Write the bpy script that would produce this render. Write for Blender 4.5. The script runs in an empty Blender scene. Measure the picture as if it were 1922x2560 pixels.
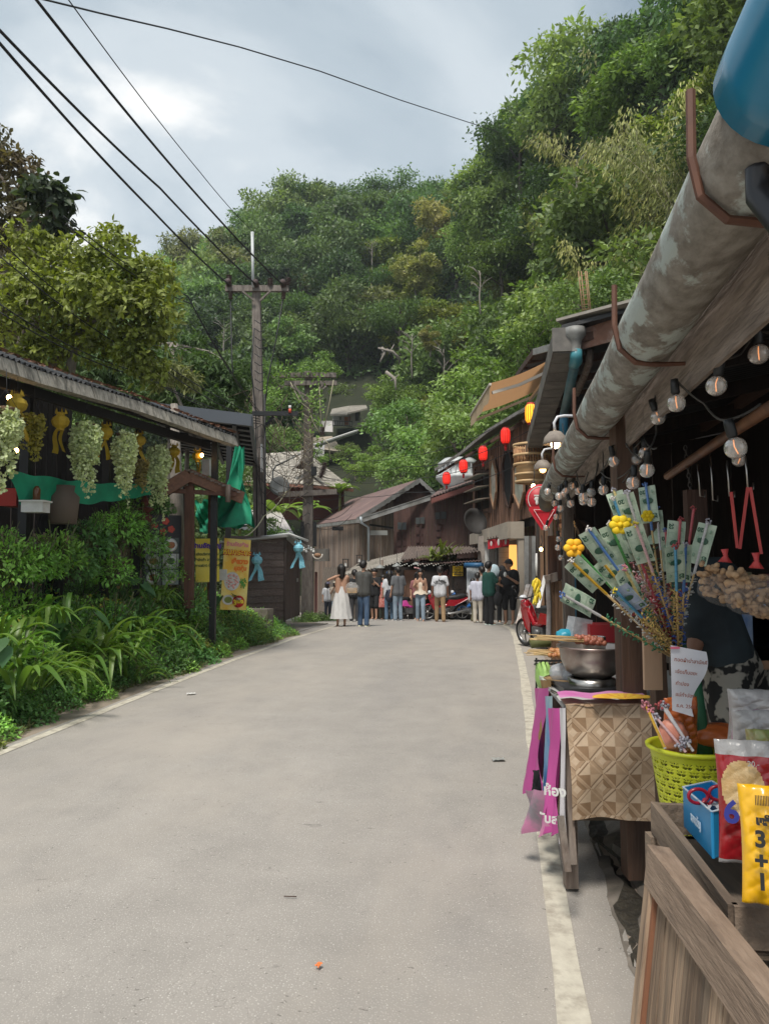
import bpy,bmesh,math,random
import numpy as np
from mathutils import Vector,Matrix,Euler
from math import sin,cos,pi,atan2,sqrt,radians as R_
random.seed(7); rng = np.random.default_rng(7)
scene = bpy.context.scene
COL = scene.collection
# ------------------------------------------------------------------ camera
CAMZ = 1.6; F = 1850.0; PITCH = math.atan(120/1850)
cam_d = bpy.data.cameras.new('camera'); cam = bpy.data.objects.new('camera',cam_d); COL.objects.link(cam)
cam.location = (0,0,CAMZ); cam.rotation_euler = (pi/2+PITCH,0,0)
cam_d.sensor_fit = 'VERTICAL'; cam_d.sensor_height = 24.0; cam_d.lens = 24.0*F/2560
cam_d.clip_start = 0.05; cam_d.clip_end = 2000
scene.camera = cam
# ------------------------------------------------------------------ light
EXPO = 1.45; SUN = 1.5; SUNEL = 60; SUNAZ = 200
w = bpy.data.worlds.new('World'); scene.world = w; w.use_nodes = True
nt = w.node_tree; nt.nodes.clear()
def N(t,typ,**k):
    n = t.nodes.new(typ)
    for a,v in k.items():
        if a == 'inp':
            for i,x in v.items(): n.inputs[i].default_value = x
        else: setattr(n,a,v)
    return n
def L(t,a,b): t.links.new(a,b)
sky = N(nt,'ShaderNodeTexSky',sky_type='NISHITA',sun_disc=False,sun_elevation=R_(SUNEL),sun_rotation=R_(SUNAZ))
tc = N(nt,'ShaderNodeTexCoord'); sep = N(nt,'ShaderNodeSeparateXYZ'); L(nt,tc.outputs['Generated'],sep.inputs[0])
mz = N(nt,'ShaderNodeMath',operation='MAXIMUM',inp={1: 0.0}); L(nt,sep.outputs['Z'],mz.inputs[0])
az = N(nt,'ShaderNodeMath',operation='ADD',inp={1: 0.28}); L(nt,mz.outputs[0],az.inputs[0])
dx = N(nt,'ShaderNodeMath',operation='DIVIDE'); dy = N(nt,'ShaderNodeMath',operation='DIVIDE')
L(nt,sep.outputs['X'],dx.inputs[0]); L(nt,az.outputs[0],dx.inputs[1]); L(nt,sep.outputs['Y'],dy.inputs[0]); L(nt,az.outputs[0],dy.inputs[1])
cmb = N(nt,'ShaderNodeCombineXYZ',inp={2: 1.7}); L(nt,dx.outputs[0],cmb.inputs[0]); L(nt,dy.outputs[0],cmb.inputs[1])
n1 = N(nt,'ShaderNodeTexNoise',inp={'Scale': 1.5,'Detail': 8.0,'Roughness': 0.52,'Distortion': 0.35}); L(nt,cmb.outputs[0],n1.inputs['Vector'])
cr = N(nt,'ShaderNodeValToRGB'); L(nt,n1.outputs['Fac'],cr.inputs[0])
cr.color_ramp.interpolation = 'EASE'
e = cr.color_ramp.elements; e[0].position = 0.37; e[0].color = (1.2,1.5,1.75,1); e[1].position = 0.63; e[1].color = (4.7,4.6,4.4,1)
x = e.new(0.45); x.color = (2.0,2.3,2.5,1); x = e.new(0.54); x.color = (2.6,2.85,3.0,1)
mx = N(nt,'ShaderNodeMix',data_type='RGBA',inp={0: 0.93}); L(nt,sky.outputs[0],mx.inputs[6]); L(nt,cr.outputs[0],mx.inputs[7])
bg = N(nt,'ShaderNodeBackground',inp={1: 0.1}); L(nt,mx.outputs[2],bg.inputs[0])
wo = N(nt,'ShaderNodeOutputWorld'); L(nt,bg.outputs[0],wo.inputs[0])
sd = bpy.data.lights.new('sun','SUN'); sd.energy = SUN; sd.angle = R_(14); sd.color = (1,.95,.87)
so = bpy.data.objects.new('sun',sd); COL.objects.link(so)
sdir = Vector((sin(R_(SUNAZ))*cos(R_(SUNEL)),cos(R_(SUNAZ))*cos(R_(SUNEL)),sin(R_(SUNEL))))
so.rotation_euler = sdir.to_track_quat('Z','Y').to_euler()
vs = scene.view_settings; vs.view_transform = 'Standard'; vs.look = 'None'; vs.exposure = EXPO; vs.gamma = 1; vs.use_curve_mapping = False
scene.cycles.use_denoising = True
scene.cycles.max_bounces = 6; scene.cycles.transparent_max_bounces = 8
# ------------------------------------------------------------------ helpers
_cp,_sp = cos(PITCH),sin(PITCH)
def P(px,py,d):
    "world point seen at photo pixel (px,py) at forward distance d"
    x = (px-961)/F; v = (1280-py)/F
    Y = _cp - v*_sp; Z = v*_cp + _sp
    return Vector((x/Y*d,d,CAMZ + Z/Y*d))
def S(lat,y,z=0.0):
    "street frame: lateral offset from the camera's line, forward distance, height"
    return Vector((lat+0.163*y,y,z))
def gz(y):
    return float(np.interp(y,[0,12,16,20,25,35,55,80],[0,0,-.06,-.18,-.42,-1.12,-1.9,-2.2]))
def tag(o,label=None,cat=None,group=None,kind=None):
    if label: o['label'] = label
    if cat: o['category'] = cat
    if group: o['group'] = group
    if kind: o['kind'] = kind
    return o
def empty(name,loc=(0,0,0),rz=0.0,label=None,cat=None,group=None):
    o = bpy.data.objects.new(name,None); COL.objects.link(o); o.location = loc; o.rotation_euler = (0,0,rz)
    o.empty_display_size = .1
    return tag(o,label,cat,group)
def children(o): return CH.get(o.name,[])
CH = {}
def link(o,parent=None):
    COL.objects.link(o)
    if parent is not None:
        o.parent = parent; CH.setdefault(parent.name,[]).append(o)
    return o
def dup(o,parent=None,loc=None,rz=None,label=None,group=None,scale=None):
    c = o.copy(); link(c,parent)
    if loc is not None: c.location = loc
    if rz is not None: c.rotation_euler = (0,0,rz)
    if scale is not None: c.scale = (scale,)*3 if not hasattr(scale,'__len__') else scale
    if label: c['label'] = label
    if group: c['group'] = group
    for k in list(children(o)): dup(k,c)
    return c
def inst(name,me,parent,mat4=None,mat=None):
    o = bpy.data.objects.new(name,me); link(o,parent)
    if mat4 is not None: o.matrix_local = mat4
    return o
class M:
    def __init__(s): s.v = []; s.f = []; s.sm = []; s.mi = []; s.cur = 0
    def add(s,vs,fs,smooth=False,T=None):
        b = len(s.v)
        s.v += [tuple(T @ Vector(p)) if T else tuple(p) for p in vs]
        for f in fs: s.f.append([i+b for i in f]); s.sm.append(smooth); s.mi.append(s.cur)
        return s
    def box(s,c,d,rot=None,T=None):
        x,y,z = d[0]/2,d[1]/2,d[2]/2
        q = [(-x,-y,-z),(x,-y,-z),(x,y,-z),(-x,y,-z),(-x,-y,z),(x,-y,z),(x,y,z),(-x,y,z)]
        Mx = Matrix.Translation(c)
        if rot is not None: Mx = Mx @ (Euler(rot).to_matrix().to_4x4() if not isinstance(rot,Matrix) else rot.to_4x4())
        if T: Mx = T @ Mx
        return s.add(q,[(0,3,2,1),(4,5,6,7),(0,1,5,4),(1,2,6,5),(2,3,7,6),(3,0,4,7)],False,Mx)
    def bar(s,a,b,w,h,up=(0,0,1)):
        "box beam from a to b, w across, h along up"
        a = Vector(a); b = Vector(b); d = b-a; l = d.length
        y = d.normalized(); u = Vector(up); x = y.cross(u)
        if x.length < 1e-5: x = y.cross(Vector((1,0,0)))
        x.normalize(); z = x.cross(y)
        m = Matrix((x,y,z)).transposed()
        return s.box((a+b)/2,(w,l,h),m)
    def tube(s,pts,r,n=8,cap=True,smooth=True):
        pts = [Vector(p) for p in pts]; k = len(pts)
        rs = r if hasattr(r,'__len__') else [r]*k
        vs = []; t0 = (pts[1]-pts[0]).normalized()
        u = t0.cross(Vector((0,0,1)))
        if u.length < .05: u = t0.cross(Vector((1,0,0)))
        u.normalize()
        for i in range(k):
            t = (pts[min(i+1,k-1)]-pts[max(i-1,0)])
            if t.length < 1e-9: t = t0
            t.normalize(); u = (u - t*u.dot(t))
            if u.length < 1e-6: u = t.orthogonal()
            u.normalize(); v = t.cross(u)
            for j in range(n):
                a = 2*pi*j/n; vs.append(pts[i]+(u*cos(a)+v*sin(a))*rs[i])
        fs = [(i*n+j,i*n+(j+1) % n,(i+1)*n+(j+1) % n,(i+1)*n+j) for i in range(k-1) for j in range(n)]
        s.add(vs,fs,smooth)
        if cap:
            b = len(s.v)-k*n
            for ring in (list(range(n))[::-1],[(k-1)*n+j for j in range(n)]):
                s.f.append([b+i for i in ring]); s.sm.append(False); s.mi.append(s.cur)
        return s
    def lathe(s,prof,c=(0,0,0),n=20,T=None,smooth=True,a0=0,a1=2*pi):
        full = abs(a1-a0-2*pi) < 1e-6; m = n if full else n+1
        vs = [(c[0]+r*cos(a0+(a1-a0)*j/n),c[1]+r*sin(a0+(a1-a0)*j/n),c[2]+z) for r,z in prof for j in range(m)]
        fs = [(i*m+j,i*m+(j+1) % m,(i+1)*m+(j+1) % m,(i+1)*m+j) for i in range(len(prof)-1) for j in range(n)]
        return s.add(vs,fs,smooth,T)
    def ball(s,c,r,n=10,T=None,m=None):
        m = m or max(4,n//2+1); rr = r if hasattr(r,'__len__') else (r,r,r)
        vs = [(c[0],c[1],c[2]+rr[2])]; fs = []
        for i in range(1,m):
            for j in range(n):
                a = pi*i/m; b = 2*pi*j/n; vs.append((c[0]+rr[0]*sin(a)*cos(b),c[1]+rr[1]*sin(a)*sin(b),c[2]+rr[2]*cos(a)))
        vs.append((c[0],c[1],c[2]-rr[2])); e = len(vs)-1
        for j in range(n):
            k = (j+1) % n; fs.append((0,1+j,1+k)); fs.append((e,1+(m-2)*n+k,1+(m-2)*n+j))
            for i in range(m-2): fs.append((1+i*n+j,1+(i+1)*n+j,1+(i+1)*n+k,1+i*n+k))
        return s.add(vs,fs,True,T)
    def slab(s,pts,t,nrm=None):
        "polygon given by 3-D points, extruded by thickness t against its normal"
        pts = [Vector(p) for p in pts]; n = len(pts)
        if nrm is None: nrm = (pts[1]-pts[0]).cross(pts[2]-pts[1]).normalized()
        b = [p-Vector(nrm)*t for p in pts]
        return s.add(pts+b,[tuple(range(n)),tuple(range(2*n-1,n-1,-1))]+[(i,i+n,(i+1) % n+n,(i+1) % n) for i in range(n)])
    def sheet(s,a,b,c,d,nu,nv,fn=None,smooth=True):
        "bilinear grid a-b (u) and d-c (v), fn(u,v)->offset"
        a,b,c,d = map(Vector,(a,b,c,d)); vs = []
        for j in range(nv+1):
            for i in range(nu+1):
                u = i/nu; v = j/nv; p = (a*(1-u)+b*u)*(1-v)+(d*(1-u)+c*u)*v
                if fn: p = p+Vector(fn(u,v))
                vs.append(p)
        fs = [(j*(nu+1)+i,j*(nu+1)+i+1,(j+1)*(nu+1)+i+1,(j+1)*(nu+1)+i) for j in range(nv) for i in range(nu)]
        return s.add(vs,fs,smooth)
    def mesh(s,name,mats):
        me = bpy.data.meshes.new(name); me.from_pydata([tuple(v) for v in s.v],[],s.f)
        me.polygons.foreach_set('use_smooth',s.sm)
        if not isinstance(mats,(list,tuple)): mats = [mats]
        for m in mats: me.materials.append(m)
        if len(mats) > 1: me.polygons.foreach_set('material_index',s.mi)
        me.update(); return me
    def build(s,name,mats,parent=None,**k):
        o = bpy.data.objects.new(name,s.mesh(name,mats)); link(o,parent)
        return tag(o,**k)
def npmesh(name,V,Fq,mats,smooth=False,mi=None):
    "V (n,3), Fq (m,k) arrays"
    me = bpy.data.meshes.new(name); V = np.asarray(V,np.float32); Fq = np.asarray(Fq,np.int32); m,k = Fq.shape
    me.vertices.add(len(V)); me.vertices.foreach_set('co',V.ravel())
    me.loops.add(m*k); me.loops.foreach_set('vertex_index',Fq.ravel())
    me.polygons.add(m); me.polygons.foreach_set('loop_start',np.arange(0,m*k,k,dtype=np.int32))
    me.polygons.foreach_set('loop_total',np.full(m,k,np.int32))
    me.polygons.foreach_set('use_smooth',np.full(m,smooth))
    if not isinstance(mats,(list,tuple)): mats = [mats]
    for x in mats: me.materials.append(x)
    if mi is not None: me.polygons.foreach_set('material_index',np.asarray(mi,np.int32))
    me.update(calc_edges=True); return me
# leaf templates: (verts (k,3), faces); length along +X, normal +Z, base at origin
LEAF4 = (np.array([(0,0,0),(.45,.24,-.05),(1,0,-.12),(.45,-.24,-.05)]),np.array([(0,1,2,3)]))
LEAFV = (np.array([(0,0,0),(.4,.26,.07),(1,0,-.1),(.4,-.26,.07),(.5,0,0)]),np.array([(0,4,2,1),(0,3,2,4)]))
LEAFR = (np.array([(0,0,0),(.22,.2,.05),(.6,.24,.02),(1,0,-.16),(.6,-.24,.02),(.22,-.2,.05),(.5,0,-.02)]),np.array([(0,6,2,1),(6,3,3,2),(0,5,4,6),(6,4,3,3)]))
LEAFR = (LEAFR[0],np.array([(0,6,2,1),(0,5,4,6),(6,4,3,2)]))
LONG = (np.array([(0,0,0),(.4,.13,0),(1,0,-.2),(.4,-.13,0)]),np.array([(0,1,2,3)]))
def leaves(pos,dirs,nrm,size,tmpl):
    "returns V,F for leaves at pos, length axis dirs, facing nrm"
    T,Fc = tmpl; n = len(pos)
    d = dirs/np.linalg.norm(dirs,axis=1,keepdims=True)
    s = np.cross(nrm,d); s /= np.linalg.norm(s,axis=1,keepdims=True)+1e-9
    u = np.cross(d,s)
    size = np.broadcast_to(np.asarray(size,float),(n,))
    V = pos[:,None,:] + size[:,None,None]*(T[None,:,0:1]*d[:,None,:] + T[None,:,1:2]*s[:,None,:] + T[None,:,2:3]*u[:,None,:])
    Fo = (Fc[None]+(np.arange(n)*len(T))[:,None,None])
    return V.reshape(-1,3),Fo.reshape(-1,Fc.shape[1])
def rv(n): v = rng.normal(size=(n,3)); return v/np.linalg.norm(v,axis=1,keepdims=True)
# ------------------------------------------------------------------ materials
MATS = {}
def mat(name,col,rough=.8,col2=None,scale=6.0,stretch=(1,1,1),bump=0.0,rand=0.0,metal=0.0,detail=5.0,contrast=.35,
        emit=None,es=1.0,dirt=None,dscale=1.5,dfac=.5,wave=None,alpha=None,trans=0.0,spec=None,isl=0.0,coat=0,coord='Object',dsh=(.48,.66)):
    if name in MATS: return MATS[name]
    m = bpy.data.materials.new(name); m.use_nodes = True; t = m.node_tree; b = t.nodes['Principled BSDF']
    MATS[name] = m
    b.inputs['Roughness'].default_value = rough; b.inputs['Metallic'].default_value = metal
    if spec is not None: b.inputs['Specular IOR Level'].default_value = spec
    if coat: b.inputs['Coat Weight'].default_value = coat
    c1 = tuple(col)+(1,)
    out = None
    if col2 is not None or bump or rand or dirt or isl:
        tcn = N(t,'ShaderNodeTexCoord'); mp = N(t,'ShaderNodeMapping',inp={'Scale': stretch}); oi = N(t,'ShaderNodeObjectInfo')
        L(t,tcn.outputs[coord],mp.inputs[0])
        ad = N(t,'ShaderNodeVectorMath',operation='ADD'); sc = N(t,'ShaderNodeVectorMath',operation='SCALE',inp={0: (37,17,29)})
        L(t,oi.outputs['Random'],sc.inputs['Scale']); L(t,mp.outputs[0],ad.inputs[0]); L(t,sc.outputs[0],ad.inputs[1])
        no = N(t,'ShaderNodeTexNoise',inp={'Scale': scale,'Detail': detail,'Roughness': .6}); L(t,ad.outputs[0],no.inputs['Vector'])
        fac = no.outputs['Fac']
        if wave:
            wv = N(t,'ShaderNodeTexWave',wave_type='BANDS',bands_direction=wave[0],inp={'Scale': wave[1],'Distortion': wave[2],'Detail': 3.0,'Detail Scale': 1.2})
            L(t,ad.outputs[0],wv.inputs['Vector'])
            mm = N(t,'ShaderNodeMix',data_type='FLOAT',inp={0: .5}); L(t,fac,mm.inputs[2]); L(t,wv.outputs['Fac'],mm.inputs[3]); fac = mm.outputs[0]
        rp = N(t,'ShaderNodeMapRange',inp={1: .5-contrast/2,2: .5+contrast/2}); L(t,fac,rp.inputs[0])
        mxc = N(t,'ShaderNodeMix',data_type='RGBA',inp={6: c1,7: tuple(col2 or col)+(1,)}); L(t,rp.outputs[0],mxc.inputs[0]); out = mxc.outputs[2]
        if dirt:
            n2 = N(t,'ShaderNodeTexNoise',inp={'Scale': dscale,'Detail': 6.0,'Roughness': .65}); L(t,ad.outputs[0],n2.inputs['Vector'])
            r2 = N(t,'ShaderNodeMapRange',inp={1: dsh[0],2: dsh[1],4: dfac}); L(t,n2.outputs['Fac'],r2.inputs[0])
            mx2 = N(t,'ShaderNodeMix',data_type='RGBA',inp={7: tuple(dirt)+(1,)}); L(t,r2.outputs[0],mx2.inputs[0]); L(t,out,mx2.inputs[6]); out = mx2.outputs[2]
        if rand or isl:
            hs = N(t,'ShaderNodeHueSaturation'); L(t,out,hs.inputs['Color'])
            src = oi.outputs['Random']; amt = rand
            if isl:
                g = N(t,'ShaderNodeNewGeometry'); src = g.outputs['Random Per Island']; amt = isl
            r3 = N(t,'ShaderNodeMapRange',inp={3: 1-amt,4: 1+amt}); L(t,src,r3.inputs[0]); L(t,r3.outputs[0],hs.inputs['Value'])
            if isl and rand:
                r4 = N(t,'ShaderNodeMapRange',inp={3: .5-rand*.06,4: .5+rand*.05}); L(t,oi.outputs['Random'],r4.inputs[0]); L(t,r4.outputs[0],hs.inputs['Hue'])
                r5 = N(t,'ShaderNodeMapRange',inp={3: 1-rand,4: 1+rand}); 
                ml = N(t,'ShaderNodeMath',operation='MULTIPLY'); wn = N(t,'ShaderNodeTexWhiteNoise',noise_dimensions='1D'); L(t,oi.outputs['Random'],wn.inputs['W']); L(t,wn.outputs['Value'],r5.inputs[0])
                L(t,r3.outputs[0],ml.inputs[0]); L(t,r5.outputs[0],ml.inputs[1]); L(t,ml.outputs[0],hs.inputs['Value'])
            out = hs.outputs[0]
        L(t,out,b.inputs['Base Color'])
        if bump:
            bp = N(t,'ShaderNodeBump',inp={'Strength': bump,'Distance': .02}); L(t,fac,bp.inputs['Height']); L(t,bp.outputs[0],b.inputs['Normal'])
    else: b.inputs['Base Color'].default_value = c1
    if emit: b.inputs['Emission Color'].default_value = tuple(emit)+(1,); b.inputs['Emission Strength'].default_value = es
    if alpha is not None: b.inputs['Alpha'].default_value = alpha
    if trans: b.inputs['Transmission Weight'].default_value = trans
    return m
def leafmat(name,c1,c2,rand=.25,isl=.45,tr=.3,rough=.5,g=(1.6,1.7,.7,1)):
    if name in MATS: return MATS[name]
    m = mat(name,c1,rough,col2=c2,scale=.6,contrast=.5,rand=rand,isl=isl,spec=.35)
    t = m.node_tree; b = t.nodes['Principled BSDF']; o = [n for n in t.nodes if n.type == 'OUTPUT_MATERIAL'][0]
    src = b.inputs['Base Color'].links[0].from_socket
    g_ = N(t,'ShaderNodeMix',data_type='RGBA',blend_type='MULTIPLY',inp={0: 1.0,7: g}); L(t,src,g_.inputs[6])
    tr_ = N(t,'ShaderNodeBsdfTranslucent'); L(t,g_.outputs[2],tr_.inputs[0])
    ms = N(t,'ShaderNodeMixShader',inp={0: tr}); L(t,b.outputs[0],ms.inputs[1]); L(t,tr_.outputs[0],ms.inputs[2]); L(t,ms.outputs[0],o.inputs[0])
    return m
WOODG = mat('wood_grey',(.20,.155,.125),.85,(.085,.06,.048),5,(6,6,.5),.5,.25,dirt=(.30,.27,.24),dscale=1.2,dfac=.5)
WOODB = mat('wood_brown',(.085,.042,.028),.8,(.04,.02,.014),5,(6,6,.5),.45,.22)
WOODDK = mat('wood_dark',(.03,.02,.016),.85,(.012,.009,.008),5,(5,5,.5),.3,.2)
WOODT = mat('wood_tan',(.36,.21,.12),.75,(.20,.11,.065),5,(7,7,.5),.35,.2)
WOODX = mat('wood_weathered_x',(.27,.20,.15),.85,(.12,.08,.055),5,(7,.6,7),.5,.22,dirt=(.36,.31,.26),dscale=2,dfac=.4)
BLACK = mat('black_metal',(.012,.012,.013),.5)
DARK = mat('dark_cloth',(.012,.013,.015),.9)
WIRE = mat('wire_black',(.015,.015,.017),.6)
CONC = mat('concrete_pole',(.23,.20,.175),.9,(.12,.10,.088),7,(3,3,.6),.4,.1,dirt=(.05,.043,.038),dscale=1.3,dfac=.6)
WHITE = mat('white_paint',(.72,.72,.70),.6,(.5,.49,.46),4,bump=.1)
STEEL = mat('steel',(.55,.53,.5),.28,(.35,.33,.3),8,metal=1.0)
GALV = mat('galvanised',(.30,.30,.29),.6,(.20,.20,.19),3,metal=.15,dirt=(.11,.1,.08),dfac=.7)
def textmesh(s,size,mt,parent=None,T=None,ext=.0008,align='CENTER',bold=0.0,name='lettering',shear=0,**k):
    c = bpy.data.curves.new(name,'FONT'); c.body = s; c.size = size; c.extrude = ext; c.align_x = align; c.align_y = 'CENTER'; c.offset = bold; c.resolution_u = 3; c.shear = shear
    o = bpy.data.objects.new('tmp_text',c); COL.objects.link(o); dg = bpy.context.evaluated_depsgraph_get()
    me = bpy.data.meshes.new_from_object(o.evaluated_get(dg)); me.materials.clear(); me.materials.append(mt)
    bpy.data.objects.remove(o); bpy.data.curves.remove(c)
    q = bpy.data.objects.new(name,me); link(q,parent)
    if T is not None: q.matrix_local = T
    return tag(q,**k)
def frame(o,x,y):
    "matrix with origin o, local X along x, local Y as near y as can be"
    x = Vector(x).normalized(); y = Vector(y); z = x.cross(y).normalized(); y = z.cross(x)
    m = Matrix((x,y,z)).transposed().to_4x4(); m.translation = Vector(o); return m
# ================================================================== setting
ROWS = [-8,-4,0,2,4,6,8,10,12,13,14,15,16,17,18,19,20,21,22,23,24,25,27,29,31,33,35,38,41,44] + list(np.arange(46,172,2.5))
AZ = np.array([-.9,-.5,-.35,-.3,-.18,-.08,.0,.09,.156,.237,.30,.36,.5,.8,1.3])
HR = np.array([150,140,130,130,130,130,128,110,84,64,52,44,40,36,36.])
HT = np.array([.26,.30,.34,.35,.43,.47,.465,.46,.50,.56,.62,.68,.70,.70,.7])
HB = np.array([60,50,48,46,46,46,46,42,36,32,28,24,19,15,14.])
def hill(X,Y):
    r = np.hypot(X,Y); a = np.arctan2(X,np.maximum(Y,.01))
    a = np.clip(np.tan(np.clip(a,-1.2,1.2)),-.9,1.3)
    Rr = np.interp(a,AZ,HR); T = np.interp(a,AZ,HT); B = np.interp(a,AZ,HB)
    t = np.clip((r-B)/(Rr-B),0,1); top = Rr*T+2
    s = t**1.25
    back = np.clip((r-Rr)/60,0,1)
    return top*s - back*top*.3
def terrain(X,Y):
    g0 = np.interp(Y,[0,12,16,20,25,35,55,80],[0,0,-.06,-.18,-.42,-1.12,-1.9,-2.2])
    return g0 + hill(X,Y)*(Y > 8)
XS = np.arange(-150,152.1,2.5); YS = np.array(ROWS,float)
gx,gy = np.meshgrid(XS,YS); gzv = terrain(gx,gy)
gzv += (hill(gx,gy) > .5)*np.sin(gx*.31+gy*.17)*np.cos(gy*.23)*.9
V = np.stack([gx,gy,gzv],-1).reshape(-1,3); nx = len(XS)
ii = (np.arange(len(YS)-1)[:,None]*nx+np.arange(nx-1)[None]).ravel()
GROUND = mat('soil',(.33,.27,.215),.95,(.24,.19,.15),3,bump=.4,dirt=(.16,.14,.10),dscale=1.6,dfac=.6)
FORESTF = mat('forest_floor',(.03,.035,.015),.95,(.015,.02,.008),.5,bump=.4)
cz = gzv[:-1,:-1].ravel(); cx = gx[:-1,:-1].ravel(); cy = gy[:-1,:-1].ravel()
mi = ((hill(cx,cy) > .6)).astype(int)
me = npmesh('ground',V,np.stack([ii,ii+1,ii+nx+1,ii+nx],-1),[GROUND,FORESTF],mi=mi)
link(tag(bpy.data.objects.new('ground',me),kind='structure',label='bare earth and forest floor running up the valley sides'))
# road -------------------------------------------------------------
def asphalt():
    m = bpy.data.materials.new('asphalt'); m.use_nodes = True; t = m.node_tree; b = t.nodes['Principled BSDF']; b.inputs['Roughness'].default_value = .88
    tcn = N(t,'ShaderNodeTexCoord')
    mp = N(t,'ShaderNodeMapping',inp={'Rotation': (0,0,R_(9.25))}); L(t,tcn.outputs['Object'],mp.inputs[0])
    # big blotches (dust), stretched along the street
    mpb = N(t,'ShaderNodeMapping',inp={'Scale': (.8,.16,1)}); L(t,mp.outputs[0],mpb.inputs[0])
    nb = N(t,'ShaderNodeTexNoise',inp={'Scale': 1.0,'Detail': 6.0,'Roughness': .6,'Distortion': .4}); L(t,mpb.outputs[0],nb.inputs['Vector'])
    c = N(t,'ShaderNodeValToRGB'); L(t,nb.outputs['Fac'],c.inputs[0]); e = c.color_ramp.elements
    e[0].position = .33; e[0].color = (.315,.292,.27,1); e[1].position = .68; e[1].color = (.375,.345,.312,1); x = e.new(.5); x.color = (.345,.318,.288,1)
    # patches
    np_ = N(t,'ShaderNodeTexNoise',inp={'Scale': 2.3,'Detail': 8.0,'Roughness': .7}); L(t,mp.outputs[0],np_.inputs['Vector'])
    rp = N(t,'ShaderNodeMapRange',inp={1: .35,2: .7,3: .90,4: 1.07}); L(t,np_.outputs['Fac'],rp.inputs[0])
    # aggregate
    vo = N(t,'ShaderNodeTexVoronoi',inp={'Scale': 95.0}); L(t,tcn.outputs['Object'],vo.inputs['Vector'])
    va = N(t,'ShaderNodeMapRange',inp={1: 0.0,2: .45,3: 1.22,4: .88}); L(t,vo.outputs['Distance'],va.inputs[0])
    wn = N(t,'ShaderNodeSeparateColor'); L(t,vo.outputs['Color'],wn.inputs[0])
    st = N(t,'ShaderNodeMapRange',inp={1: .80,2: 1.0,3: 0.0,4: .9}); L(t,wn.outputs[0],st.inputs[0])
    near = N(t,'ShaderNodeMapRange',inp={1: .25,2: .32,3: 1.0,4: 0.0}); L(t,vo.outputs['Distance'],near.inputs[0])
    sp = N(t,'ShaderNodeMath',operation='MULTIPLY'); L(t,st.outputs[0],sp.inputs[0]); L(t,near.outputs[0],sp.inputs[1])
    m1 = N(t,'ShaderNodeMath',operation='MULTIPLY'); L(t,rp.outputs[0],m1.inputs[0]); L(t,va.outputs[0],m1.inputs[1])
    hs = N(t,'ShaderNodeHueSaturation'); L(t,c.outputs[0],hs.inputs['Color']); L(t,m1.outputs[0],hs.inputs['Value'])
    mx = N(t,'ShaderNodeMix',data_type='RGBA',inp={7: (.55,.52,.48,1)}); L(t,sp.outputs[0],mx.inputs[0]); L(t,hs.outputs[0],mx.inputs[6])
    # cracks / marks: sparse dark flecks
    n3 = N(t,'ShaderNodeTexNoise',inp={'Scale': 3.2,'Detail': 10.0,'Roughness': .75}); 
    mp3 = N(t,'ShaderNodeMapping',inp={'Scale': (.5,1.2,1)}); L(t,tcn.outputs['Object'],mp3.inputs[0]); L(t,mp3.outputs[0],n3.inputs['Vector'])
    r3 = N(t,'ShaderNodeMapRange',inp={1: .30,2: .36,3: .75,4: 0.0}); L(t,n3.outputs['Fac'],r3.inputs[0])
    mx2 = N(t,'ShaderNodeMix',data_type='RGBA',inp={7: (.10,.09,.085,1)}); L(t,r3.outputs[0],mx2.inputs[0]); L(t,mx.outputs[2],mx2.inputs[6])
    # thin wandering tar seam and cracks
    mp4 = N(t,'ShaderNodeMapping',inp={'Scale': (1,.35,1)}); L(t,mp.outputs[0],mp4.inputs[0])
    n4 = N(t,'ShaderNodeTexNoise',inp={'Scale': 1.1,'Detail': 8.0,'Roughness': .6}); L(t,mp4.outputs[0],n4.inputs['Vector'])
    ab = N(t,'ShaderNodeMath',operation='SUBTRACT',inp={1: .5}); L(t,n4.outputs['Fac'],ab.inputs[0]); ab2 = N(t,'ShaderNodeMath',operation='ABSOLUTE'); L(t,ab.outputs[0],ab2.inputs[0])
    r4 = N(t,'ShaderNodeMapRange',inp={1: 0.0,2: .002,3: .3,4: 0.0}); L(t,ab2.outputs[0],r4.inputs[0])
    gt = N(t,'ShaderNodeMapRange',inp={1: .5,2: .6,3: 0.0,4: 1.0}); L(t,nb.outputs['Fac'],gt.inputs[0])
    m4 = N(t,'ShaderNodeMath',operation='MULTIPLY'); L(t,r4.outputs[0],m4.inputs[0]); L(t,gt.outputs[0],m4.inputs[1])
    mx4 = N(t,'ShaderNodeMix',data_type='RGBA',inp={7: (.10,.09,.08,1)}); L(t,m4.outputs[0],mx4.inputs[0]); L(t,mx2.outputs[2],mx4.inputs[6])
    # sandy dust drifted over parts of the road, dark pitted flecks
    mp5 = N(t,'ShaderNodeMapping',inp={'Scale': (.55,.22,1),'Location': (3.1,1.7,0)}); L(t,mp.outputs[0],mp5.inputs[0])
    n5 = N(t,'ShaderNodeTexNoise',inp={'Scale': 1.0,'Detail': 9.0,'Roughness': .68}); L(t,mp5.outputs[0],n5.inputs['Vector'])
    r5 = N(t,'ShaderNodeMapRange',inp={1: .46,2: .62,3: 0.0,4: .45}); L(t,n5.outputs['Fac'],r5.inputs[0])
    mx5 = N(t,'ShaderNodeMix',data_type='RGBA',inp={7: (.405,.36,.31,1)}); L(t,r5.outputs[0],mx5.inputs[0]); L(t,mx4.outputs[2],mx5.inputs[6])
    mp6 = N(t,'ShaderNodeMapping',inp={'Scale': (1,1.5,1)}); L(t,tcn.outputs['Object'],mp6.inputs[0])
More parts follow.
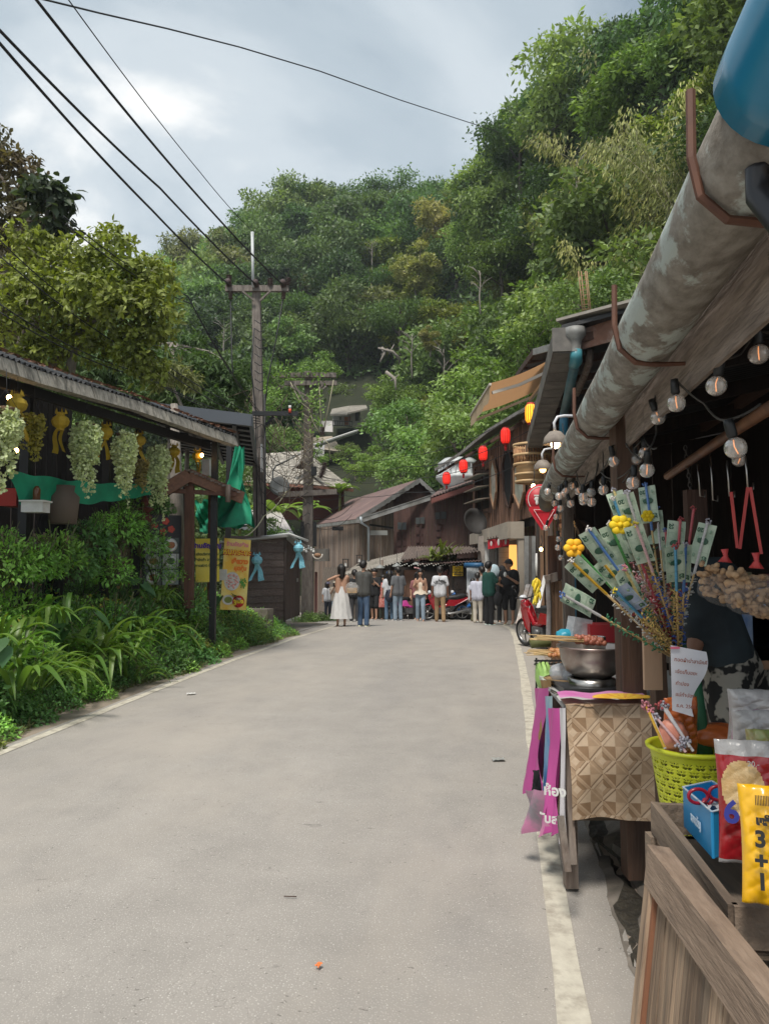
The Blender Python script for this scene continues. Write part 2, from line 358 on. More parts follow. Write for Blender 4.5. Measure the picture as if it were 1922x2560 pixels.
    dn = N(t,'ShaderNodeTexNoise',inp={'Scale': 9.0,'Detail': 3.0}); L(t,mp6.outputs[0],dn.inputs['Vector']); av = N(t,'ShaderNodeVectorMath',operation='ADD'); L(t,mp6.outputs[0],av.inputs[0]); L(t,dn.outputs['Color'],av.inputs[1])
    v6 = N(t,'ShaderNodeTexVoronoi',inp={'Scale': 7.0}); L(t,av.outputs[0],v6.inputs['Vector']); s6 = N(t,'ShaderNodeSeparateColor'); L(t,v6.outputs['Color'],s6.inputs[0])
    a6 = N(t,'ShaderNodeMapRange',inp={1: .80,2: .84,3: 0.0,4: .9}); L(t,s6.outputs[0],a6.inputs[0]); b6 = N(t,'ShaderNodeMapRange',inp={1: .10,2: .22,3: 1.0,4: 0.0}); L(t,v6.outputs['Distance'],b6.inputs[0])
    c6 = N(t,'ShaderNodeMath',operation='MULTIPLY'); L(t,a6.outputs[0],c6.inputs[0]); L(t,b6.outputs[0],c6.inputs[1])
    mx6 = N(t,'ShaderNodeMix',data_type='RGBA',inp={7: (.15,.135,.12,1)}); L(t,c6.outputs[0],mx6.inputs[0]); L(t,mx5.outputs[2],mx6.inputs[6])
    L(t,mx6.outputs[2],b.inputs['Base Color'])
    bp = N(t,'ShaderNodeBump',inp={'Strength': .55,'Distance': .006}); L(t,va.outputs[0],bp.inputs['Height']); L(t,bp.outputs[0],b.inputs['Normal'])
    return m
ASPH = asphalt()
PAINT = mat('road_paint',(.56,.52,.43),.8,(.44,.40,.33),14,bump=.2,dirt=(.30,.26,.21),dscale=7,dfac=.75)
def left_lat(y): return float(np.interp(y,[-8,5,9,13,20,22,24,27,44],[-4.0,-4.15,-4.3,-4.38,-4.62,-4.9,-5.8,-8.5,-30]))
def right_lat(y): return float(np.interp(y,[-8,5,10,16,18.5,20,21,22,23,24,44],[.22,.22,.24,.2,.14,-.02,-.25,-.7,-1.4,-2.6,-30]))
m = M()
for i,y in enumerate(ROWS):
    if y > 44: break
    l = left_lat(y)-.13-.03*sin(y*2.1)-(.45 if y > 17 else 0); r = .50 if y < 9 else .62 if y < 22 else 1.5
    if y > 24: l = -30 ; r = 3.0
    m.v += [(l+.163*y,y,gz(y)+.004),(r+.163*y,y,gz(y)+.004)]
    if i: b = 2*i; m.f.append([b-2,b-1,b+1,b]); m.sm.append(True); m.mi.append(0)
m.build('road',ASPH,kind='structure',label='worn grey village road cresting and bending left')
def strip(fn,wd,y0,y1,name,label):
    m = M(); ys = [y for y in ROWS if y0 <= y <= y1]
    yy = []
    for a,b in zip(ys[:-1],ys[1:]):
        k = max(1,int((b-a)*3)); yy += [a+(b-a)*j/k for j in range(k)]
    yy.append(ys[-1])
    for i,y in enumerate(yy):
        z = np.interp(y,ROWS,[gz(q) for q in ROWS])+.008
        w1 = wd/2+random.uniform(-.006,.006); c = fn(y)
        m.v += [(c-w1+.163*y,y,z),(c+w1+.163*y,y,z)]
        if i: b = 2*i; m.f.append([b-2,b-1,b+1,b]); m.sm.append(True); m.mi.append(0)
    return m.build(name,PAINT,kind='structure',label=label)
strip(left_lat,.10,-8,22,'road_line','thin cream edge line along the planted left verge')
strip(right_lat,.115,-8,23,'road_line','worn cream edge line beside the stalls, curving left at the crest')
# gutter, concrete lumps on the right ------------------------------
CONCD = mat('old_concrete',(.25,.215,.18),.92,(.13,.11,.09),4,bump=.7,dirt=(.05,.045,.035),dscale=2.2,dfac=.7)
def wob(y,s=0): return .035*sin(y*5.1+s)+.02*sin(y*13.7+s*2)
m = M()
ys = np.arange(-1,9.01,.06); prof = [(.47,.0065),(.515,.012),(.55,.008),(.59,.009),(.635,.03),(.68,.055),(.76,.075),(.90,.06),(1.2,.05),(3.2,.05)]
for i,y in enumerate(ys):
    for j,(l,z) in enumerate(prof):
        jl = wob(y,j*.5)*(1 if 0 < j < 8 else .2) + random.uniform(-.008,.008); jz = 0 if j < 1 else random.uniform(-.008,.008)+.012*sin(y*7+j)
        m.v.append((l+jl+.163*y,y,z+jz))
    if i:
        b = (i-1)*len(prof)
        for j in range(len(prof)-1): m.f.append([b+j,b+j+1,b+j+1+len(prof),b+j+len(prof)]); m.sm.append(False); m.mi.append(1 if j in (1,2) else 0)
m.build('gutter',[CONCD,mat('wet_leaf_litter',(.03,.026,.02),.7,(.06,.05,.035),30,bump=.8)],kind='structure',label='broken concrete gutter with dark wet channel beside the road')
def lump(name,c,d,rz,label,seed):
    r = random.Random(seed); m = M(); bm = bmesh.new(); bmesh.ops.create_cube(bm,size=1); bmesh.ops.bevel(bm,geom=bm.edges[:],offset=.12,segments=2,affect='EDGES')
    bmesh.ops.subdivide_edges(bm,edges=bm.edges[:],cuts=1)
    for v in bm.verts: v.co += Vector((r.uniform(-.03,.03) for _ in range(3)))
    for v in bm.verts: v.co = Vector((v.co.x*d[0],v.co.y*d[1],v.co.z*d[2]))
    me = bpy.data.meshes.new(name); bm.to_mesh(me); bm.free(); me.materials.append(CONCD)
    o = bpy.data.objects.new(name,me); link(o); o.location = c; o.rotation_euler = (0,0,rz); return tag(o,label,'concrete block')
lump('concrete_block',S(.80,3.15,.10),(.17,1.2,.12),-.16,'long grey concrete curb piece running under the stall table',1)
lump('concrete_block',S(.80,2.72,.19),(.17,.36,.07),-.2,'rough slab end of broken concrete lying on the curb piece',2)
lump('concrete_block',S(.62,2.95,.06),(.11,.10,.07),.4,'small broken chunk of concrete beside the dark gutter',3)
lump('concrete_block',S(.86,2.0,.09),(.22,.8,.12),-.12,'smooth grey concrete hump behind the leaning shutter',4)
# litter ------------------------------------------------------------
def scrap(c,d,rz,mt,label):
    m = M(); m.sheet((-d/2,-d/3,.004),(d/2,-d/3,.004),(d/2,d/3,.004),(-d/2,d/3,.004),5,3,lambda u,v: (0,0,.012*abs(sin(u*7+v*4))))
    o = m.build('litter',mt,label=label,cat='litter'); o.location = c; o.rotation_euler = (0,0,rz)
q = P(478,1731,8.9); scrap((q.x,q.y,.012),.1,.3,WHITE,'white paper scrap lying near the left edge line')
q = P(1245,1883,6.0); scrap((q.x,q.y,.012),.1,.1,mat('silver_foil',(.6,.62,.6),.3,metal=.5),'pale crushed wrapper lying on the road by the stall')
q = P(797,2362,3.0); scrap((q.x,q.y,.012),.028,1.0,mat('orange_litter',(.8,.2,.05),.6),'tiny orange sweet wrapper in the middle of the road')
m = M(); m.tube([(-.03,0,.01),(.03,.01,.012)],.0025,5); o = m.build('twig',WOODB,label='thin brown twig lying on the road near the camera',cat='twig'); q = P(725,2190,3.6); o.location = (q.x,q.y,.004); o.rotation_euler = (0,0,-.3)
# left embankment ----------------------------------------------------
FL = .95     # restaurant terrace level
def bank_edge(y): return left_lat(min(y,19))-.50+.12*sin(y*1.3)+.06*sin(y*3.1)
m = M(); ys = np.arange(-2,18.6,.5); prof = [(0,-.02),(-.25,.22),(-.6,.48),(-1.0,.72),(-1.5,FL-.03),(-2.2,FL),(-12,FL)]
for i,y in enumerate(ys):
    k = 1.0 if y < 14.5 else max(.12,1-(y-14.5)/4)
    for j,(l,z) in enumerate(prof): m.v.append((bank_edge(y)+l+.163*y+random.uniform(-.05,.05)*(0 < j < 6),y,gz(y)+z*k+random.uniform(-.03,.03)*(0 < j < 6)))
    if i:
        b = (i-1)*7
        for j in range(6): m.f.append([b+j,b+7+j,b+8+j,b+j+1]); m.sm.append(True); m.mi.append(0)
m.build('embankment',GROUND,kind='structure',label='earth bank rising from the road to the restaurant terrace')
m = M(); a = S(-5.35,15.6,gz(15.6)+.012); 
m.slab([S(-5.9,15.0,-.02),S(-4.78,15.0,-.02),S(-4.95,18.5,-.12),S(-5.2,21.8,-.24),S(-7.4,21.8,-.24),S(-6.8,17,-.05)],.1,(0,0,1))
m.build('pavement',CONCD,kind='structure',label='cracked concrete apron in front of the brown shed')
m = M(); m.box((0,0,.15),(.9,.5,.3)).box((-.1,.38,.3),(.9,.3,.6)); o = m.build('stone_steps',CONCD,label='low broken concrete steps between the shrubs and the brown shed',cat='steps'); q = P(648,1570,15.9); o.location = (q.x-.25,q.y,gz(16)); o.rotation_euler = (0,0,-.3)
# ================================================================== vegetation
G1 = leafmat('leaf_mid_green',(0.143,0.229,0.075),(0.201,0.290,0.091),rand=.38)
G2 = leafmat('leaf_dark_green',(0.073,0.126,0.048),(0.110,0.173,0.057),rand=.38)
G3 = leafmat('leaf_olive',(0.188,0.194,0.075),(0.125,0.150,0.062))
G4 = leafmat('leaf_yellow_green',(0.240,0.265,0.050),(0.110,0.150,0.033),isl=.55)
G5 = leafmat('leaf_bright_green',(0.127,0.228,0.054),(0.185,0.267,0.068),isl=.5)
G6 = leafmat('leaf_bamboo',(0.390,0.374,0.134),(0.210,0.240,0.090))
G7 = leafmat('leaf_straw',(.36,.33,.13),(.22,.24,.08))
BARK = mat('bark',(.13,.105,.085),.9,(.06,.05,.04),6,(3,3,.6),.6,.3,dirt=(.22,.2,.17),dscale=1.5,dfac=.5)
BARKP = mat('bark_pale',(.34,.30,.26),.9,(.16,.14,.12),6,(3,3,.6),.5,.1)
def crown_mesh(name,mt,rx,rz,n,size,lobes,tmpl=LEAF4,flat=.5,zc=0,fill=.25,droop=0,cut=0):
    lobes = int(lobes*1.9)
    C = rv(lobes)*np.cbrt(rng.uniform(.15,1,(lobes,1)))*np.array([rx,rx,rz])*rng.uniform(.55,1.0,(lobes,1)); C[:,2] += zc
    Rl = rng.uniform(.11,.34,lobes)*rx; Rl[:2] *= .6; C[:3] *= 1.12
    pr = Rl**1.6; which = rng.choice(lobes,n,p=pr/pr.sum()); d = rv(n); d[:,2] = np.abs(d[:,2])*np.where(rng.random(n) < .8,1,-1)
    q = 1+.28*np.sin(d[:,0]*5+which)*np.sin(d[:,1]*6+which*2)
    rad = Rl[which]*q*np.where(rng.random(n) < fill,rng.uniform(.3,1,n),rng.uniform(.78,1.28,n))
    p = C[which]+d*rad[:,None]*np.array([1.1,1.1,.62])
    nrm = d*(1-flat)+np.array([0,0,1])*flat+rng.normal(size=(n,3))*.55
    ax = np.cross(nrm,rv(n)); ax += d*.5; ax[:,2] -= droop+.15
    V,Fc = leaves(p,ax,nrm,rng.uniform(.5,1.4,n)*size,tmpl)
    return npmesh(name,V,Fc,mt),C
def trunk_mesh(name,h,r,C,mt,bend=.4,seedv=0,nb=6):
    rr = random.Random(seedv); m = M(); pts = [Vector((bend*sin(i*.9+seedv)*i/5,bend*cos(i*1.3+seedv)*i/6,h*i/5)) for i in range(6)]
    m.tube(pts,[r*(1-.12*i) for i in range(6)],8)
    for c in C[:nb]:
        i = rr.randint(2,4); a = pts[i]; b = Vector(c)+Vector((0,0,h)); mid = (a+b)/2+Vector((0,0,.25*rr.random()))
        m.tube([a,mid,b],[r*.5,r*.32,r*.12],6)
    return m.mesh(name,mt)
TREES = []
def proto(key,mt,rx,rz,n,size,lobes,h,**k):
    cm,C = crown_mesh('crown_'+key,mt,rx,rz,n,size,lobes,**k)
    tm = trunk_mesh('trunk_'+key,h,.045*rx+.08,C,BARK,seedv=len(TREES))
    TREES.append((cm,tm,h,rx)); return len(TREES)-1
# far forest kinds (crown radius ~4.5 m)
for q_,(mt_,rx_,rz_,lb_,n_) in enumerate([(G1,4.6,3.4,20,9000),(G2,4.8,3.6,22,9000),(G1,4.0,4.4,18,8000),(G2,5.4,2.2,16,7000),(G3,4.2,3.2,18,8000),(G1,5.0,3.0,26,9500),(G4,3.8,3.0,16,7000),(G5,3.6,2.6,16,8000),(G2,3.4,5.0,18,8000)]):
    proto('%d' % q_,mt_,rx_,rz_,n_,.42,lb_,4.6)
KIND = {0: 'tree',1: 'tree',2: 'tree',3: 'tree',4: 'tree',5: 'tree',6: 'tree',7: 'tree',8: 'tree'}
def put_tree(k,loc,sc,rz,label,group,dz=0,name='tree'):
    cm,tm,h,rx = TREES[k]
    e = empty(name,loc,rz,label,'tree',group); e.scale = sc
    c = bpy.data.objects.new('crown',cm); link(c,e); c.location = (0,0,h)
    t = bpy.data.objects.new('trunk',tm); link(t,e)
    return e
cand = []
r2 = random.Random(3)
for i in range(2600):
    a = r2.uniform(-.56,.62); Rr = float(np.interp(a,AZ,HR)); B = float(np.interp(a,AZ,HB))
    r = sqrt(r2.uniform((B+1)**2,(Rr+5)**2)); az_ = math.atan(a); x,y = r*sin(az_),r*cos(az_)
    if a > .16 and r > B+ .0 and False: continue
    sc = float(np.interp(r,[18,40,80,130],[.42,.62,.85,1.0]))
    if -.16 < x/y < .035 and 44 < y < 84: continue        # the white house
    ok = True
    for (x2,y2,s2) in cand:
        dd = (x-x2)**2+(y-y2)**2
        if dd < (5.0*min(sc,s2))**2: ok = False; break
    if ok: cand.append((x,y,sc))
cand.sort(key=lambda c: c[1]); 
KN = ['mid green rounded','dark green rounded','mid green tall oval','dark flat-crowned','olive green','broad many-lobed green','yellow-green','bright fresh green','dark columnar']
LBL = {'far': 'on the steep slope behind the village','right': 'on the near right hillside'}
CN = 0
for (x,y,sc) in cand[:290]:
    a = x/y; z = float(terrain(np.array(x),np.array(y)))
    if a < .1: k = r2.choice([0,0,1,1,2,5,5,3,8,4])
    else: k = r2.choice([0,1,1,2,4,7,7,8,5,6])
    if .0 < a < .14 and y > 60 and r2.random() < .3: k = 6
    s = sc*r2.uniform(.9,1.55); g = 'right' if a > .13 else 'far'
    put_tree(k,(x,y,z-.9*s),(s,s,s*r2.uniform(.85,1.35)),r2.uniform(0,6.3),KN[k]+' tree '+('high up' if z > (28 if g == 'far' else 16) else 'low down')+' '+LBL[g],KN[k]+' trees, '+('high up' if z > (28 if g == 'far' else 16) else 'low down')+' '+LBL[g])
    CN += 1
print('forest trees',CN,len(cand))
# ground cover of the slopes
n = 70000; a = rng.uniform(-.6,.7,n); Rr = np.interp(a,AZ,HR); B = np.interp(a,AZ,HB); r = B-4+np.sqrt(rng.uniform(0,1,n))*(Rr-B+6); th = np.arctan(a)
X_,Y_ = r*np.sin(th),r*np.cos(th); Z_ = terrain(X_,Y_)+rng.uniform(.1,2.2,n)
keep = ~((np.abs(X_/np.maximum(Y_,1)+.06) < .05) & (Y_ > 56) & (Y_ < 84))
p = np.stack([X_,Y_,Z_],1)[keep]; n = len(p); nr = rv(n)+np.array([0,-.6,.8]); V,Fc = leaves(p,rv(n),nr,rng.uniform(.3,.8,n)*np.clip(r[keep]/70,.5,1.2),LEAF4)
link(tag(bpy.data.objects.new('undergrowth',npmesh('undergrowth',V,Fc,G2)),kind='stuff',label='dense dark undergrowth between the forest trees'))
# emergent ridge trees: flat open crowns on tall bare stems
def umbrella_tree(key,mt,seed,h=9,spread=5):
    rr = random.Random(seed); m = M(); ends = []
    m.tube([(0,0,0),(.3,.1,h*.4),(-.1,0,h*.75),(.2,0,h)],[.3,.24,.17,.1],8)
    for i in range(9):
        t = rr.uniform(.45,.95); a = rr.uniform(0,2*pi); l = spread*rr.uniform(.5,1); s = Vector((.1,0,h*t)); e_ = s+Vector((cos(a)*l,sin(a)*l,l*.35+rr.uniform(0,1)))
        m.tube([s,(s+e_)/2+Vector((0,0,.3)),e_],[.11,.08,.03],6); ends.append(e_); ends.append((s+e_)/2+Vector((0,0,.6)))
    ps = []; 
    for e_ in ends:
        k = 330; q = rng.normal(size=(k,3))*np.array([1.15,1.15,.32]); ps.append(q+np.array(e_))
    p = np.concatenate(ps); n = len(p); V,Fc = leaves(p,rv(n),rv(n)*.6+np.array([0,0,1]),rng.uniform(.35,.62,n),LEAF4)
    return npmesh('crown_'+key,V,Fc,mt),m.mesh('trunk_'+key,BARK)
u1 = umbrella_tree('umbrella_a',G2,4); u2 = umbrella_tree('umbrella_b',G1,9,8,4)
for (px,py,d,s,lab) in [(775,465,126,1.15,'tall open-crowned tree on the ridge, leftmost of the flat crowns above the first utility pole'),(700,545,126,.9,'low spreading tree on the ridge just left of the tallest flat crown'),
      (985,470,128,1.1,'flat-topped tree standing on the ridge crest in the middle of the skyline'),(900,480,128,1.0,'broad flat crown on the ridge between two taller open crowns'),(1140,462,112,.7,'small lone tree on the ridge beside the steep right hill'),(1060,500,126,1.0,'spreading ridge tree left of the dip in the skyline'),(480,620,128,.8,'rounded tree at the left end of the far ridge')]:
    u = u1 if s > .95 else u2; q = P(px,py,d); e_ = empty('ridge_tree',(q.x,q.y,q.z-10*s),px*.7,lab,'tree','flat-crowned trees on the ridge'); e_.scale = (s,)*3
    c = bpy.data.objects.new('crown',u[0]); link(c,e_); t = bpy.data.objects.new('trunk',u[1]); link(t,e_)
for (px,py,d,s,u,lab) in [(600,640,112,.8,0,'open-crowned tall tree above the left crossarm end'),(830,610,108,.8,1,'open-crowned tree in the middle of the far slope'),(930,700,98,.8,0,'tree with bare forked limbs halfway up the far slope'),(870,800,86,.7,1,'low open tree with visible pale trunk, right of the second pole'),(1000,780,80,.7,0,'open tree left of the near right hill, halfway up'),(1210,420,78,.8,1,'high open tree on the shoulder of the right hill'),(1300,330,66,.75,0,'thin open tree near the skyline of the right hill'),(1380,280,60,.7,1,'open tree at the skyline left of the bamboo'),(1250,620,56,.6,1,'open tree standing in a dark gap of the right hill'),(1400,500,50,.55,0,'flat-crowned tree amid the right hillside'),(700,760,92,.75,0,'flat-crowned tree behind the first pole crossarm')]:
    q = P(px,py,d); e_ = empty('open_crowned_tree',(q.x,q.y,q.z-9*s),px*.9,lab,'tree','open-crowned tall trees on the slopes'); e_.scale = (s,s,s*1.1)
    c = bpy.data.objects.new('crown',(u1,u2)[u][0]); link(c,e_); t = bpy.data.objects.new('trunk',(u1,u2)[u][1]); link(t,e_)
# bare pale-stemmed trees standing against the canopy
tm_ = u1[1].copy(); tm_.materials.clear(); tm_.materials.append(BARKP)
for i,(px,py,d,s,lab) in enumerate([(820,830,92,.5,'bare pale tree below the second pole top, halfway up the slope'),(1150,470,84,.5,'bare grey tree at the shoulder of the right hill'),(1030,860,62,.42,'bare forked tree left of the little yellow sapling'),(1110,900,52,.4,'slender bare tree right of the yellow sapling'),(560,830,80,.45,'thin bare tree behind the left side of the first pole'),(1330,520,52,.4,'bare twiggy tree in the dark part of the right hill'),(1440,430,46,.42,'bare leaning tree below the bamboo plumes'),(930,620,104,.5,'bare limbed tree high on the far slope'),(1200,700,50,.34,'pale bare stem above the awning'),(720,620,110,.5,'bare pale tree just right of the white rod')]):
    q = P(px,py,d); e_ = empty('bare_tree',(q.x,q.y,q.z-7*s),i*1.1,lab,'tree'); e_.scale = (s*.6,s*.6,s); t = bpy.data.objects.new('trunk',tm_); link(t,e_)
# straw-coloured tree on the right shoulder
cm,C = crown_mesh('crown_straw',G7,3.2,3.4,6500,.36,14); tm = trunk_mesh('trunk_straw',4,.2,C,BARKP)
for (px,py,d,s,lab) in [(1085,560,92,1.25,'straw yellow tree on the shoulder where the two hills meet'),(1040,680,82,.9,'ochre leaved tree below the straw yellow one'),(1075,850,60,.35,'small bright yellow sapling in the dark gap of the hillside')]:
    q = P(px,py,d); e_ = empty('yellow_tree',(q.x,q.y,q.z-4*s),px,lab,'tree'); e_.scale = (s,)*3
    c = bpy.data.objects.new('crown',cm); link(c,e_); c.location = (0,0,4); t = bpy.data.objects.new('trunk',tm); link(t,e_)
# bamboo -----------------------------------------------------------
def bamboo(seed,nc=16,H=13,lf=260,sz=.3):
    rr = random.Random(seed); m = M(); ps = []; ax = []
    for i in range(nc):
        a = rr.uniform(0,2*pi); lean = rr.uniform(.12,.42); h = H*rr.uniform(.6,1); b = Vector((rr.gauss(0,.5),rr.gauss(0,.5),0)); d = Vector((cos(a),sin(a),0)); pts = []
        for k in range(9):
            t = k/8; pts.append(b+d*(lean*h*t**2.2*1.25)+Vector((0,0,h*(t-.22*t**3.5))))
        m.tube(pts,[.05*(1-.85*k/8) for k in range(9)],5)
        for k in range(lf):
            t = 1-rr.random()**1.3*.75; f = t*8; j = min(7,int(f)); q = pts[j].lerp(pts[j+1],f-j); o = Vector((rr.gauss(0,1),rr.gauss(0,1),rr.gauss(-.15,.7)))*.55*(1.25-t*.8)
            ps.append(q+o); ax.append((o.x+d.x*.3,o.y+d.y*.3,-.5-rr.random()))
    p = np.array(ps); ax = np.array(ax); n = len(p); V,Fc = leaves(p,ax,rv(n)+np.array([0,0,.6]),rng.uniform(.7,1.3,n)*sz,LONG)
    return npmesh('bamboo_leaves',V,Fc,G6),m.mesh('bamboo_culms',mat('culm',(.16,.15,.06),.6,(.3,.28,.16),3))
B1,B2 = bamboo(1),bamboo(2,12,10,300)
for i,(px,py,d,s,lab) in enumerate([(1560,420,40,1.1,'tall arching bamboo clump at the top right, over the pipe'),(1640,330,34,1.0,'bamboo clump highest up against the sky beside the blue pipe'),(1500,330,46,1.1,'bamboo clump leaning out toward the sky on the right hill'),(1590,640,32,.85,'pale yellow bamboo clump drooping behind the old pipe'),(1510,700,36,.8,'yellowish bamboo clump above the rusty reinforcement rods'),(1680,560,30,.8,'bamboo clump half hidden by the pipe'),(1450,560,44,.9,'bamboo clump between dark broadleaf trees on the right hill'),(1700,250,30,.9,'bamboo clump at the upper right behind the pipe end')]):
    q = P(px,py,d); lv,cu = (B1,B2)[i % 2]; h = 8*s; e_ = empty('bamboo',(q.x,q.y,q.z-h),i*1.7,lab,'bamboo','bamboo clumps on the right hillside'); e_.scale = (s,)*3
    c = bpy.data.objects.new('foliage',lv); link(c,e_); t = bpy.data.objects.new('culms',cu); link(t,e_)
# near left trees ---------------------------------------------------
def bough_tree(name,label,base,trunk_pts,r,clumps,mt,size,tmpl,dens,bark=BARKP,droop=.3,flat=.35,extra=0):
    "clumps: list of (centre, radius); leaves in twigs over each clump"
    e_ = empty(name,base,0,label,'tree'); B = Vector(base); m = M()
    for j,pts in enumerate(trunk_pts):
        k = len(pts); q = m if j == 0 else M(); q.tube([Vector(p)-B for p in pts],[r*(1-.6*i/(k-1)) for i in range(k)],9)
        if j: q.build('trunk',bark,e_)
    allp = []; alld = []; alln = []
    top = Vector(trunk_pts[0][-1])
    for (c,rad) in clumps:
        c = Vector(c); m.tube([top-B,(top+c)/2-B+Vector((0,0,.2)),c-B],[r*.35,r*.2,r*.07],6)
        nt_ = int(dens*rad*rad)
        d = rv(nt_); d[:,2] = np.abs(d[:,2])*np.where(rng.random(nt_) < .7,1,-1); base_ = np.array(c-B)+d*rad*rng.uniform(.35,1.05,(nt_,1))*np.array([1,1,.8])
        for k in range(5):   # rosette of leaves at every twig tip
            dd = d*.5+rv(nt_)*.9; dd[:,2] -= droop
            allp.append(base_+rv(nt_)*size*.35); alld.append(dd); alln.append(d*(1-flat)+np.array([0,0,1])*flat+rng.normal(size=(nt_,3))*.3)
    p = np.concatenate(allp); n = len(p); V,Fc = leaves(p,np.concatenate(alld),np.concatenate(alln),rng.uniform(.6,1.25,n)*size,tmpl)
    o = bpy.data.objects.new('crown',npmesh('crown',V,Fc,mt)); link(o,e_); m.build('trunk',bark,e_); return e_
def cl(lst,d0): return [(P(px,py,d0+dd),rad) for px,py,rad,dd in lst]
bough_tree('broadleaf_tree','yellow-green broadleaf tree spreading over the restaurant roof',(-8.3,15.5,1),[[P(170,960,15.5),P(190,850,15.5),P(235,790,15.5)],[P(110,940,15.6),P(205,830,15.4),P(280,770,15.3)],[P(20,930,15.5),P(70,870,15.5),P(85,780,15.5)]],.12,
    cl([(250,660,.8,0),(180,700,.8,.5),(330,700,.75,0),(390,760,.6,-.2),(120,750,.75,0),(300,780,.7,-.4),(230,740,.7,-.6),(70,700,.6,.2),(360,840,.5,0),(60,610,.5,.4),(130,620,.5,.6),(290,610,.5,.6),(395,690,.45,0),(340,900,.5,0),(290,860,.6,.4),(230,870,.5,.5),(120,880,.6,.6),(60,900,.6,.6),(380,930,.4,.4),(30,790,.6,0),(180,830,.55,.6),(410,830,.3,0)],14.6),G4,.14,LEAFR,330)
bough_tree('dark_tree','dark dense tree at the left edge with brownish upper leaves',(-11,18,1),[[(-11,18,1),(-10.6,18,5),P(60,560,18)]],.22,
    cl([(40,560,1.3,0),(20,460,1.0,.3),(90,640,1.1,.5),(0,660,1.4,1),(20,760,1.3,1),(60,420,.5,0),(-40,380,1.0,.5),(150,580,.35,0),(0,860,1.3,1.2)],18),leafmat('leaf_brownish',(.065,.07,.035),(.11,.075,.045)),.17,LEAFR,170,BARK)
bough_tree('big_leaf_tree','tree with large dark drooping leaves against the sky at the left',(-9.4,16.5,1),[[(-9.4,16.5,1),P(90,700,16.5),P(120,520,16.5)]],.1,
    cl([(125,500,.5,0),(160,510,.35,.1),(95,470,.4,0),(150,470,.25,0),(140,560,.4,0)],16.5),leafmat('leaf_blackish',(.045,.065,.035),(.03,.045,.025)),.3,LEAFR,130,BARK,droop=.6)
bough_tree('mango_tree','dark mango-like tree with drooping narrow leaves beyond the restaurant roof',(-6.7,22,0),[[(-6.7,22,0),P(440,1000,22),P(432,860,22)],[P(443,1480,13.9),P(441,1200,13.9),P(436,1010,13.9)]],.17,
    cl([(470,930,1.0,0),(540,950,.9,.4),(400,930,1.1,1),(330,940,1.3,1.5),(590,985,.7,.5),(250,960,1.5,2),(520,1010,.8,0),(440,990,.9,0),(150,940,1.5,2),(60,900,1.5,2),(360,1010,.9,.4),(470,860,.6,1),(610,930,.5,1)],21.5),G2,.26,LONG,300,BARKP,droop=.7)
bough_tree('mango_tree','paler branch of drooping mango-like leaves hanging above the roof end',(-5.4,20,0),[[(-5.4,20,0),P(470,1050,20),P(430,960,20)]],.08,
    cl([(440,930,.35,0),(400,945,.35,0),(480,950,.3,0),(370,920,.3,0),(330,900,.3,0)],19.5),G3,.24,LONG,420,BARKP,droop=.9)
# small trees and bushes round the poles and houses ---------------------
q_ = crown_mesh('crown_bush',G5,1.3,1.2,3600,.12,12); bt = trunk_mesh('trunk_bush',.8,.05,q_[1]*.6,BARK)
q2_ = crown_mesh('crown_bush_dark',G1,1.3,1.0,3600,.12,12)
def bush(px,py,d,s,label,dark=False,grp=None,sz=1.0):
    q = P(px,py,d); e_ = empty('bush',(q.x,q.y,q.z-.8*s),px*.37,label,'bush',grp); e_.scale = (s,s,s*sz)
    c = bpy.data.objects.new('foliage',(q2_ if dark else q_)[0]); link(c,e_); c.location = (0,0,.8); t = bpy.data.objects.new('stems',bt); link(t,e_); return e_
bush(800,1560,24.5,.5,'leafy green shrub at the foot of the second utility pole',True); bush(768,1555,23.5,.42,'low shrub between the brown shed and the second pole',True)
for (px,py,d,s,lab,dk) in [(690,960,55,2.0,'bright green tree behind the two poles',False),(620,1000,50,1.9,'leafy tree between the left roof and the first pole',False),(800,930,66,1.7,'green tree above the white hillside house',False),(1040,1120,50,2.0,'rounded dark tree right of the white hillside house',True),(1010,1060,52,2.4,'big dark tree behind the brown barn gable',True),(1090,1120,44,2.3,'dark leafy tree behind the silver roof ventilator',True),(890,1170,46,1.0,'shrub beside the thatch-like roof',False),(965,1060,62,.9,'tree just right of the white house',True),(690,1100,48,1.3,'leafy shrub behind the two poles, above the grey tiled roof',True),(1150,1080,38,2.0,'tree filling the gap under the brown awning',True),(1000,1180,42,1.3,'bush touching the barn ridge',True),(985,1000,66,2.2,'pale green tree on the slope above the dark trees',False),(1240,1060,33,1.7,'dark tree behind the slatted house eave',True),(1170,990,40,2.0,'dense tree behind the tip of the awning',True),(1280,930,34,2.0,'tree behind the awning and the boxed gutter',False),(1380,800,30,1.8,'tree above the boxed gutter end',True),(1330,860,31,1.6,'green tree left of the boxed gutter end',False),(590,1190,30,1.0,'small shrub behind the brown shrine roof',True),(650,1340,21.5,.55,'weeds on the ground behind the shed roof',False),(540,950,60,2.2,'tree at the left foot of the far slope',True),(1480,760,26,1.5,'tree behind the rusty reinforcement rods',True),(790,1150,52,.9,'low shrub below the white house, left one',False),(870,1130,55,.9,'low shrub below the white house, right one',True),(925,1150,50,1.1,'shrub right of the pale lower roof',False),(760,1010,72,1.3,'tree touching the left end of the white house roof',True),(960,990,74,1.5,'tree right behind the white house',False),(860,985,84,1.6,'tree just above the white house roof',True),(900,940,88,1.8,'dark tree on the slope above the white house',True),(820,930,90,1.8,'leafy tree above the white house, left one',False)]:
    bush(px,py,d,s,lab,dk)
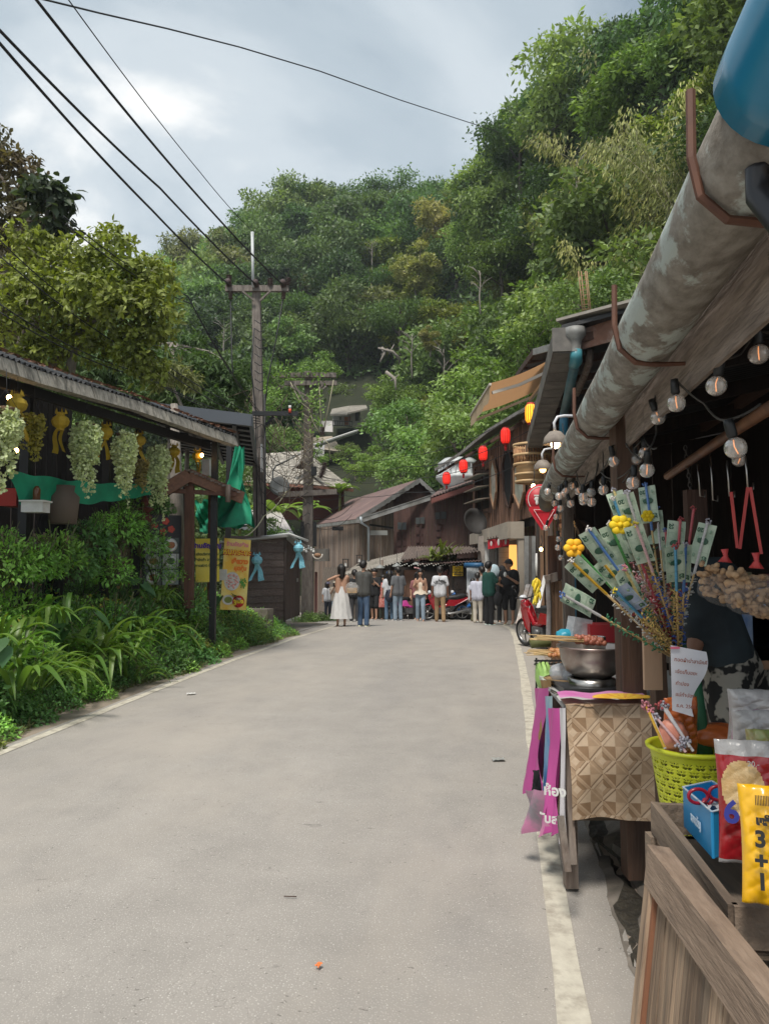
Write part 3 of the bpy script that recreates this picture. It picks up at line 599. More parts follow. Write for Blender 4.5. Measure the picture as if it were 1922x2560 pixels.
# banana plants
def blade(m,base,d,L_,wd,up=.9,drop=1.1,n=8,fold=.25):
    "long arching leaf"
    d = Vector(d).normalized(); s = d.cross(Vector((0,0,1))).normalized(); b = len(m.v)
    for i in range(n+1):
        t = i/n; c = Vector(base)+d*L_*(t*.9)+Vector((0,0,1))*L_*(up*t-drop*t*t); ww = wd*(sin(pi*min(1,t*.93+.07))**.6)*(1-.35*t)+.002
        m.v += [c-s*ww+Vector((0,0,fold*ww)),c,c+s*ww+Vector((0,0,fold*ww))]
        if i: k = b+3*(i-1); m.f += [[k,k+1,k+4,k+3],[k+1,k+2,k+5,k+4]]; m.sm += [True,True]; m.mi += [m.cur,m.cur]
m = M()
for a in range(9): blade(m,(0,0,1.5),(cos(a*.7),sin(a*.7),0),1.7,.26,up=.9+.1*(a % 3),drop=.75+.15*(a % 2))
bm_ = m.mesh('banana_leaves',G5); m = M().tube([(0,0,0),(0,0,1.6)],[.12,.07],9); bs_ = m.mesh('banana_stem',G3)
for (px,py,d,s,lab) in [(690,1290,29,.9,'banana plant between the two utility poles'),(760,1285,30,.8,'banana plant behind the second utility pole'),(600,1285,27,.6,'banana plant beside the folded green tarp'),(850,1230,40,.8,'banana plant in front of the dark red house wall')]:
    q = P(px,py,d); e_ = empty('banana_plant',(q.x,q.y,q.z-1.6*s),px,lab,'plant'); e_.scale = (s,)*3; link(bpy.data.objects.new('leaves',bm_),e_); link(bpy.data.objects.new('stem',bs_),e_)
# dead branches
for (px,py,px2,py2,d,lab) in [(965,930,990,975,60,'bare pale dead branch on the slope above the white house'),(1000,900,945,870,62,'broken pale stub on the wooded slope'),(955,870,950,905,62,'short pale dead stump on the wooded slope')]:
    m = M(); a = P(px,py,d); b = P(px2,py2,d-.5); m.tube([Vector((0,0,0)),(b-a)*.5+Vector((.3,0,.2)),b-a],[.16,.13,.07],7); m.tube([(b-a)*.5,(b-a)*.6+Vector((.6,0,.7))],[.09,.04],5); o = m.build('dead_branch',BARKP,label=lab,cat='branch'); o.location = a
# embankment planting -----------------------------------------------
def heart(seed,n,R,H,mt,size,name='foliage',tm=LEAFV):
    p = rv(n)*np.cbrt(rng.uniform(.15,1,(n,1)))*np.array([R,R,H]); p[:,2] = np.abs(p[:,2])
    out = p/np.array([R,R,H]); V,Fc = leaves(p,out+rv(n)*.7-np.array([0,0,.35]),out*.6+np.array([0,0,.8])+rng.normal(size=(n,3))*.35,rng.uniform(.6,1.3,n)*size,tm)
    me = npmesh(name,V,Fc,mt); return me
stm = M(); 
for i in range(14): a = i*2.4; stm.tube([(0,0,-.1),(.15*cos(a),.15*sin(a),.25),(.33*cos(a),.33*sin(a),.42+.1*(i % 3))],.008,4)
stm = stm.mesh('stems',mat('stem_green',(.08,.09,.03),.7))
YL = leafmat('leaf_yellow',(.38,.32,.04),(.20,.24,.03),isl=.4)
G8 = leafmat('leaf_fresh',(0.184,0.381,0.075),(0.294,0.510,0.114),rand=.2,isl=.55)
G9 = leafmat('leaf_deep',(0.105,0.237,0.079),(0.172,0.316,0.105),rand=.2,isl=.5)
BV = [heart(i,620,.5,.5,mt,sz,tm=t) for i,(mt,sz,t) in enumerate([(G8,.095,LEAFV),(G9,.10,LEAFR),(G8,.075,LEAFR),(G9,.07,LEAFV),(G4,.10,LEAFV)])]
def bankz(l,y):
    k = 1.0 if y < 14.5 else max(.12,1-(y-14.5)/4); return gz(y)+float(np.interp(-l,[0,.25,.6,1.0,1.5,2.2],[-.02,.22,.48,.72,FL-.03,FL]))*k
BK = ['fresh green pointed-leaf bush','deep green round-leaf bush','fresh small round-leaf bush','dark fine-leaved bush','yellowish bush']; BL = ['low on the bank','halfway up the bank','high on the bank']; BY = [' nearest the camera',' by the first terrace posts',' below the menu board',' before the brown shed',' by the shed steps']
r3 = random.Random(11); cnt = 0
for y in np.arange(5.2,18.2,.42):
    for l in (.02,-.28,-.6,-.95,-1.35,-1.75):
        if y > 16.4 and l < -.6: continue
        ll = l+r3.uniform(-.14,.14); yy = y+r3.uniform(-.2,.2); k = r3.choice([0,0,1,1,2,3,3]) if r3.random() > .05 else 4
        s = r3.uniform(.55,.95)*(.6 if l > -.1 else 1)*(.8 if y > 14 else 1); b = bank_edge(yy)
        e_ = empty('bank_bush',S(b+ll,yy,bankz(ll,yy)-.05),r3.uniform(0,6),BK[k]+' '+BL[0 if l > -.5 else (1 if l > -1.2 else 2)]+BY[int((yy-4.9)/3.4)],'bush',BK[k]+' bushes '+BL[0 if l > -.5 else (1 if l > -1.2 else 2)]+BY[int((yy-4.9)/3.4)]); e_.scale = (s,s,s*r3.uniform(.8,1.25))
        link(bpy.data.objects.new('foliage',BV[k]),e_); 
        if r3.random() < .5: link(bpy.data.objects.new('stems',stm),e_)
        cnt += 1
print('bank bushes',cnt)
# climbing shrubs in front of the terrace
for i,(px,py,d,s) in enumerate([(140,1372,9.4,.8),(220,1345,10.2,.75),(300,1310,11,.85),(350,1330,11.4,.9),(20,1400,8.6,.8),(90,1400,9,.7),(180,1400,9.8,.7),(280,1420,10.6,.7),(390,1420,11.8,.7),(10,1350,8.7,.5),(330,1260,11.6,.5),(400,1260,12,.5),(255,1300,10.5,.4),(470,1500,12.2,.75),(440,1420,12.1,.6),(380,1360,11.8,.6)]):
    q = P(px,py,d); e_ = empty('climbing_shrub',(q.x,q.y,q.z-.3*s),i*1.3,BK[(0,1,0,3,2)[i % 5]].replace('bush','climbing shrub')+(' by the menu board' if px > 330 else ' below the hanging plants' if px > 120 else ' at the left edge')+(', upper tier' if py < 1340 else ', lower tier'),'shrub','climbing shrubs along the terrace fence'); e_.scale = (s,s,s*1.2)
    link(bpy.data.objects.new('foliage',BV[(0,1,0,3,2)[i % 5]]),e_); link(bpy.data.objects.new('stems',stm),e_)
# strap-leaf clumps, every leaf its own piece
bl = []
for k in range(5):
    m = M(); blade(m,(0,0,0),(1,0,0),.44+.07*k,.026+.003*k,up=1.5-.13*k,drop=.8+.13*k,n=9,fold=.5); bl.append(m.mesh('strap_leaf',leafmat('leaf_strap',(0.080,0.168,0.026),(0.148,0.237,0.048),rand=.3,isl=.1,rough=.4)))
def strap(px,py,d,s,n,label,ldir=.0):
    q = P(px,py,d); e_ = empty('strap_leaf_plant',q,0,label,'plant','strap-leaved plants on the left bank'); e_.scale = (s,)*3
    for i in range(n):
        a = r3.uniform(0,2*pi) if r3.random() < .45 else r3.gauss(ldir,.7); o = inst('leaf',r3.choice(bl),e_); o.location = (r3.gauss(0,.12),r3.gauss(0,.12),0); o.rotation_euler = (0,r3.uniform(-.5,.25),a); t = r3.uniform(.6,1.1); o.scale = (t,t*r3.uniform(.8,1.5),t*r3.uniform(.9,1.2))
for i,(px,py,d,s,n,lab) in enumerate([(70,1720,7.4,1.15,34,'large strap-leaved clump nearest the camera at the left edge'),(20,1640,7.6,1.0,26,'strap-leaved clump at the far left behind the nearest one'),(215,1655,8.9,1.15,34,'strap-leaved clump in the middle of the bank, just above the road'),(280,1640,9.4,1.1,32,'broad strap-leaved clump right of the middle of the bank'),(160,1700,8.4,.8,20,'short strap-leaved clump at the bank foot'),(345,1600,10.2,1.05,28,'strap-leaved clump under the orange tinted foliage'),(400,1600,11,1.0,26,'strap-leaved clump farthest along the bank'),(330,1700,9.6,.7,16,'low strap-leaved clump leaning over the dusty shoulder'),(120,1560,8.4,.9,20,'strap-leaved clump high on the bank'),(385,1500,11.2,.9,14,'upright strap-leaved clump below the menu board')]):
    strap(px,py,d,s,n,lab,-.3)
# big soft leaves (taro)
m = M(); hl = []
for sgn in (1,):
    pts = [(0,0),(-.12,.16),(0,.26),(.2,.24),(.42,.12),(.6,0),(.42,-.12),(.2,-.24),(0,-.26),(-.12,-.16)]
    m.v = [(x,y,-.35*x*x+.12*abs(y)) for x,y in pts]+[(.2,0,0)]; m.f = [[i,(i+1) % 10,10] for i in range(10)]; m.sm = [True]*10; m.mi = [0]*10
taro = m.mesh('taro_leaf',leafmat('leaf_taro',(0.045,0.118,0.045),(0.073,0.146,0.055),rand=.2,isl=.1))
tst = M().tube([(0,0,-.55),(-.05,0,-.2),(0,0,0)],.008,5).mesh('taro_stem',G3)
def taroplant(px,py,d,s,n,lab):
    q = P(px,py,d); e_ = empty('broad_leaf_plant',q,0,lab,'plant')
    for i in range(n):
        a = r3.uniform(0,6.3); mt4 = Matrix.Translation((.22*s*cos(a),.22*s*sin(a),r3.uniform(-.1,.18)*s)) @ Euler((r3.uniform(-.3,.3),r3.uniform(.2,.9),a)).to_matrix().to_4x4() @ Matrix.Scale(s*.5,4)
        l = inst('leaf',taro,e_,mt4); inst('stem',tst,l)
taroplant(4,1600,7.0,.7,6,'plant with huge soft leaves at the very left edge of the bank'); taroplant(200,1560,8.9,.9,6,'broad-leaved plant in the middle of the bank'); taroplant(330,1470,10.8,.8,6,'broad-leaved plant near the top of the bank'); taroplant(455,1560,12.6,.9,7,'drooping broad-leaved plant below the yellow banner'); taroplant(560,1500,14,.8,6,'pale variegated plant beside the orange poster')
# bright low flowering weeds and fringe
def fringe(name,label,y0,y1,l0,l1,n,mt,size,hgt,tm=LEAFV):
    y = rng.uniform(y0,y1,n); l = rng.uniform(l0,l1,n); X = np.array([bank_edge(a)+b+.163*a for a,b in zip(y,l)]); Z = np.array([bankz(min(0,b),a) for a,b in zip(y,l)])+rng.uniform(0,hgt,n)*(1-np.abs(l-(l0+l1)/2)/(abs(l1-l0)/2)*.6)
    p = np.stack([X,y,np.maximum(Z,-.35)],1); V,Fc = leaves(p,rv(n)+np.array([.3,0,.3]),rv(n)*.5+np.array([.3,-.3,1]),rng.uniform(.5,1.3,n)*size,tm)
    link(tag(bpy.data.objects.new(name,npmesh(name,V,Fc,mt)),label,kind='stuff'))
fringe('weeds','low weeds spilling over the foot of the bank',4.5,18,-.25,.16,9000,G9,.045,.2)
fringe('grass','dry grass tufts along the bank foot',4.5,17.5,-.05,.22,5000,G3,.07,.08,LONG)
fringe('ground_ivy','mixed small leaves filling the gaps between the bank bushes',4.5,17.5,-1.9,0,22000,G8,.06,.35)
fringe('yellow_flowering_weeds','bright weeds with tiny yellow flowers at the far end of the bank',12.3,15.2,-.5,.12,9000,G5,.05,.45)
fringe('yellow_flowers','tiny yellow flowers among bright weeds',12.3,15.2,-.5,.12,420,mat('flower_yellow',(.8,.65,.02),.6),.03,.5)
fringe('yellow_leaves','scattered yellowing leaves on the bank',5,15,-1.9,-.3,500,YL,.10,.75)
fringe('dead_leaves','withered brown leaves hanging on the bank',6,15,-1.8,-.3,350,mat('leaf_dead',(.32,.16,.07),.8,(.45,.28,.12),5),.09,.6)
for i,(px,py,d,s) in enumerate([(560,1560,14.3,.8),(600,1580,14.6,.8),(530,1600,13.7,.7),(585,1610,14.2,.6),(615,1545,15.3,.6),(500,1560,13.4,.8)]):
    q = P(px,py,d); e_ = empty('small_leaf_shrub',(q.x,q.y,q.z-.15),i,'dusty small-leaved shrub at the road end of the bank, before the shed','shrub','small-leaved shrubs before the shed'); e_.scale = (s,)*3
    link(bpy.data.objects.new('foliage',BV[3]),e_)
# ================================================================== buildings and poles
ROOFR = mat('roof_rust_brown',(.175,.11,.10),.75,(.12,.08,.075),2,bump=.1,dirt=(.24,.16,.14),dscale=.9,dfac=.6)
ROOFG = mat('roof_old_grey',(.34,.31,.27),.85,(.20,.18,.155),3,bump=.3,dirt=(.1,.09,.07),dscale=.8,dfac=.5)
ROOFD = mat('roof_dark',(.035,.036,.038),.6,(.02,.02,.02),3)
def corrug(name,a,b,c,d,pitch,amp,mt,parent,thick=.01,**k):
    "corrugated sheet: corrugations run from a->d, repeating along a->b"
    a,b,c,d = map(Vector,(a,b,c,d)); n = (b-a).cross(d-a).normalized(); L_ = (b-a).length; nu = max(4,int(L_/pitch*4)); m = M()
    m.sheet(a,b,c,d,nu,2,lambda u,v: n*amp*sin(u*L_/pitch*2*pi)); nb = len(m.v)
    m.sheet(a-n*thick,b-n*thick,c-n*thick,d-n*thick,nu,2,lambda u,v: n*amp*sin(u*L_/pitch*2*pi))
    return m.build(name,mt,parent,**k)
def wall_boards(name,a,b,z0a,z0b,z1a,z1b,w,th,mt,parent,gap=.008,seed=0,out=None,jit=.01,kind=None,joined=True,holes=()):
    "vertical boards between ground points a,b (xy); bottom/top heights vary linearly"
    r = random.Random(seed); a = Vector((a[0],a[1],0)); b = Vector((b[0],b[1],0)); L_ = (b-a).length; n = max(1,round(L_/w)); d = (b-a)/L_; o = Vector((-d.y,d.x,0)) if out is None else Vector(out)
    m = M(); res = []
    for i in range(n):
        u0 = i/n; u1 = (i+1)/n; um = (u0+u1)/2; segs = [(z0a+(z0b-z0a)*um,(z1a+(z1b-z1a)*u0,z1a+(z1b-z1a)*u1))]
        for (h0,h1,zz0,zz1) in holes:
            if h0 < um < h1:
                segs = [(segs[0][0],(zz0,zz0)),(zz1,segs[0][1])]
        j = o*r.uniform(0,jit)
        for (s0,(s1,s2)) in segs:
            if max(s1,s2)-s0 < .03: continue
            p0 = a+d*(L_*u0+gap/2)+j; p1 = a+d*(L_*u1-gap/2)+j; q = M() if not joined else m
            z0 = s0+r.uniform(-.02,.02)*(not holes)
            q.slab([(p0.x,p0.y,z0),(p1.x,p1.y,z0),(p1.x,p1.y,s2),(p0.x,p0.y,s1)],th,o)
            if not joined: res.append(q.build(name,mt,parent))
    if joined: return m.build(name,mt,parent,kind=kind)
    return res
def island(mt,amt):
    return mt
WG = mat('boards_weathered',(.29,.21,.155),.88,(.12,.08,.06),3,(5,5,.35),.5,0,isl=.3,dirt=(.34,.31,.29),dscale=1.1,dfac=.55)
WB = mat('boards_dark_red',(.085,.042,.034),.85,(.045,.023,.018),3,(5,5,.4),.3,0,isl=.3)
WS = mat('slats_brown',(.23,.12,.075),.8,(.09,.05,.034),3,(5,5,.4),.4,0,isl=.55)
# --- barn (weathered gable building at the bend) --------------------
barn = empty('wooden_barn',(P(898,1500,31).x,31,gz(31)),0,'weathered wooden barn with rust-brown corrugated gable roof at the bend','barn')
iT = Matrix.Translation(-barn.location)
class MB(M):
    def build(s,name,mats,parent=None,**k):
        s.v = [tuple(iTcur @ Vector(p)) for p in s.v]; return M.build(s,name,mats,parent,**k)
iTcur = iT
def rel(o): o.location = o.location + iTcur.translation; return o
A1 = P(898,1295,31); A0 = P(786,1312,41); AP = P(1048,1200,33.5); RB = P(870,1252,44)
gr = P(1110,1262,34); zb = gz(34)-.1
rel(corrug('roof',A1+Vector((.0,-.35,-.05)),A0,RB,AP+Vector((0,-.35,0)),.15,.02,ROOFR,barn))
rel(corrug('roof',AP+Vector((0,-.35,0)),RB,RB+Vector((2.5,1,-1.4)),P(1115,1250,34)+Vector((0,-.3,0)),.15,.02,ROOFR,barn))
# side wall (faces left/front) below eave A1-A0, gable front A1-gr
b1 = (A1.x,A1.y); b0 = (A0.x,A0.y)
rel(wall_boards('side_wall',b0,b1,P(786,1545,41).z,P(898,1545,31).z,A0.z-.1,A1.z-.08,.17,.03,WG,barn,seed=1,out=(-.4,-1,0),holes=[(.02,.10,P(800,1545,41).z,P(800,1430,40).z),(.34,.45,P(835,1545,39).z+.6,P(840,1435,38).z)]))
rel(wall_boards('gable_wall',b1,(P(984,1400,32.5).x,32.5),P(898,1545,31).z,P(984,1545,32.5).z,A1.z-.08,P(984,1246,32.5).z,.19,.03,WG,barn,seed=2,out=(0,-1,0)))
m = M(); m.slab([P(984,1300,32.5),P(1110,1300,34),P(1110,1258,34),P(1048,1204,33.6),P(984,1246,32.5)],.05,(0,-1,0)); rel(m.build('gable_panel',WB,barn))
# verge and scalloped barge boards, gutter along gable, downpipe
m = M()
for (p,q_,n) in [(A1+Vector((-.1,-.5,-.02)),AP+Vector((0,-.5,.05)),26),(AP+Vector((0,-.5,.05)),P(1112,1256,34)+Vector((0,-.5,0)),12)]:
    for i in range(n):
        a = p.lerp(q_,i/n); b = p.lerp(q_,(i+1)/n); m.slab([a+Vector((0,0,-.20-.05*(i % 2))),b+Vector((0,0,-.20-.05*((i+1) % 2))),b,a],.03,(0,-1,0))
rel(m.build('barge_board',GALV,barn))
m = M(); m.bar(A1+Vector((0,-.6,-.16)),A0+Vector((-.3,-.3,-.16)),.16,.14); rel(m.build('gutter',GALV,barn))
m = M(); m.bar(P(905,1300,30.6),P(1080,1243,30.8),.22,.2); m.bar(P(905,1300,30.6)+Vector((0,0,.1)),P(1080,1243,30.8)+Vector((0,0,.1)),.27,.03); rel(m.build('gutter',GALV,barn))
m = M(); m.tube([P(902,1292,30.5),P(902,1306,30.5),P(921,1318,30.8),P(921,1410,30.8)],.055,8); rel(m.build('downpipe',mat('pipe_grey_blue',(.42,.47,.5),.5),barn))
m = M(); m.bar(P(925,1312,30.6),P(982,1320,31.5),.06,.08); rel(m.build('strut',BLACK,barn))
m = M(); m.bar(P(926,1332,30.9),P(968,1332,31.6),.03,.2); rel(m.build('louvre',mat('louvre_pale',(.5,.52,.5),.6,wave=('Z',30,0)),barn))
# windows/doors in side wall: dark recess, red-brown door
m = M(); m.slab([P(786,1545,41.3),P(812,1545,39.5),P(812,1430,39.5),P(786,1430,41.3)],.05,(0,-1,0)); rel(m.build('doorway',mat('door_red_brown',(.10,.03,.025),.7),barn))
for (x0,x1,y0,y1,d) in [(806,822,1440,1548,38.6),(832,836,1436,1500,37),(846,858,1438,1502,36)]:
    m = M(); m.slab([P(x0,y1,d),P(x1,y1,d-.6),P(x1,y0,d-.6),P(x0,y0,d)],.05,(-.3,-1,0)); rel(m.build('shutter',WG if x0 != 832 else DARK,barn))
for (x0,x1,y0,y1,d) in [(830,862,1316,1326,35.5)]:
    m = M(); m.slab([P(x0,y1,d),P(x1,y1,d-1.8),P(x1,y0,d-1.8),P(x0,y0,d)],.05,(-.3,-1,0)); rel(m.build('vent_slot',DARK,barn))
# woven bamboo lower wall patch
WEAVE = mat('woven_bamboo',(.25,.2,.16),.85,(.10,.08,.065),12,wave=('X',9,3),bump=.6)
m = M(); m.sheet(P(795,1542,39.6),P(890,1545,30.9),P(890,1418,30.9),P(810,1418,38),24,10,lambda u,v: (0,.05*((int(u*24)+int(v*10)) % 2)-.06,0),False); rel(m.build('woven_panel',WEAVE,barn))
# --- dark red annex wall with lower roof --------------------------------
annex = empty('dark_annex',(P(1090,1500,33).x,33,gz(33)),0,'dark red-brown boarded house wall with scalloped rusty roof edge between barn and slatted house','house')
iTcur = Matrix.Translation(-annex.location)
rel(wall_boards('wall',(P(984,1400,31.6).x,31.6),(P(1205,1400,29.5).x,29.5),P(984,1405,31.6).z,P(1205,1405,29.5).z,P(984,1268,31.6).z,P(1205,1205,29.5).z,.2,.04,WB,annex,out=(0,-1,0),seed=3))
rel(corrug('roof',P(1075,1243,29.9),P(1200,1200,28.6),P(1215,1185,34),P(1100,1222,35),.15,.02,ROOFR,annex))
m = M(); p = P(1078,1246,29.9); q_ = P(1200,1203,28.6)
for i in range(22):
    a = p.lerp(q_,i/22); b = p.lerp(q_,(i+1)/22); m.slab([a+Vector((0,0,-.16)),a.lerp(b,.5)+Vector((0,0,-.24)),b+Vector((0,0,-.16)),b,a],.02,(0,-1,0))
rel(m.build('scalloped_edge',mat('rust_edge',(.16,.055,.045),.8),annex))
GLD = mat('dark_glass',(.04,.045,.045),.15,(.07,.075,.07),3)
for (x0,x1,y0,y1) in [(994,1004,1306,1324),(1005,1015,1306,1324),(1039,1049,1294,1310),(1050,1061,1293,1309),(1088,1100,1281,1298),(1102,1115,1279,1297)]:
    d = 31.35-(x0-984)/221*2.1; f_ = M(); a = [P(x0,y1,d),P(x1,y1,d),P(x1,y0,d),P(x0,y0,d)]; f_.slab(a,.05,(0,-1,0)); w_ = rel(f_.build('window',GLD,annex))
for (x0,x1,y0,y1) in [(992,1018,1330,1385),(1038,1063,1318,1382),(1088,1118,1310,1362)]:
    d = 31.4-(x0-984)/221*2.1; m = M()
    for (xa,xb) in [(x0,(x0+x1)/2-.5),((x0+x1)/2+.5,x1)]:
        m.slab([P(xa,y1,d),P(xb,y1,d),P(xb,y0,d),P(xa,y0,d)],.05,(0,-1,0))
        for k in range(3): ya = y0+(y1-y0)*(k+.12)/3; yb = y0+(y1-y0)*(k+.85)/3; m.slab([P(xa+2.5,yb,d-.05),P(xb-2.5,yb,d-.05),P(xb-2.5,ya,d-.05),P(xa+2.5,ya,d-.05)],.03,(0,-1,0))
    rel(m.build('shutter',mat('shutter_dark',(.05,.02,.016),.7),annex))
# roof ventilator
m = M(); m.lathe([(.62,0),(.62,.22),(.95,.5),(.95,.62),(.8,.62),(.8,1.0),(.86,1.0),(.86,1.08),(.6,1.25),(0,1.32)],n=24)
for i in range(24): m.bar((.84*cos(i*pi/12),.84*sin(i*pi/12),.62),(.84*cos(i*pi/12),.84*sin(i*pi/12),1.02),.04,.04)
o = m.build('roof_ventilator',mat('white_metal',(.55,.57,.57),.4,(.4,.42,.43),4),label='round silvery white ventilator drum behind the dark annex roof',cat='ventilator'); o.location = P(1147,1232,33.5); o.scale = (1.1,1.1,1.25)
# satellite dish
m = M(); m.lathe([(.02,0),(.35,.05),(.7,.2),(.95,.42),(.95,.44),(.7,.22),(.35,.07),(.02,.02)],n=28); 
e_ = empty('satellite_dish',P(1180,1307,26),0,'dark mesh satellite dish sticking out from the slatted house','satellite dish'); o = m.build('dish',mat('dish_mesh',(.045,.042,.04),.8),e_); o.rotation_euler = (R_(62),R_(-58),.9); o.scale = (.5,.5,.5); M().tube([(0,0,0),(.5,.3,-.3)],.03,6).build('arm',BLACK,e_)
# --- shop lean-to under the annex ---------------------------------------
shop = empty('open_shop',(P(1040,1545,29).x,29,gz(29)),0,'open-fronted wooden shop under a sagging corrugated lean-to','shop'); iTcur = Matrix.Translation(-shop.location)
def P2(px,py,d): return P(px,py,d)
rel(corrug('roof',P(850,1440,29.4),P(1010,1403,27.6),P(1030,1376,31),P(900,1407,31),.14,.03,ROOFG,shop))
rel(corrug('roof',P(1000,1400,27.8),P(1200,1378,25.2),P(1205,1366,28),P(1020,1366,30.5),.14,.03,mat('roof_rust_old',(.17,.13,.11),.9,(.09,.07,.06),4,bump=.4),shop))
rel(corrug('awning_roof',P(1045,1412,26.8),P(1203,1402,25),P(1203,1394,27),P(1050,1400,28.5),.14,.02,ROOFR,shop))
for (px,d,y0) in [(954,28.6,1400),(1128,26.6,1405),(980,30,1400),(862,31,1425),(1180,26.4,1403)]:
    m = M(); m.tube([P(px,1552,d),P(px+1,1480,d),P(px,y0,d)],.07,7); rel(m.build('post',WOODG,shop))
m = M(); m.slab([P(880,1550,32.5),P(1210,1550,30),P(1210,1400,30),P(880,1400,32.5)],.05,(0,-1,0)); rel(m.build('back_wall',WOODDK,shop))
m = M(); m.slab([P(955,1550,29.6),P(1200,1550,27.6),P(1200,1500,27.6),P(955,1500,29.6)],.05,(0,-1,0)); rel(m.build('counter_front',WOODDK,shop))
m = M(); m.slab([P(1010,1520,28.2),P(1060,1520,27.9),P(1060,1425,27.9),P(1010,1425,28.2)],.05,(0,-1,0)); rel(m.build('plywood_panel',mat('ply_brown',(.17,.085,.05),.7,(.10,.05,.03),2),shop))
rel(corrug('tin_wall',P(1166,1530,25.5),P(1205,1530,25.2),P(1205,1417,25.2),P(1166,1417,25.5),.09,.012,mat('tin',(.42,.45,.47),.5),shop))
m = M(); m.tube([P(1162,1413,25.3),P(1206,1413,24.9)],.09,10); rel(m.build('rolled_awning',mat('blue_roll',(.02,.10,.22),.5),shop))
# lattice shelf
m = M()
for r_ in range(5): m.bar(P(922,1428+r_*4,29.3),P(1000,1427+r_*4,28.6),.02,.03)
for i in range(26): m.bar(P(922+i*3.1,1426,29.3-i*.027),P(922+i*3.1,1446,29.3-i*.027),.03,.02)
rel(m.build('lattice',mat('lattice_wood',(.3,.25,.19),.8),shop,kind='stuff'))
m = M()
for i in range(18): m.box(P(925+i*4.6,1455+(i*7 % 5),29.8),(.05,.05,.35+.1*(i % 3)))
rel(m.build('hanging_goods',mat('goods_dark',(.07,.05,.045),.8,(.14,.11,.09),7,isl=.5),shop,kind='stuff'))
# dried red goods hanging
m = M(); rr = random.Random(5)
for i in range(26): c = P(rr.uniform(1106,1128),rr.uniform(1424,1442),26.6); m.tube([c,c+Vector((rr.uniform(-.08,.08),0,-.12))],[.035,.012],5)
m.build('hanging_dried_goods',mat('dried_red',(.35,.13,.10),.7,(.2,.07,.06),5,isl=.4),label='bunch of reddish dried goods hanging left of the yellow shop sign',cat='dried goods')
# yellow sign
def sign_board(name,label,cat,pts,t,mt,nrm=None):
    m = M(); m.slab(pts,t,nrm); return m.build(name,mt,label=label,cat=cat)
ysig = empty('shop_sign',P(1143,1422,26),0,'small yellow sign with a smiling face outline hanging at the dark shop','sign'); iTcur = Matrix.Translation(-ysig.location)
m = M(); m.slab([P(1131,1440,26),P(1157,1440,26),P(1157,1415,26),P(1131,1415,26)],.03,(0,-1,0)); rel(m.build('board',mat('sign_yellow',(.85,.55,.02),.5),ysig))
INK = mat('ink_black',(.02,.02,.02),.6); INKR = mat('ink_red',(.6,.02,.02),.5)
T = Matrix.Translation(P(1144,1431,25.96)-ysig.location) @ Matrix.Rotation(pi/2,4,'X'); textmesh('ขายดี แซ่บๆ',.075,INK,ysig,T,bold=.003); T = Matrix.Translation(P(1144,1436.5,25.96)-ysig.location) @ Matrix.Rotation(pi/2,4,'X'); textmesh('มีที่จอดรถ',.075,INK,ysig,T,bold=.003)
m = M(); m.tube([Vector((.1*cos(a),0,.06*sin(a))) for a in np.linspace(0,2*pi,16)],.006,4); o = m.build('face_outline',INK,ysig); o.location = P(1144,1421.5,25.95)-ysig.location
m = M(); m.tube([Vector((.05*cos(a),0,.03*sin(a))) for a in np.linspace(pi,2*pi,8)],.005,4); o = m.build('smile',INK,ysig); o.location = P(1144,1421.5,25.95)-ysig.location
# fern clump on shop roof
m = M(); rr = random.Random(8)
for i in range(60): a = rr.uniform(0,2*pi); blade(m,(rr.uniform(-.45,.45),rr.uniform(-.3,.3),0),(cos(a),sin(a)*.6,0),rr.uniform(.4,.75),.06,up=rr.uniform(.8,1.9),drop=.8,n=4)
o = m.build('staghorn_fern',leafmat('leaf_fern',(.16,.19,.04),(.10,.14,.03),rand=0,isl=.4),label='yellow-green fern clump growing on the shop roof edge',cat='fern'); o.location = P(1105,1402,26.7)
# shop lamps
def bulb_mat(n,c,s): return mat(n,(.9,.85,.7),.4,emit=c,es=s)
EW = bulb_mat('lamp_cool',(.75,.85,1),6); EO = bulb_mat('lamp_warm',(1,.55,.18),9); EY = bulb_mat('lamp_yellow',(1,.72,.3),9)
for (px,py,d,mt_,lab) in [(950,1417,28,EW,'round white hanging lamp left of the shop post'),(992,1413,27.6,EW,'round bluish-white hanging lamp nearest the shop post'),(1042,1408,27.4,EO,'warm orange hanging lamp in the middle of the shop front')]:
    e_ = empty('hanging_lamp',P(px,py,d),0,lab,'lamp'); M().ball((0,0,0),.045).build('bulb',mt_,e_); M().lathe([(.02,.08),(.17,-.02),(.18,-.05)],n=14).build('shade',mat('shade_grey',(.25,.26,.25),.5),e_); M().tube([(0,0,.08),(0,0,.45)],.008,4).build('cord',WIRE,e_)
m = M()
for i in range(34): c = P(1000+i*5.6,1409+(i*5 % 7),26.9-(i*.04)); m.ball(c,.025,6)
m.build('string_lights',mat('tiny_bulb',(.6,.6,.55),.3),label='string of tiny unlit bulbs under the shop eave',cat='string lights',kind='stuff')
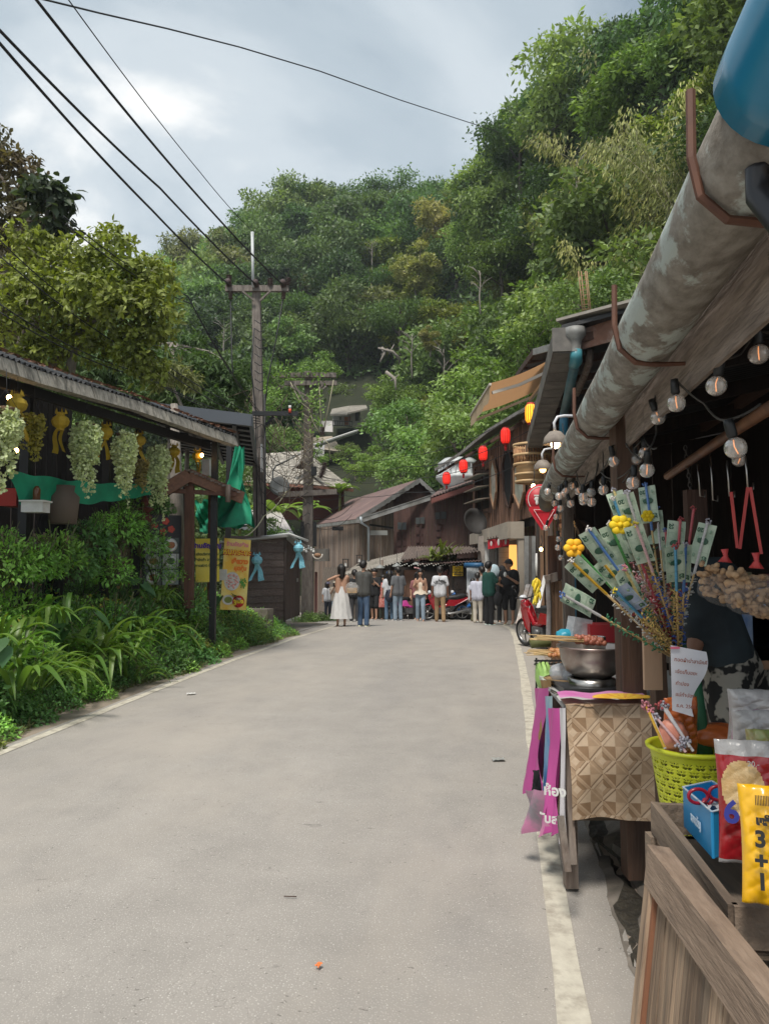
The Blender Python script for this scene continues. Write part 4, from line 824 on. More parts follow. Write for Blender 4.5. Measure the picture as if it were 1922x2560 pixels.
# --- slatted house (B) --------------------------------------------------
HB_ = empty('slatted_house',(4.0,22,gz(22)),0,'tall brown slatted wooden house with open louvre windows and beige shop frame','house'); iTcur = Matrix.Translation(-HB_.location)
f0 = Vector((3.42,28.5,0)); f1 = Vector((4.25,20.9,0))   # facade line, far -> near
def FB(t,z,off=0.0): v = f0.lerp(f1,t); return Vector((v.x-off,v.y-off*.11,z))
zt0,zt1 = CAMZ+4.6,CAMZ+4.55; zb_ = CAMZ+1.0
def zfac(t,py): return P(0,py,f0.lerp(f1,t).y).z
rel(wall_boards('slat_wall',(f0.x,f0.y),(f1.x,f1.y),zb_,zb_+.25,CAMZ+3.7,CAMZ+4.35,.115,.05,WS,HB_,gap=.03,seed=5,out=(-1,-.1,0),jit=.02,kind='stuff',holes=[(.07,.36,zfac(.17,1275),zfac(.17,1180)),(.60,.73,zfac(.66,1260),zfac(.66,1135))]))
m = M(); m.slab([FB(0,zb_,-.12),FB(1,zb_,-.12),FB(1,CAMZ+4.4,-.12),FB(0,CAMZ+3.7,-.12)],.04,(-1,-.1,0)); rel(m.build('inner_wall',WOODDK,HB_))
rel(wall_boards('end_wall',(f1.x,f1.y),(f1.x+1.7,f1.y+.3),zb_-.6,zb_-.6,CAMZ+4.4,CAMZ+5.3,.09,.05,WS,HB_,gap=.02,seed=6,out=(0,-1,0),kind='stuff'))
rel(wall_boards('end_wall',(f0.x,f0.y),(f0.x+3,f0.y),zb_-3,zb_-3,CAMZ+3.7,CAMZ+5,.15,.05,WS,HB_,gap=.02,seed=6,out=(0,-1,0),kind='stuff'))
# roof: eave line far low -> near high
e0 = P(1086,1172,30.3); e1 = P(1345,1003,18.3)
ctrl = [e0,P(1150,1130,27.2),P(1220,1072,23.8),P(1290,1030,20.8),e1]
m = M()
for i in range(4):
    a,b = ctrl[i],ctrl[i+1]; up_ = Vector((3.2,.4,1.9)); m.sheet(a,b,b+up_,a+up_,3,6); m.sheet(a-Vector((0,0,.07)),b-Vector((0,0,.07)),b+up_-Vector((0,0,.07)),a+up_-Vector((0,0,.07)),3,6)
    m.slab([a-Vector((0,0,.1)),b-Vector((0,0,.1)),b+Vector((0,0,.01)),a+Vector((0,0,.01))],.03,(-1,0,0))
rel(m.build('roof',mat('roof_edge',(.30,.29,.27),.6,(.12,.10,.09),3),HB_))
m = M()
for i in range(9): t = i/8; p = ctrl[0].lerp(ctrl[4],t)-Vector((0,0,.22)); m.bar(p+Vector((.1,0,0)),p+Vector((2.6,.3,1.5)),.05,.1)
rel(m.build('rafters',WOODB,HB_))
# open awning windows
PANE = mat('frosted_pane',(.50,.52,.45),.3,(.2,.23,.19),4)
for r_ in range(3):
    y0 = (1192,1222,1252)[r_]
    for (t0,t1) in ((.07,.36),):
        tm_ = (t0+t1)/2; zt = zfac(tm_,y0-2); m = M(); a,b = FB(t0+.005,zt),FB(t1-.005,zt); out = Vector((-.46,-.05,-.06))
        wn = empty('window',(0,0,0)); COL.objects.unlink(wn); link(wn,HB_); wn.location = a+iTcur.translation
        q = M(); q.slab([Vector((0,0,0)),b-a,b-a+out,out],.02); q.build('pane',PANE,wn)
        q = M(); 
        for (s_,e_) in [(Vector((0,0,0)),b-a),(out,b-a+out),(Vector((0,0,0)),out),(b-a,b-a+out)]: q.bar(s_,e_,.04,.035)
        q.build('frame',mat('window_frame_grey',(.22,.18,.14),.8),wn)
m = M()
for t in (.07,.207,.36): m.bar(FB(t,zfac(t,1282),.03),FB(t,zfac(t,1172),.03),.07,.06)
for y_ in (1280,1248,1214,1178): m.bar(FB(.07,zfac(.07,y_*.995+7),.04),FB(.36,zfac(.36,y_),.04),.06,.06)
rel(m.build('window_frame',WOODB,HB_))
# hexagonal opening with tan frames left and right
hexp = [(.66,1268),(.60,1230),(.595,1160),(.63,1128),(.70,1128),(.735,1160),(.73,1230),(.69,1268)]
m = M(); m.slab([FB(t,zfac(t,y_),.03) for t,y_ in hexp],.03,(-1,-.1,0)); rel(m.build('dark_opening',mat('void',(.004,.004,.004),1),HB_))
m = M()
for i in range(len(hexp)): a = hexp[i]; b = hexp[(i+1) % len(hexp)]; m.bar(FB(a[0],zfac(a[0],a[1]),.06),FB(b[0],zfac(b[0],b[1]),.06),.07,.05)
rel(m.build('hexagonal_frame',WOODB,HB_))
for (tc_,hw) in ((.47,.05),(.86,.07)):
    hp = [(tc_-hw*.3,1140),(tc_+hw,1180),(tc_+hw,1230),(tc_+hw*.2,1272),(tc_-hw,1235),(tc_-hw,1175)]
    m = M()
    for i in range(6): a = hp[i]; b = hp[(i+1) % 6]; m.bar(FB(a[0],zfac(a[0],a[1]),.14),FB(b[0],zfac(b[0],b[1]),.14),.08,.05)
    f_ = rel(m.build('frame_panel',WOODT,HB_)); m = M(); m.slab([FB(t,zfac(t,y_),.12) for t,y_ in hp],.02,(-1,-.1,0)); 
    o = m.build('pane',PANE,f_); o.location = (0,0,0)
# beige ground floor frame
BEIGE = mat('beige_cladding',(.42,.37,.30),.7,(.36,.31,.26),3,dirt=(.25,.21,.17),dscale=1,dfac=.4)
K0 = P(1173,1362,28.5); K1 = P(1268,1345,21.8); 
m = M(); m.slab([P(1173,1362,28.3),P(1220,1354,24.7),P(1220,1320,24.7),P(1173,1336,28.3)],.5,(-1,-.1,0)); rel(m.build('fascia_panel',BEIGE,HB_))
m = M(); m.slab([P(1221,1354,24.6),P(1268,1346,21.8),P(1268,1304,21.8),P(1221,1320,24.6)],.5,(-1,-.1,0)); rel(m.build('fascia_panel',BEIGE,HB_))
m = M(); m.slab([P(1268.5,1345,21.78),P(1300,1345,21.9),P(1300,1304,21.9),P(1268.5,1304,21.78)],.3,(0,-1,0)); rel(m.build('fascia_panel',BEIGE,HB_))
m = M(); m.box((P(1302,1400,21.9).x,22.0,(P(0,1304,22).z+gz(22))/2),(.17,.25,P(0,1304,22).z-gz(22))); rel(m.build('column',BEIGE,HB_))
for (x0,x1,mt_) in [(1195,1211,0),(1212,1222,1),(1223,1236,0),(1238,1246,1),(1312,1321,1),(1322,1328,0),(1329,1338,1)]:
    d = 25.5 if x0 < 1300 else 20.8; m = M(); m.slab([P(x0,1556,d),P(x1,1556,d),P(x1,1340,d),P(x0,1340,d)],.12,(0,-1,0)); rel(m.build('pillar',[WHITE if mt_ else WOODG,WHITE][0] if mt_ else mat('pillar_grey',(.35,.31,.27),.8,(.25,.22,.2),5),HB_))
TILEW = mat('tile_wall',(.34,.32,.29),.4,(.30,.28,.26),4)
m = M()
for i in range(7):
    for j in range(14): a = P(1246+i*8.3,1550-j*13,25); b = P(1246+i*8.3+8,1550-j*13-12.6,25); m.slab([a,Vector((b.x,25,a.z)),b,Vector((a.x,25,b.z))],.02,(0,-1,0))
rel(m.build('tiles',TILEW,HB_,kind='stuff'))
m = M(); m.slab([P(1240,1560,25.1),P(1310,1560,25.1),P(1310,1330,25.1),P(1240,1330,25.1)],.05,(0,-1,0)); rel(m.build('back_wall',mat('grout',(.12,.11,.1),.9),HB_))
m = M(); m.slab([P(1272,1432,24.7),P(1293,1432,24.7),P(1293,1362,24.7),P(1272,1362,24.7)],.03,(0,-1,0)); rel(m.build('lit_window',mat('orange_glow',(.6,.3,.1),.6,emit=(1,.42,.1),es=.55),HB_))
# red noren
nor = empty('noren_curtain',P(1247,1356,24),0,'short red split curtain with white marks under the beige fascia','curtain'); iTcur = Matrix.Translation(-nor.location)
NR = mat('noren_red',(.50,.015,.03),.8)
for i in range(3):
    x0 = 1219+i*18; ya = 1349-i*3.2; m = M(); m.sheet(P(x0,ya+24,23.7-i*.4),P(x0+17.4,ya+22,23.4-i*.4),P(x0+17.4,ya-3,23.4-i*.4),P(x0,ya,23.7-i*.4),6,4,lambda u,v: (0,.03*sin(u*9),0)); o = rel(m.build('cloth_strip',NR,nor))
    c = P(x0+8.5,ya+10,23.35-i*.4); m = M(); m.ball((0,0,0),(.035,.006,.11 if i else .08),10); q = m.build('white_mark',WHITE,o); q.location = c-nor.location-o.location
m = M(); m.bar(P(1217,1349,23.75),P(1273,1340,22.5),.03,.03)
for i in range(8): m.bar(P(1219+i*7,1349-i*1.2,23.7-i*.16),P(1219+i*7,1343-i*1.2,23.7-i*.16),.03,.02)
rel(m.build('rod',WOODB,nor))
# red lanterns on their wires
def lantern(px,py,d,w_,h_,label,tassel=True,mt_=None):
    c = P(px,py,d); e_ = empty('paper_lantern',c,0,label,'lantern','red lanterns strung in front of the slatted house'); r = w_/2; m = M(); pr = [(r*.62,-h_/2),(r*.92,-h_*.36),(r,0),(r*.92,h_*.36),(r*.62,h_/2)]
    k = 14; vs = []; 
    m.lathe(pr,n=k,smooth=False); m.build('shade',mt_ or mat('lantern_red',(.75,.02,.015),.6,emit=(1,.03,.015),es=.28),e_)
    m = M()
    for j in range(14): a = j*2*pi/14; m.tube([(x*cos(a)*1.01,x*sin(a)*1.01,z) for x,z in pr],.006,4,smooth=False)
    m.lathe([(r*.64,h_/2-.01),(r*.64,h_/2+.03),(0,h_/2+.03)],n=12); m.lathe([(0,-h_/2-.03),(r*.64,-h_/2-.03),(r*.64,-h_/2)],n=12); m.build('ribs',mat('lantern_rib',(.35,.01,.01),.6),e_)
    if tassel: M().tube([(0,0,-h_/2),(0,0,-h_*.62),(0,0,-h_*.66),(0,0,-h_*.98)],[.015,.02,.045,.03],6).build('tassel',mat('lantern_tassel',(.5,.02,.02),.8),e_)
    return e_
for a in [(1263,1090,19.6,.26,.40,'nearest and highest red lantern, below the awning'),(1207,1134,21.8,.27,.40,'second red lantern from the right, in front of the slats'),(1158,1166,24.6,.29,.40,'third red lantern from the right, before the ventilator'),(1116,1196,27.5,.30,.42,'smallest and lowest red lantern, at the left end of the wire')]: lantern(*a)
def wire(name,label,pts,r,sag=0,mt_=None,n=14,grp=None,cat='wire'):
    m = M(); 
    for a,b in zip(pts[:-1],pts[1:]): m.tube([a.lerp(b,i/n)-Vector((0,0,sag*4*(i/n)*(1-i/n))) for i in range(n+1)],r,5)
    return m.build(name,mt_ or WIRE,label=label,cat=cat,group=grp)
wire('lantern_wire','thin dark wire carrying the red lanterns',[P(1100,1188,28.5),P(1116,1180,27.5),P(1158,1148,24.6),P(1207,1115,21.8),P(1263,1070,19.6),P(1330,1040,17)],.008)
for i,(ya,yb) in enumerate([(1250,1140),(1215,1098),(1186,1070),(1160,1010)]): wire('cable','thin cable crossing from the poles to the slatted house',[P(760,ya-40,25),P(1010,ya-20,26),P(1335,yb,19)],.01,.3,grp='cables crossing to the slatted house')
# awning
aw = empty('fabric_awning',(3.0,17,CAMZ+3.6),0,'tan fabric awning stretched out over the road with pale folding arm','awning'); iTcur = Matrix.Translation(-aw.location)
AWN = leafmat('awning_fabric',(.42,.26,.15),(.38,.23,.13),rand=0,isl=0.001,tr=.5,rough=.8,g=(1.1,1.0,.85,1))
fa = P(1225,958,15.2); fb = P(1176,1038,19.0); wa = P(1372,900,15.2); wb = P(1345,975,19.0)
m = M(); m.sheet(fa,wa,wb,fb,8,6,lambda u,v: (0,0,-.05*sin(pi*u))); rel(m.build('canopy',AWN,aw))
m = M(); m.sheet(fa,fb,fb-Vector((.02,0,.35)),fa-Vector((.02,0,.33)),10,2,lambda u,v: (.02*sin(u*20)*v,0,-.03*abs(sin(u*14))*v)); rel(m.build('valance',mat('valance',(.42,.31,.19),.8),aw))
m = M(); m.bar(fa-Vector((0,0,.02)),fb-Vector((0,0,.02)),.05,.05); m.bar(fa+Vector((.05,.1,-.18)),P(1298,962,15.4),.05,.06); m.bar(P(1298,962,15.4),P(1366,930,15.4),.06,.06); m.bar(fb-Vector((0,.1,.2)),P(1335,990,18.8),.05,.06); m.bar(P(1325,1000,18),P(1362,950,16),.07,.07); rel(m.build('arm',mat('awning_arm',(.5,.45,.38),.5),aw))
# dark steel roof corner above the awning
cr_ = empty('roof_corner',P(1350,880,17),0,'dark steel roof corner with grey fascia above the tan awning','roof'); iTcur = Matrix.Translation(-cr_.location)
m = M(); m.slab([P(1334,876,16),P(1400,858,14.5),P(1480,900,22),P(1290,940,22)],.05,(0,0,1)); rel(m.build('sheet',ROOFD,cr_)); m = M(); m.bar(P(1334,880,16),P(1400,862,14.5),.05,.14); rel(m.build('fascia',GALV,cr_)); m = M(); m.bar(P(1334,880,16),P(1290,940,22),.05,.14)
for t in (.25,.5,.75): m.bar(P(1334,884,16).lerp(P(1290,946,22),t),P(1400,866,14.5).lerp(P(1480,906,22),t),.08,.12)
rel(m.build('purlin',WOODB,cr_))
# --- barrel-shaped bamboo balcony ---------------------------------------
bb = empty('bamboo_barrel',P(1330,1165,15.5),0,'giant pale bamboo steamer-like barrel with hoops fixed on the house front','barrel'); s_ = 15.5/F
m = M()
for i in range(44): a = i*2*pi/44; m.tube([(46*s_*cos(a),46*s_*sin(a),46*s_),(44*s_*cos(a),44*s_*sin(a),2*s_)],.012,5)
m.build('slats',mat('bamboo_orange',(.45,.24,.11),.6,(.3,.15,.07),6,isl=.3),bb,kind='stuff')
M().lathe([(41*s_,0),(40*s_,-40*s_),(0,-40*s_)],n=30).build('drum',mat('bamboo_skin',(.50,.32,.16),.6,(.42,.25,.12),3,(1,1,12)),bb)
for (r_,z) in ((47,52),(46.5,26),(46,3),(43,-22),(42,-40)):
    M().lathe([(r_*s_,(z-3)*s_),((r_+1.5)*s_,(z-3)*s_),((r_+1.5)*s_,(z+3)*s_),(r_*s_,(z+3)*s_),(r_*s_,(z-3)*s_)],n=30).build('hoop',mat('bamboo_hoop',(.55,.37,.19),.55),bb)
# --- tiled roof house, white hillside house -----------------------------
TR = empty('grey_roof_house',P(760,1240,42),0,'house with grey shingled hip roof and small front gable behind the poles','house'); iTcur = Matrix.Translation(-TR.location)
m = M(); rp_ = [P(608,1190,40),P(672,1132,45),P(752,1128,47),P(880,1216,42),P(668,1210,38)]
m.slab([P(600,1205,40),P(770,1212,38.5),P(760,1128,45),P(665,1136,45)],.1); m.slab([P(770,1212,38.5),P(880,1222,41),P(760,1128,45)],.1)
rel(m.build('roof',ROOFG,TR))
SH = M().box((0,0,0),(.32,.22,.02)).mesh('shingle',mat('shingle',(.40,.36,.31),.85,(.26,.23,.2),3,rand=.3,dirt=(.13,.12,.1),dscale=1.5,dfac=.5))
qa,qb,qc,qd = P(600,1205,40),P(770,1212,38.5),P(760,1128,45),P(665,1136,45)
nrm_ = (qb-qa).cross(qd-qa).normalized(); 
if nrm_.z < 0: nrm_ = -nrm_
m = M(); rr = random.Random(2)
for r_ in range(22):
    v = (r_+.5)/22; a = qa.lerp(qd,v); b = qb.lerp(qc,v); k = int((b-a).length/.24)
    for i in range(k): 
        c = a.lerp(b,(i+.5*(r_ % 2))/k)+nrm_*(.03+rr.uniform(0,.02)); ux = (b-a).normalized(); uy = nrm_.cross(ux); ws = .11; hs = .2
        m.add([c-ux*ws-uy*hs+nrm_*.03,c+ux*ws-uy*hs+nrm_*.03,c+ux*ws+uy*hs,c-ux*ws+uy*hs],[(0,1,2,3)])
qa,qb,qc = P(770,1212,38.5),P(880,1222,41),P(760,1128,45); n3 = (qb-qa).cross(qc-qa).normalized(); n3 = n3 if n3.z > 0 else -n3
for r_ in range(22):
    v = (r_+.5)/22; a = qa.lerp(qc,v); b = qb.lerp(qc,v); k = max(1,int((b-a).length/.24))
    for i in range(k):
        c = a.lerp(b,(i+.5)/k)+n3*(.03+rr.uniform(0,.02)); ux = (b-a).normalized(); uy = n3.cross(ux)
        m.add([c-ux*.11-uy*.2+n3*.03,c+ux*.11-uy*.2+n3*.03,c+ux*.11+uy*.2,c-ux*.11+uy*.2],[(0,1,2,3)])
rel(m.build('shingles',mat('shingle_i',(.46,.42,.36),.85,(.32,.29,.25),3,isl=.35,dirt=(.13,.12,.1),dscale=1.5,dfac=.5),TR,kind='stuff'))
m = M(); m.slab([P(735,1170,39.5),P(768,1140,39.8),P(800,1180,39.5)],.1,(0,-1,0)); rel(m.build('gable',WOODB,TR)); 
m = M(); m.bar(P(733,1172,39.2),P(768,1136,39.5),.35,.08); m.bar(P(768,1136,39.5),P(803,1184,39.2),.35,.08); rel(m.build('gable_trim',ROOFG,TR))
m = M(); m.bar(P(600,1209,39.8),P(770,1216,38.3),.1,.14); m.bar(P(770,1216,38.3),P(882,1226,40.8),.1,.14); rel(m.build('eave_board',mat('eave_red',(.22,.10,.07),.8),TR))
m = M(); m.slab([P(640,1300,41),P(860,1300,41.5),P(860,1218,41.5),P(640,1210,41)],.1,(0,-1,0)); rel(m.build('wall',mat('wall_dark_red',(.08,.025,.02),.8),TR))
WH = empty('white_hillside_house',P(860,1070,73),0,'small white house with grey roof on the wooded slope','house'); iTcur = Matrix.Translation(-WH.location); WW = mat('white_render',(.62,.60,.60),.85,(.5,.48,.47),1)
m = M(); m.slab([P(832,1062,73),P(877,1066,72),P(877,1030,72),P(832,1036,73)],.2,(0,-1,0)); rel(m.build('wall',WW,WH))
m = M(); m.slab([P(878,1066,71),P(903,1055,71),P(900,1025,71),P(878,1028,71)],.2,(0,-1,0)); rel(m.build('wall',WW,WH))
m = M(); m.slab([P(800,1078,72),P(832,1080,71),P(832,1052,71.5),P(800,1052,72)],.2,(0,-1,0)); rel(m.build('wall',WW,WH))
m = M(); m.slab([P(784,1120,65),P(812,1110,65),P(810,1140,65),P(784,1155,65)],.2,(0,-1,0)); rel(m.build('wall',WW,WH))
m = M(); m.slab([P(825,1036,69),P(868,1034,68),P(874,1014,75),P(830,1022,75)],.15,(0,0,1)); m.slab([P(868,1032,68),P(918,1020,69),P(915,1012,75),P(875,1014,75)],.15,(0,0,1)); rel(m.build('roof',ROOFG,WH))
for (x0,x1,y0,y1,nm,mt_) in [(861,871,1042,1062,'door',mat('door_orange',(.35,.12,.05),.7)),(849,853,1042,1050,'window',GLD),(872,876,1040,1052,'shutter',mat('shut_red',(.25,.08,.05),.7)),(888,897,1032,1052,'window',GLD)]:
    m = M(); m.slab([P(x0,y1,70.7),P(x1,y1,70.7),P(x1,y0,70.7),P(x0,y0,70.7)],.1,(0,-1,0)); rel(m.build(nm,mt_,WH))
m = M(); m.bar(P(832,1052,69.5),P(880,1054,69.5),.06,.06); m.bar(P(832,1063,69.5),P(880,1066,69.5),.06,.06)
for i in range(9): m.bar(P(832+i*6,1052,69.5),P(832+i*6,1066,69.5),.05,.05)
rel(m.build('railing',BLACK,WH)); m = M(); m.bar(P(786,1112,61),P(893,1076,65),.5,.12); m.bar(P(786,1118,61),P(893,1081,65),.1,.15); rel(m.build('lower_roof',mat('pale_sheet',(.5,.5,.48),.6),WH))
m = M(); m.slab([P(770,1095,71),P(830,1090,71),P(860,1130,67),P(772,1118,67)],.3,(0,-.7,.7)); rel(m.build('retaining_wall',mat('dusty_rock',(.45,.38,.3),.9,(.3,.25,.2),1.5,bump=.6),WH))
# tin roof patch behind the shed
sc_ = empty('tin_roof_shack',P(640,1330,26),0,'low shack with pale ribbed tin roof seen behind the brown shed','shack'); iTcur = Matrix.Translation(-sc_.location)
rel(corrug('roof',P(590,1320,24),P(740,1345,24),P(690,1262,30),P(600,1268,30),.16,.02,mat('tin_pale',(.48,.45,.43),.6,(.34,.31,.3),2),sc_)); m = M(); m.bar(P(590,1316,23.8),P(670,1312,23.8),.08,.06); m.bar(P(610,1300,24.5),P(690,1300,24.5),.06,.06); rel(m.build('frame',BLACK,sc_))
# ------------------------------------------------------------------ utility poles
PC = mat('insulator',(.06,.035,.03),.35)
def insul(m,c,ax,k=5,r=.07,s=.045):
    ax = Vector(ax).normalized(); q = ax.to_track_quat('Z','Y').to_matrix().to_4x4(); T = Matrix.Translation(c) @ q; pr = [(0,0)]
    for i in range(k): pr += [(r*.4,i*s),(r,i*s+s*.2),(r,i*s+s*.35),(r*.4,i*s+s*.8)]
    pr += [(0,k*s)]; m.lathe(pr,n=10,T=T)
def rel_all(): pass
p1 = empty('utility_pole',(P(655,1500,21).x,21,gz(21)),0,'taller square concrete pole with insulators and a white rod on top','utility pole','concrete utility poles'); iTcur = Matrix.Translation(-p1.location)
bx_ = P(655,1560,21); tx_ = P(641,715,21); d_ = (tx_-Vector((bx_.x,21,gz(21))))
m = M(); b = Vector((bx_.x,21,gz(21)-.3)); t = tx_
for sx,sy in ((-1,-1),(1,-1),(1,1),(-1,1)): pass
vs = [(b.x+sx*.19,b.y+sy*.19,b.z) for sx,sy in ((-1,-1),(1,-1),(1,1),(-1,1))]+[(t.x+sx*.11,t.y+sy*.11,t.z) for sx,sy in ((-1,-1),(1,-1),(1,1),(-1,1))]
m.add(vs,[(0,1,5,4),(1,2,6,5),(2,3,7,6),(3,0,4,7),(4,5,6,7)]); rel(m.build('shaft',CONC,p1))
m = M(); m.bar(P(564,722,20.85),P(722,722,20.85),.13,.17); rel(m.build('crossarm',CONC,p1))
m = M(); m.bar(P(606,728,20.7),P(636,752,20.8),.04,.05); m.bar(P(676,728,20.7),P(650,752,20.8),.04,.05); rel(m.build('brace',CONC,p1))
m = M(); m.tube([P(633,718,20.75),P(631,580,20.75)],.045,6); rel(m.build('rod',mat('rod_white',(.55,.57,.57),.5),p1))
for (px,py,ax) in [(573,712,(0,-1,.3)),(641,714,(0,-1,.3)),(709,714,(0,-1,.3)),(573,706,(0,0,1)),(676,714,(0,0,1)),(717,712,(.3,0,1))]:
    m = M(); insul(m,P(px,py,20.8),ax,5,.085); rel(m.build('insulator',PC,p1))
for (px,py,ax) in [(577,730,(0,0,-1)),(710,730,(-.1,0,-1))]:
    m = M(); insul(m,P(px,py,20.8),ax,5,.07); rel(m.build('insulator',PC,p1))
m = M(); m.tube([P(577,748,20.8),P(580,900,20.8),P(583,935,20.6)],.02,5); m.tube([P(707,750,20.8),P(690,850,20.8),P(670,950,20.7),P(662,1020,20.6)],.02,5); m.tube([P(636,820,20.6),P(628,920,20.6),P(640,1030,20.6),P(643,1350,20.6)],.02,5)
m.tube([P(662,985,20.6),P(664,1400,20.5)],.03,6)
for k in range(9): y_ = 800+k*21; m.tube([P(637,y_,20.7),P(650,y_+9,20.65),P(662,y_+5,20.8)],.012,4)
rel(m.build('cable_run',WIRE,p1)); m = M(); m.slab([P(652,1180,20.7),P(658,1180,20.7),P(657,1110,20.7),P(652,1110,20.7)],.03,(0,-1,0)); rel(m.build('number_plate',mat('plate_pale',(.6,.6,.6),.6),p1)); m = M(); m.bar(P(630,1034,20.3),P(745,1034,20.5),.1,.12); m.bar(P(665,1062,20.5),P(684,1042,20.5),.07,.07); rel(m.build('bracket',BLACK,p1)); m = M(); m.tube([P(725,1032,20.4),P(725,1022,20.4)],.04,8); rel(m.build('fuse_red',mat('fuse',(.6,.08,.04),.5),p1)); m = M(); m.tube([P(725,1022,20.4),P(725,1014,20.4)],.04,8); rel(m.build('fuse_white',WHITE,p1))
p2 = empty('utility_pole',(P(770,1535,24).x,24,gz(24)),0,'shorter concrete pole wrapped in vines with three crossarms and hanging basket','utility pole','concrete utility poles'); iTcur = Matrix.Translation(-p2.location)
b = Vector((P(769,1535,24).x,24,gz(24)-.3)); t = P(772,930,24); vs = [(b.x+sx*.19,b.y+sy*.19,b.z) for sx,sy in ((-1,-1),(1,-1),(1,1),(-1,1))]+[(t.x+sx*.12,t.y+sy*.12,t.z) for sx,sy in ((-1,-1),(1,-1),(1,1),(-1,1))]
m = M().add(vs,[(0,1,5,4),(1,2,6,5),(2,3,7,6),(3,0,4,7),(4,5,6,7)]); rel(m.build('shaft',CONC,p2))
for (x0,x1,y_,h) in [(700,840,938,.13),(712,842,958,.12),(696,842,1233,.15)]:
    m = M(); m.bar(P(x0,y_+(4 if h == .15 else 0),23.75),P(x1,y_-(4 if h == .15 else 0),23.75),.12,h+.02); rel(m.build('crossarm',CONC,p2))
m = M()
for (x0,y0,x1,y1) in [(726,965,766,990),(816,965,780,995),(735,960,768,1015),(808,960,778,1012),(740,1215,765,1185),(810,1215,780,1190)]: m.bar(P(x0,y0,23.6),P(x1,y1,23.7),.04,.05)
rel(m.build('brace',CONC,p2)); m = M()
m.tube([P(726,955,23.6),P(750,1005,23.7),P(770,1020,23.7),P(785,1060,23.6),P(805,1092,23.6)],.02,5); m.tube([P(834,950,23.6),P(825,1000,23.6),P(806,1092,23.6)],.02,5); m.tube([P(798,960,23.6),P(804,1092,23.6)],.015,5); m.tube([P(805,1095,23.6),P(822,1110,23.6),P(826,1150,23.6)],.02,5)
for k in range(14): y_ = 985+k*17; m.tube([P(760,y_,23.8),P(772,y_+8,23.72),P(786,y_-2,23.9)],.014,4)
rel(m.build('vine_wrap',mat('vine_pale',(.28,.26,.18),.8),p2))
for (px,py,ax,r_) in [(806,1088,(0,0,1),.09),(800,1195,(.45,0,1),.12),(806,1175,(.4,0,1),.12)]:
    m = M(); insul(m,P(px,py,23.6),ax,6,r_); rel(m.build('insulator',PC,p2))
m = M(); m.box(P(785,1178,23.6),(.16,.14,.28)); rel(m.build('box',BLACK,p2)); m = M(); m.box(P(756,1335,23.7),(.1,.1,.8)); m.box(P(787,1335,23.7),(.1,.1,.8)); rel(m.build('clamp_post',BLACK,p2))
V_,F_ = leaves(np.array([P(random.choice([700,712,725,770,790,800])+random.gauss(0,14),925+random.gauss(0,12),23.6) for _ in range(150)]),rv(150),rv(150)+np.array([0,-.5,.5]),.13,LEAFV)
V2,F2 = leaves(np.array([P(random.choice([785,800,745,780])+random.gauss(0,7),random.choice([1000,1050,990,1090])+random.gauss(0,22),23.6) for _ in range(170)]),rv(170),rv(170)+np.array([0,-.5,.5]),.15,LEAFV)
o = bpy.data.objects.new('climbing_leaves',npmesh('climbing_leaves',np.concatenate([V_,V2]),np.concatenate([F_,F2+len(V_)]),G5)); link(o,p2); rel(o); o['kind'] = 'stuff'
m = M(); m.tube([P(805,1372,22.9),P(805,1403,22.9)],.24,14,False); rel2 = m.build('hanging_basket',mat('basket_grey',(.24,.22,.19),.9,(.12,.11,.1),6,wave=('Z',12,3),bump=.5),label='grey woven basket hanging beside the second utility pole',cat='basket')
wire('basket_cord','thin cord holding the grey basket',[P(799,1372,22.9),P(800,1315,23.2),P(811,1372,22.9)],.008)
# overhead wires
W = 'overhead power lines crossing the sky'
wire('power_line','lower of the two close black lines from the first crossarm to the left edge',[P(573,712,20.7),P(380,525,14),P(-20,85,8.5)],.022,.05,grp=W)
wire('power_line','upper of the two close black lines from the first crossarm to the left edge',[P(641,712,20.7),P(400,470,14),P(-20,55,8.5)],.022,.05,grp=W)
wire('power_line','black line from the right crossarm end to the top edge',[P(709,714,20.7),P(495,490,14.5),P(80,-15,8.6)],.022,.05,grp=W)
wire('power_line','thin line from the white rod to the top edge',[P(631,578,20.75),P(500,430,15),P(165,-10,8.8)],.009,.05,grp=W)
wire('power_line','single long dark line slanting down to the right across the whole sky',[P(95,-5,9),P(250,33,10.5),P(420,72,12),P(600,118,14.2),P(800,178,17),P(1000,250,21),P(1245,330,28)],.014,0,grp=W)
for i,(x0,y0,x1,y1) in enumerate([(160,540,470,740),(165,560,480,760),(0,600,300,830),(0,640,420,930),(0,760,350,930),(0,780,380,950)]):
    wire('cable','dark cable sagging through the left trees toward the poles',[P(x0,y0,12.5),P(x1,y1,16),P(650,1030+i*6,20.7)],.012,.15,grp='cables through the left trees')
for i in range(9): wire('cable','tangled thin cable strung between the two poles',[P(560+i*12,1015+i*7,19),P(655,1060+i*28,20.6),P(770,1100+i*26,23.7),P(880,1110+i*22,27)],.009,.35,grp='tangled cables between the poles')
wire('pale_cable','pale yellow cable slanting up from behind the shed',[P(612,1340,19),P(660,1290,20),P(716,1228,23)],.015,.1,mat('cable_pale',(.5,.47,.3),.7))
rr = random.Random(77)
vm = M()
for i in range(46):
    x0 = rr.choice([640,668,720,760]); y0 = rr.uniform(960,1180); pts = [P(x0+rr.gauss(0,14),y0,21.4)]
    for k in range(5): q = pts[-1]; pts.append(q+Vector((rr.gauss(0,.22),rr.gauss(0,.1),-rr.uniform(.1,.5))))
    vm.tube(pts,.009,4)
vm.build('vine_tangle',mat('vine_brown',(.14,.11,.075),.9),label='tangle of dry brown vines hanging between the utility poles',cat='vines')
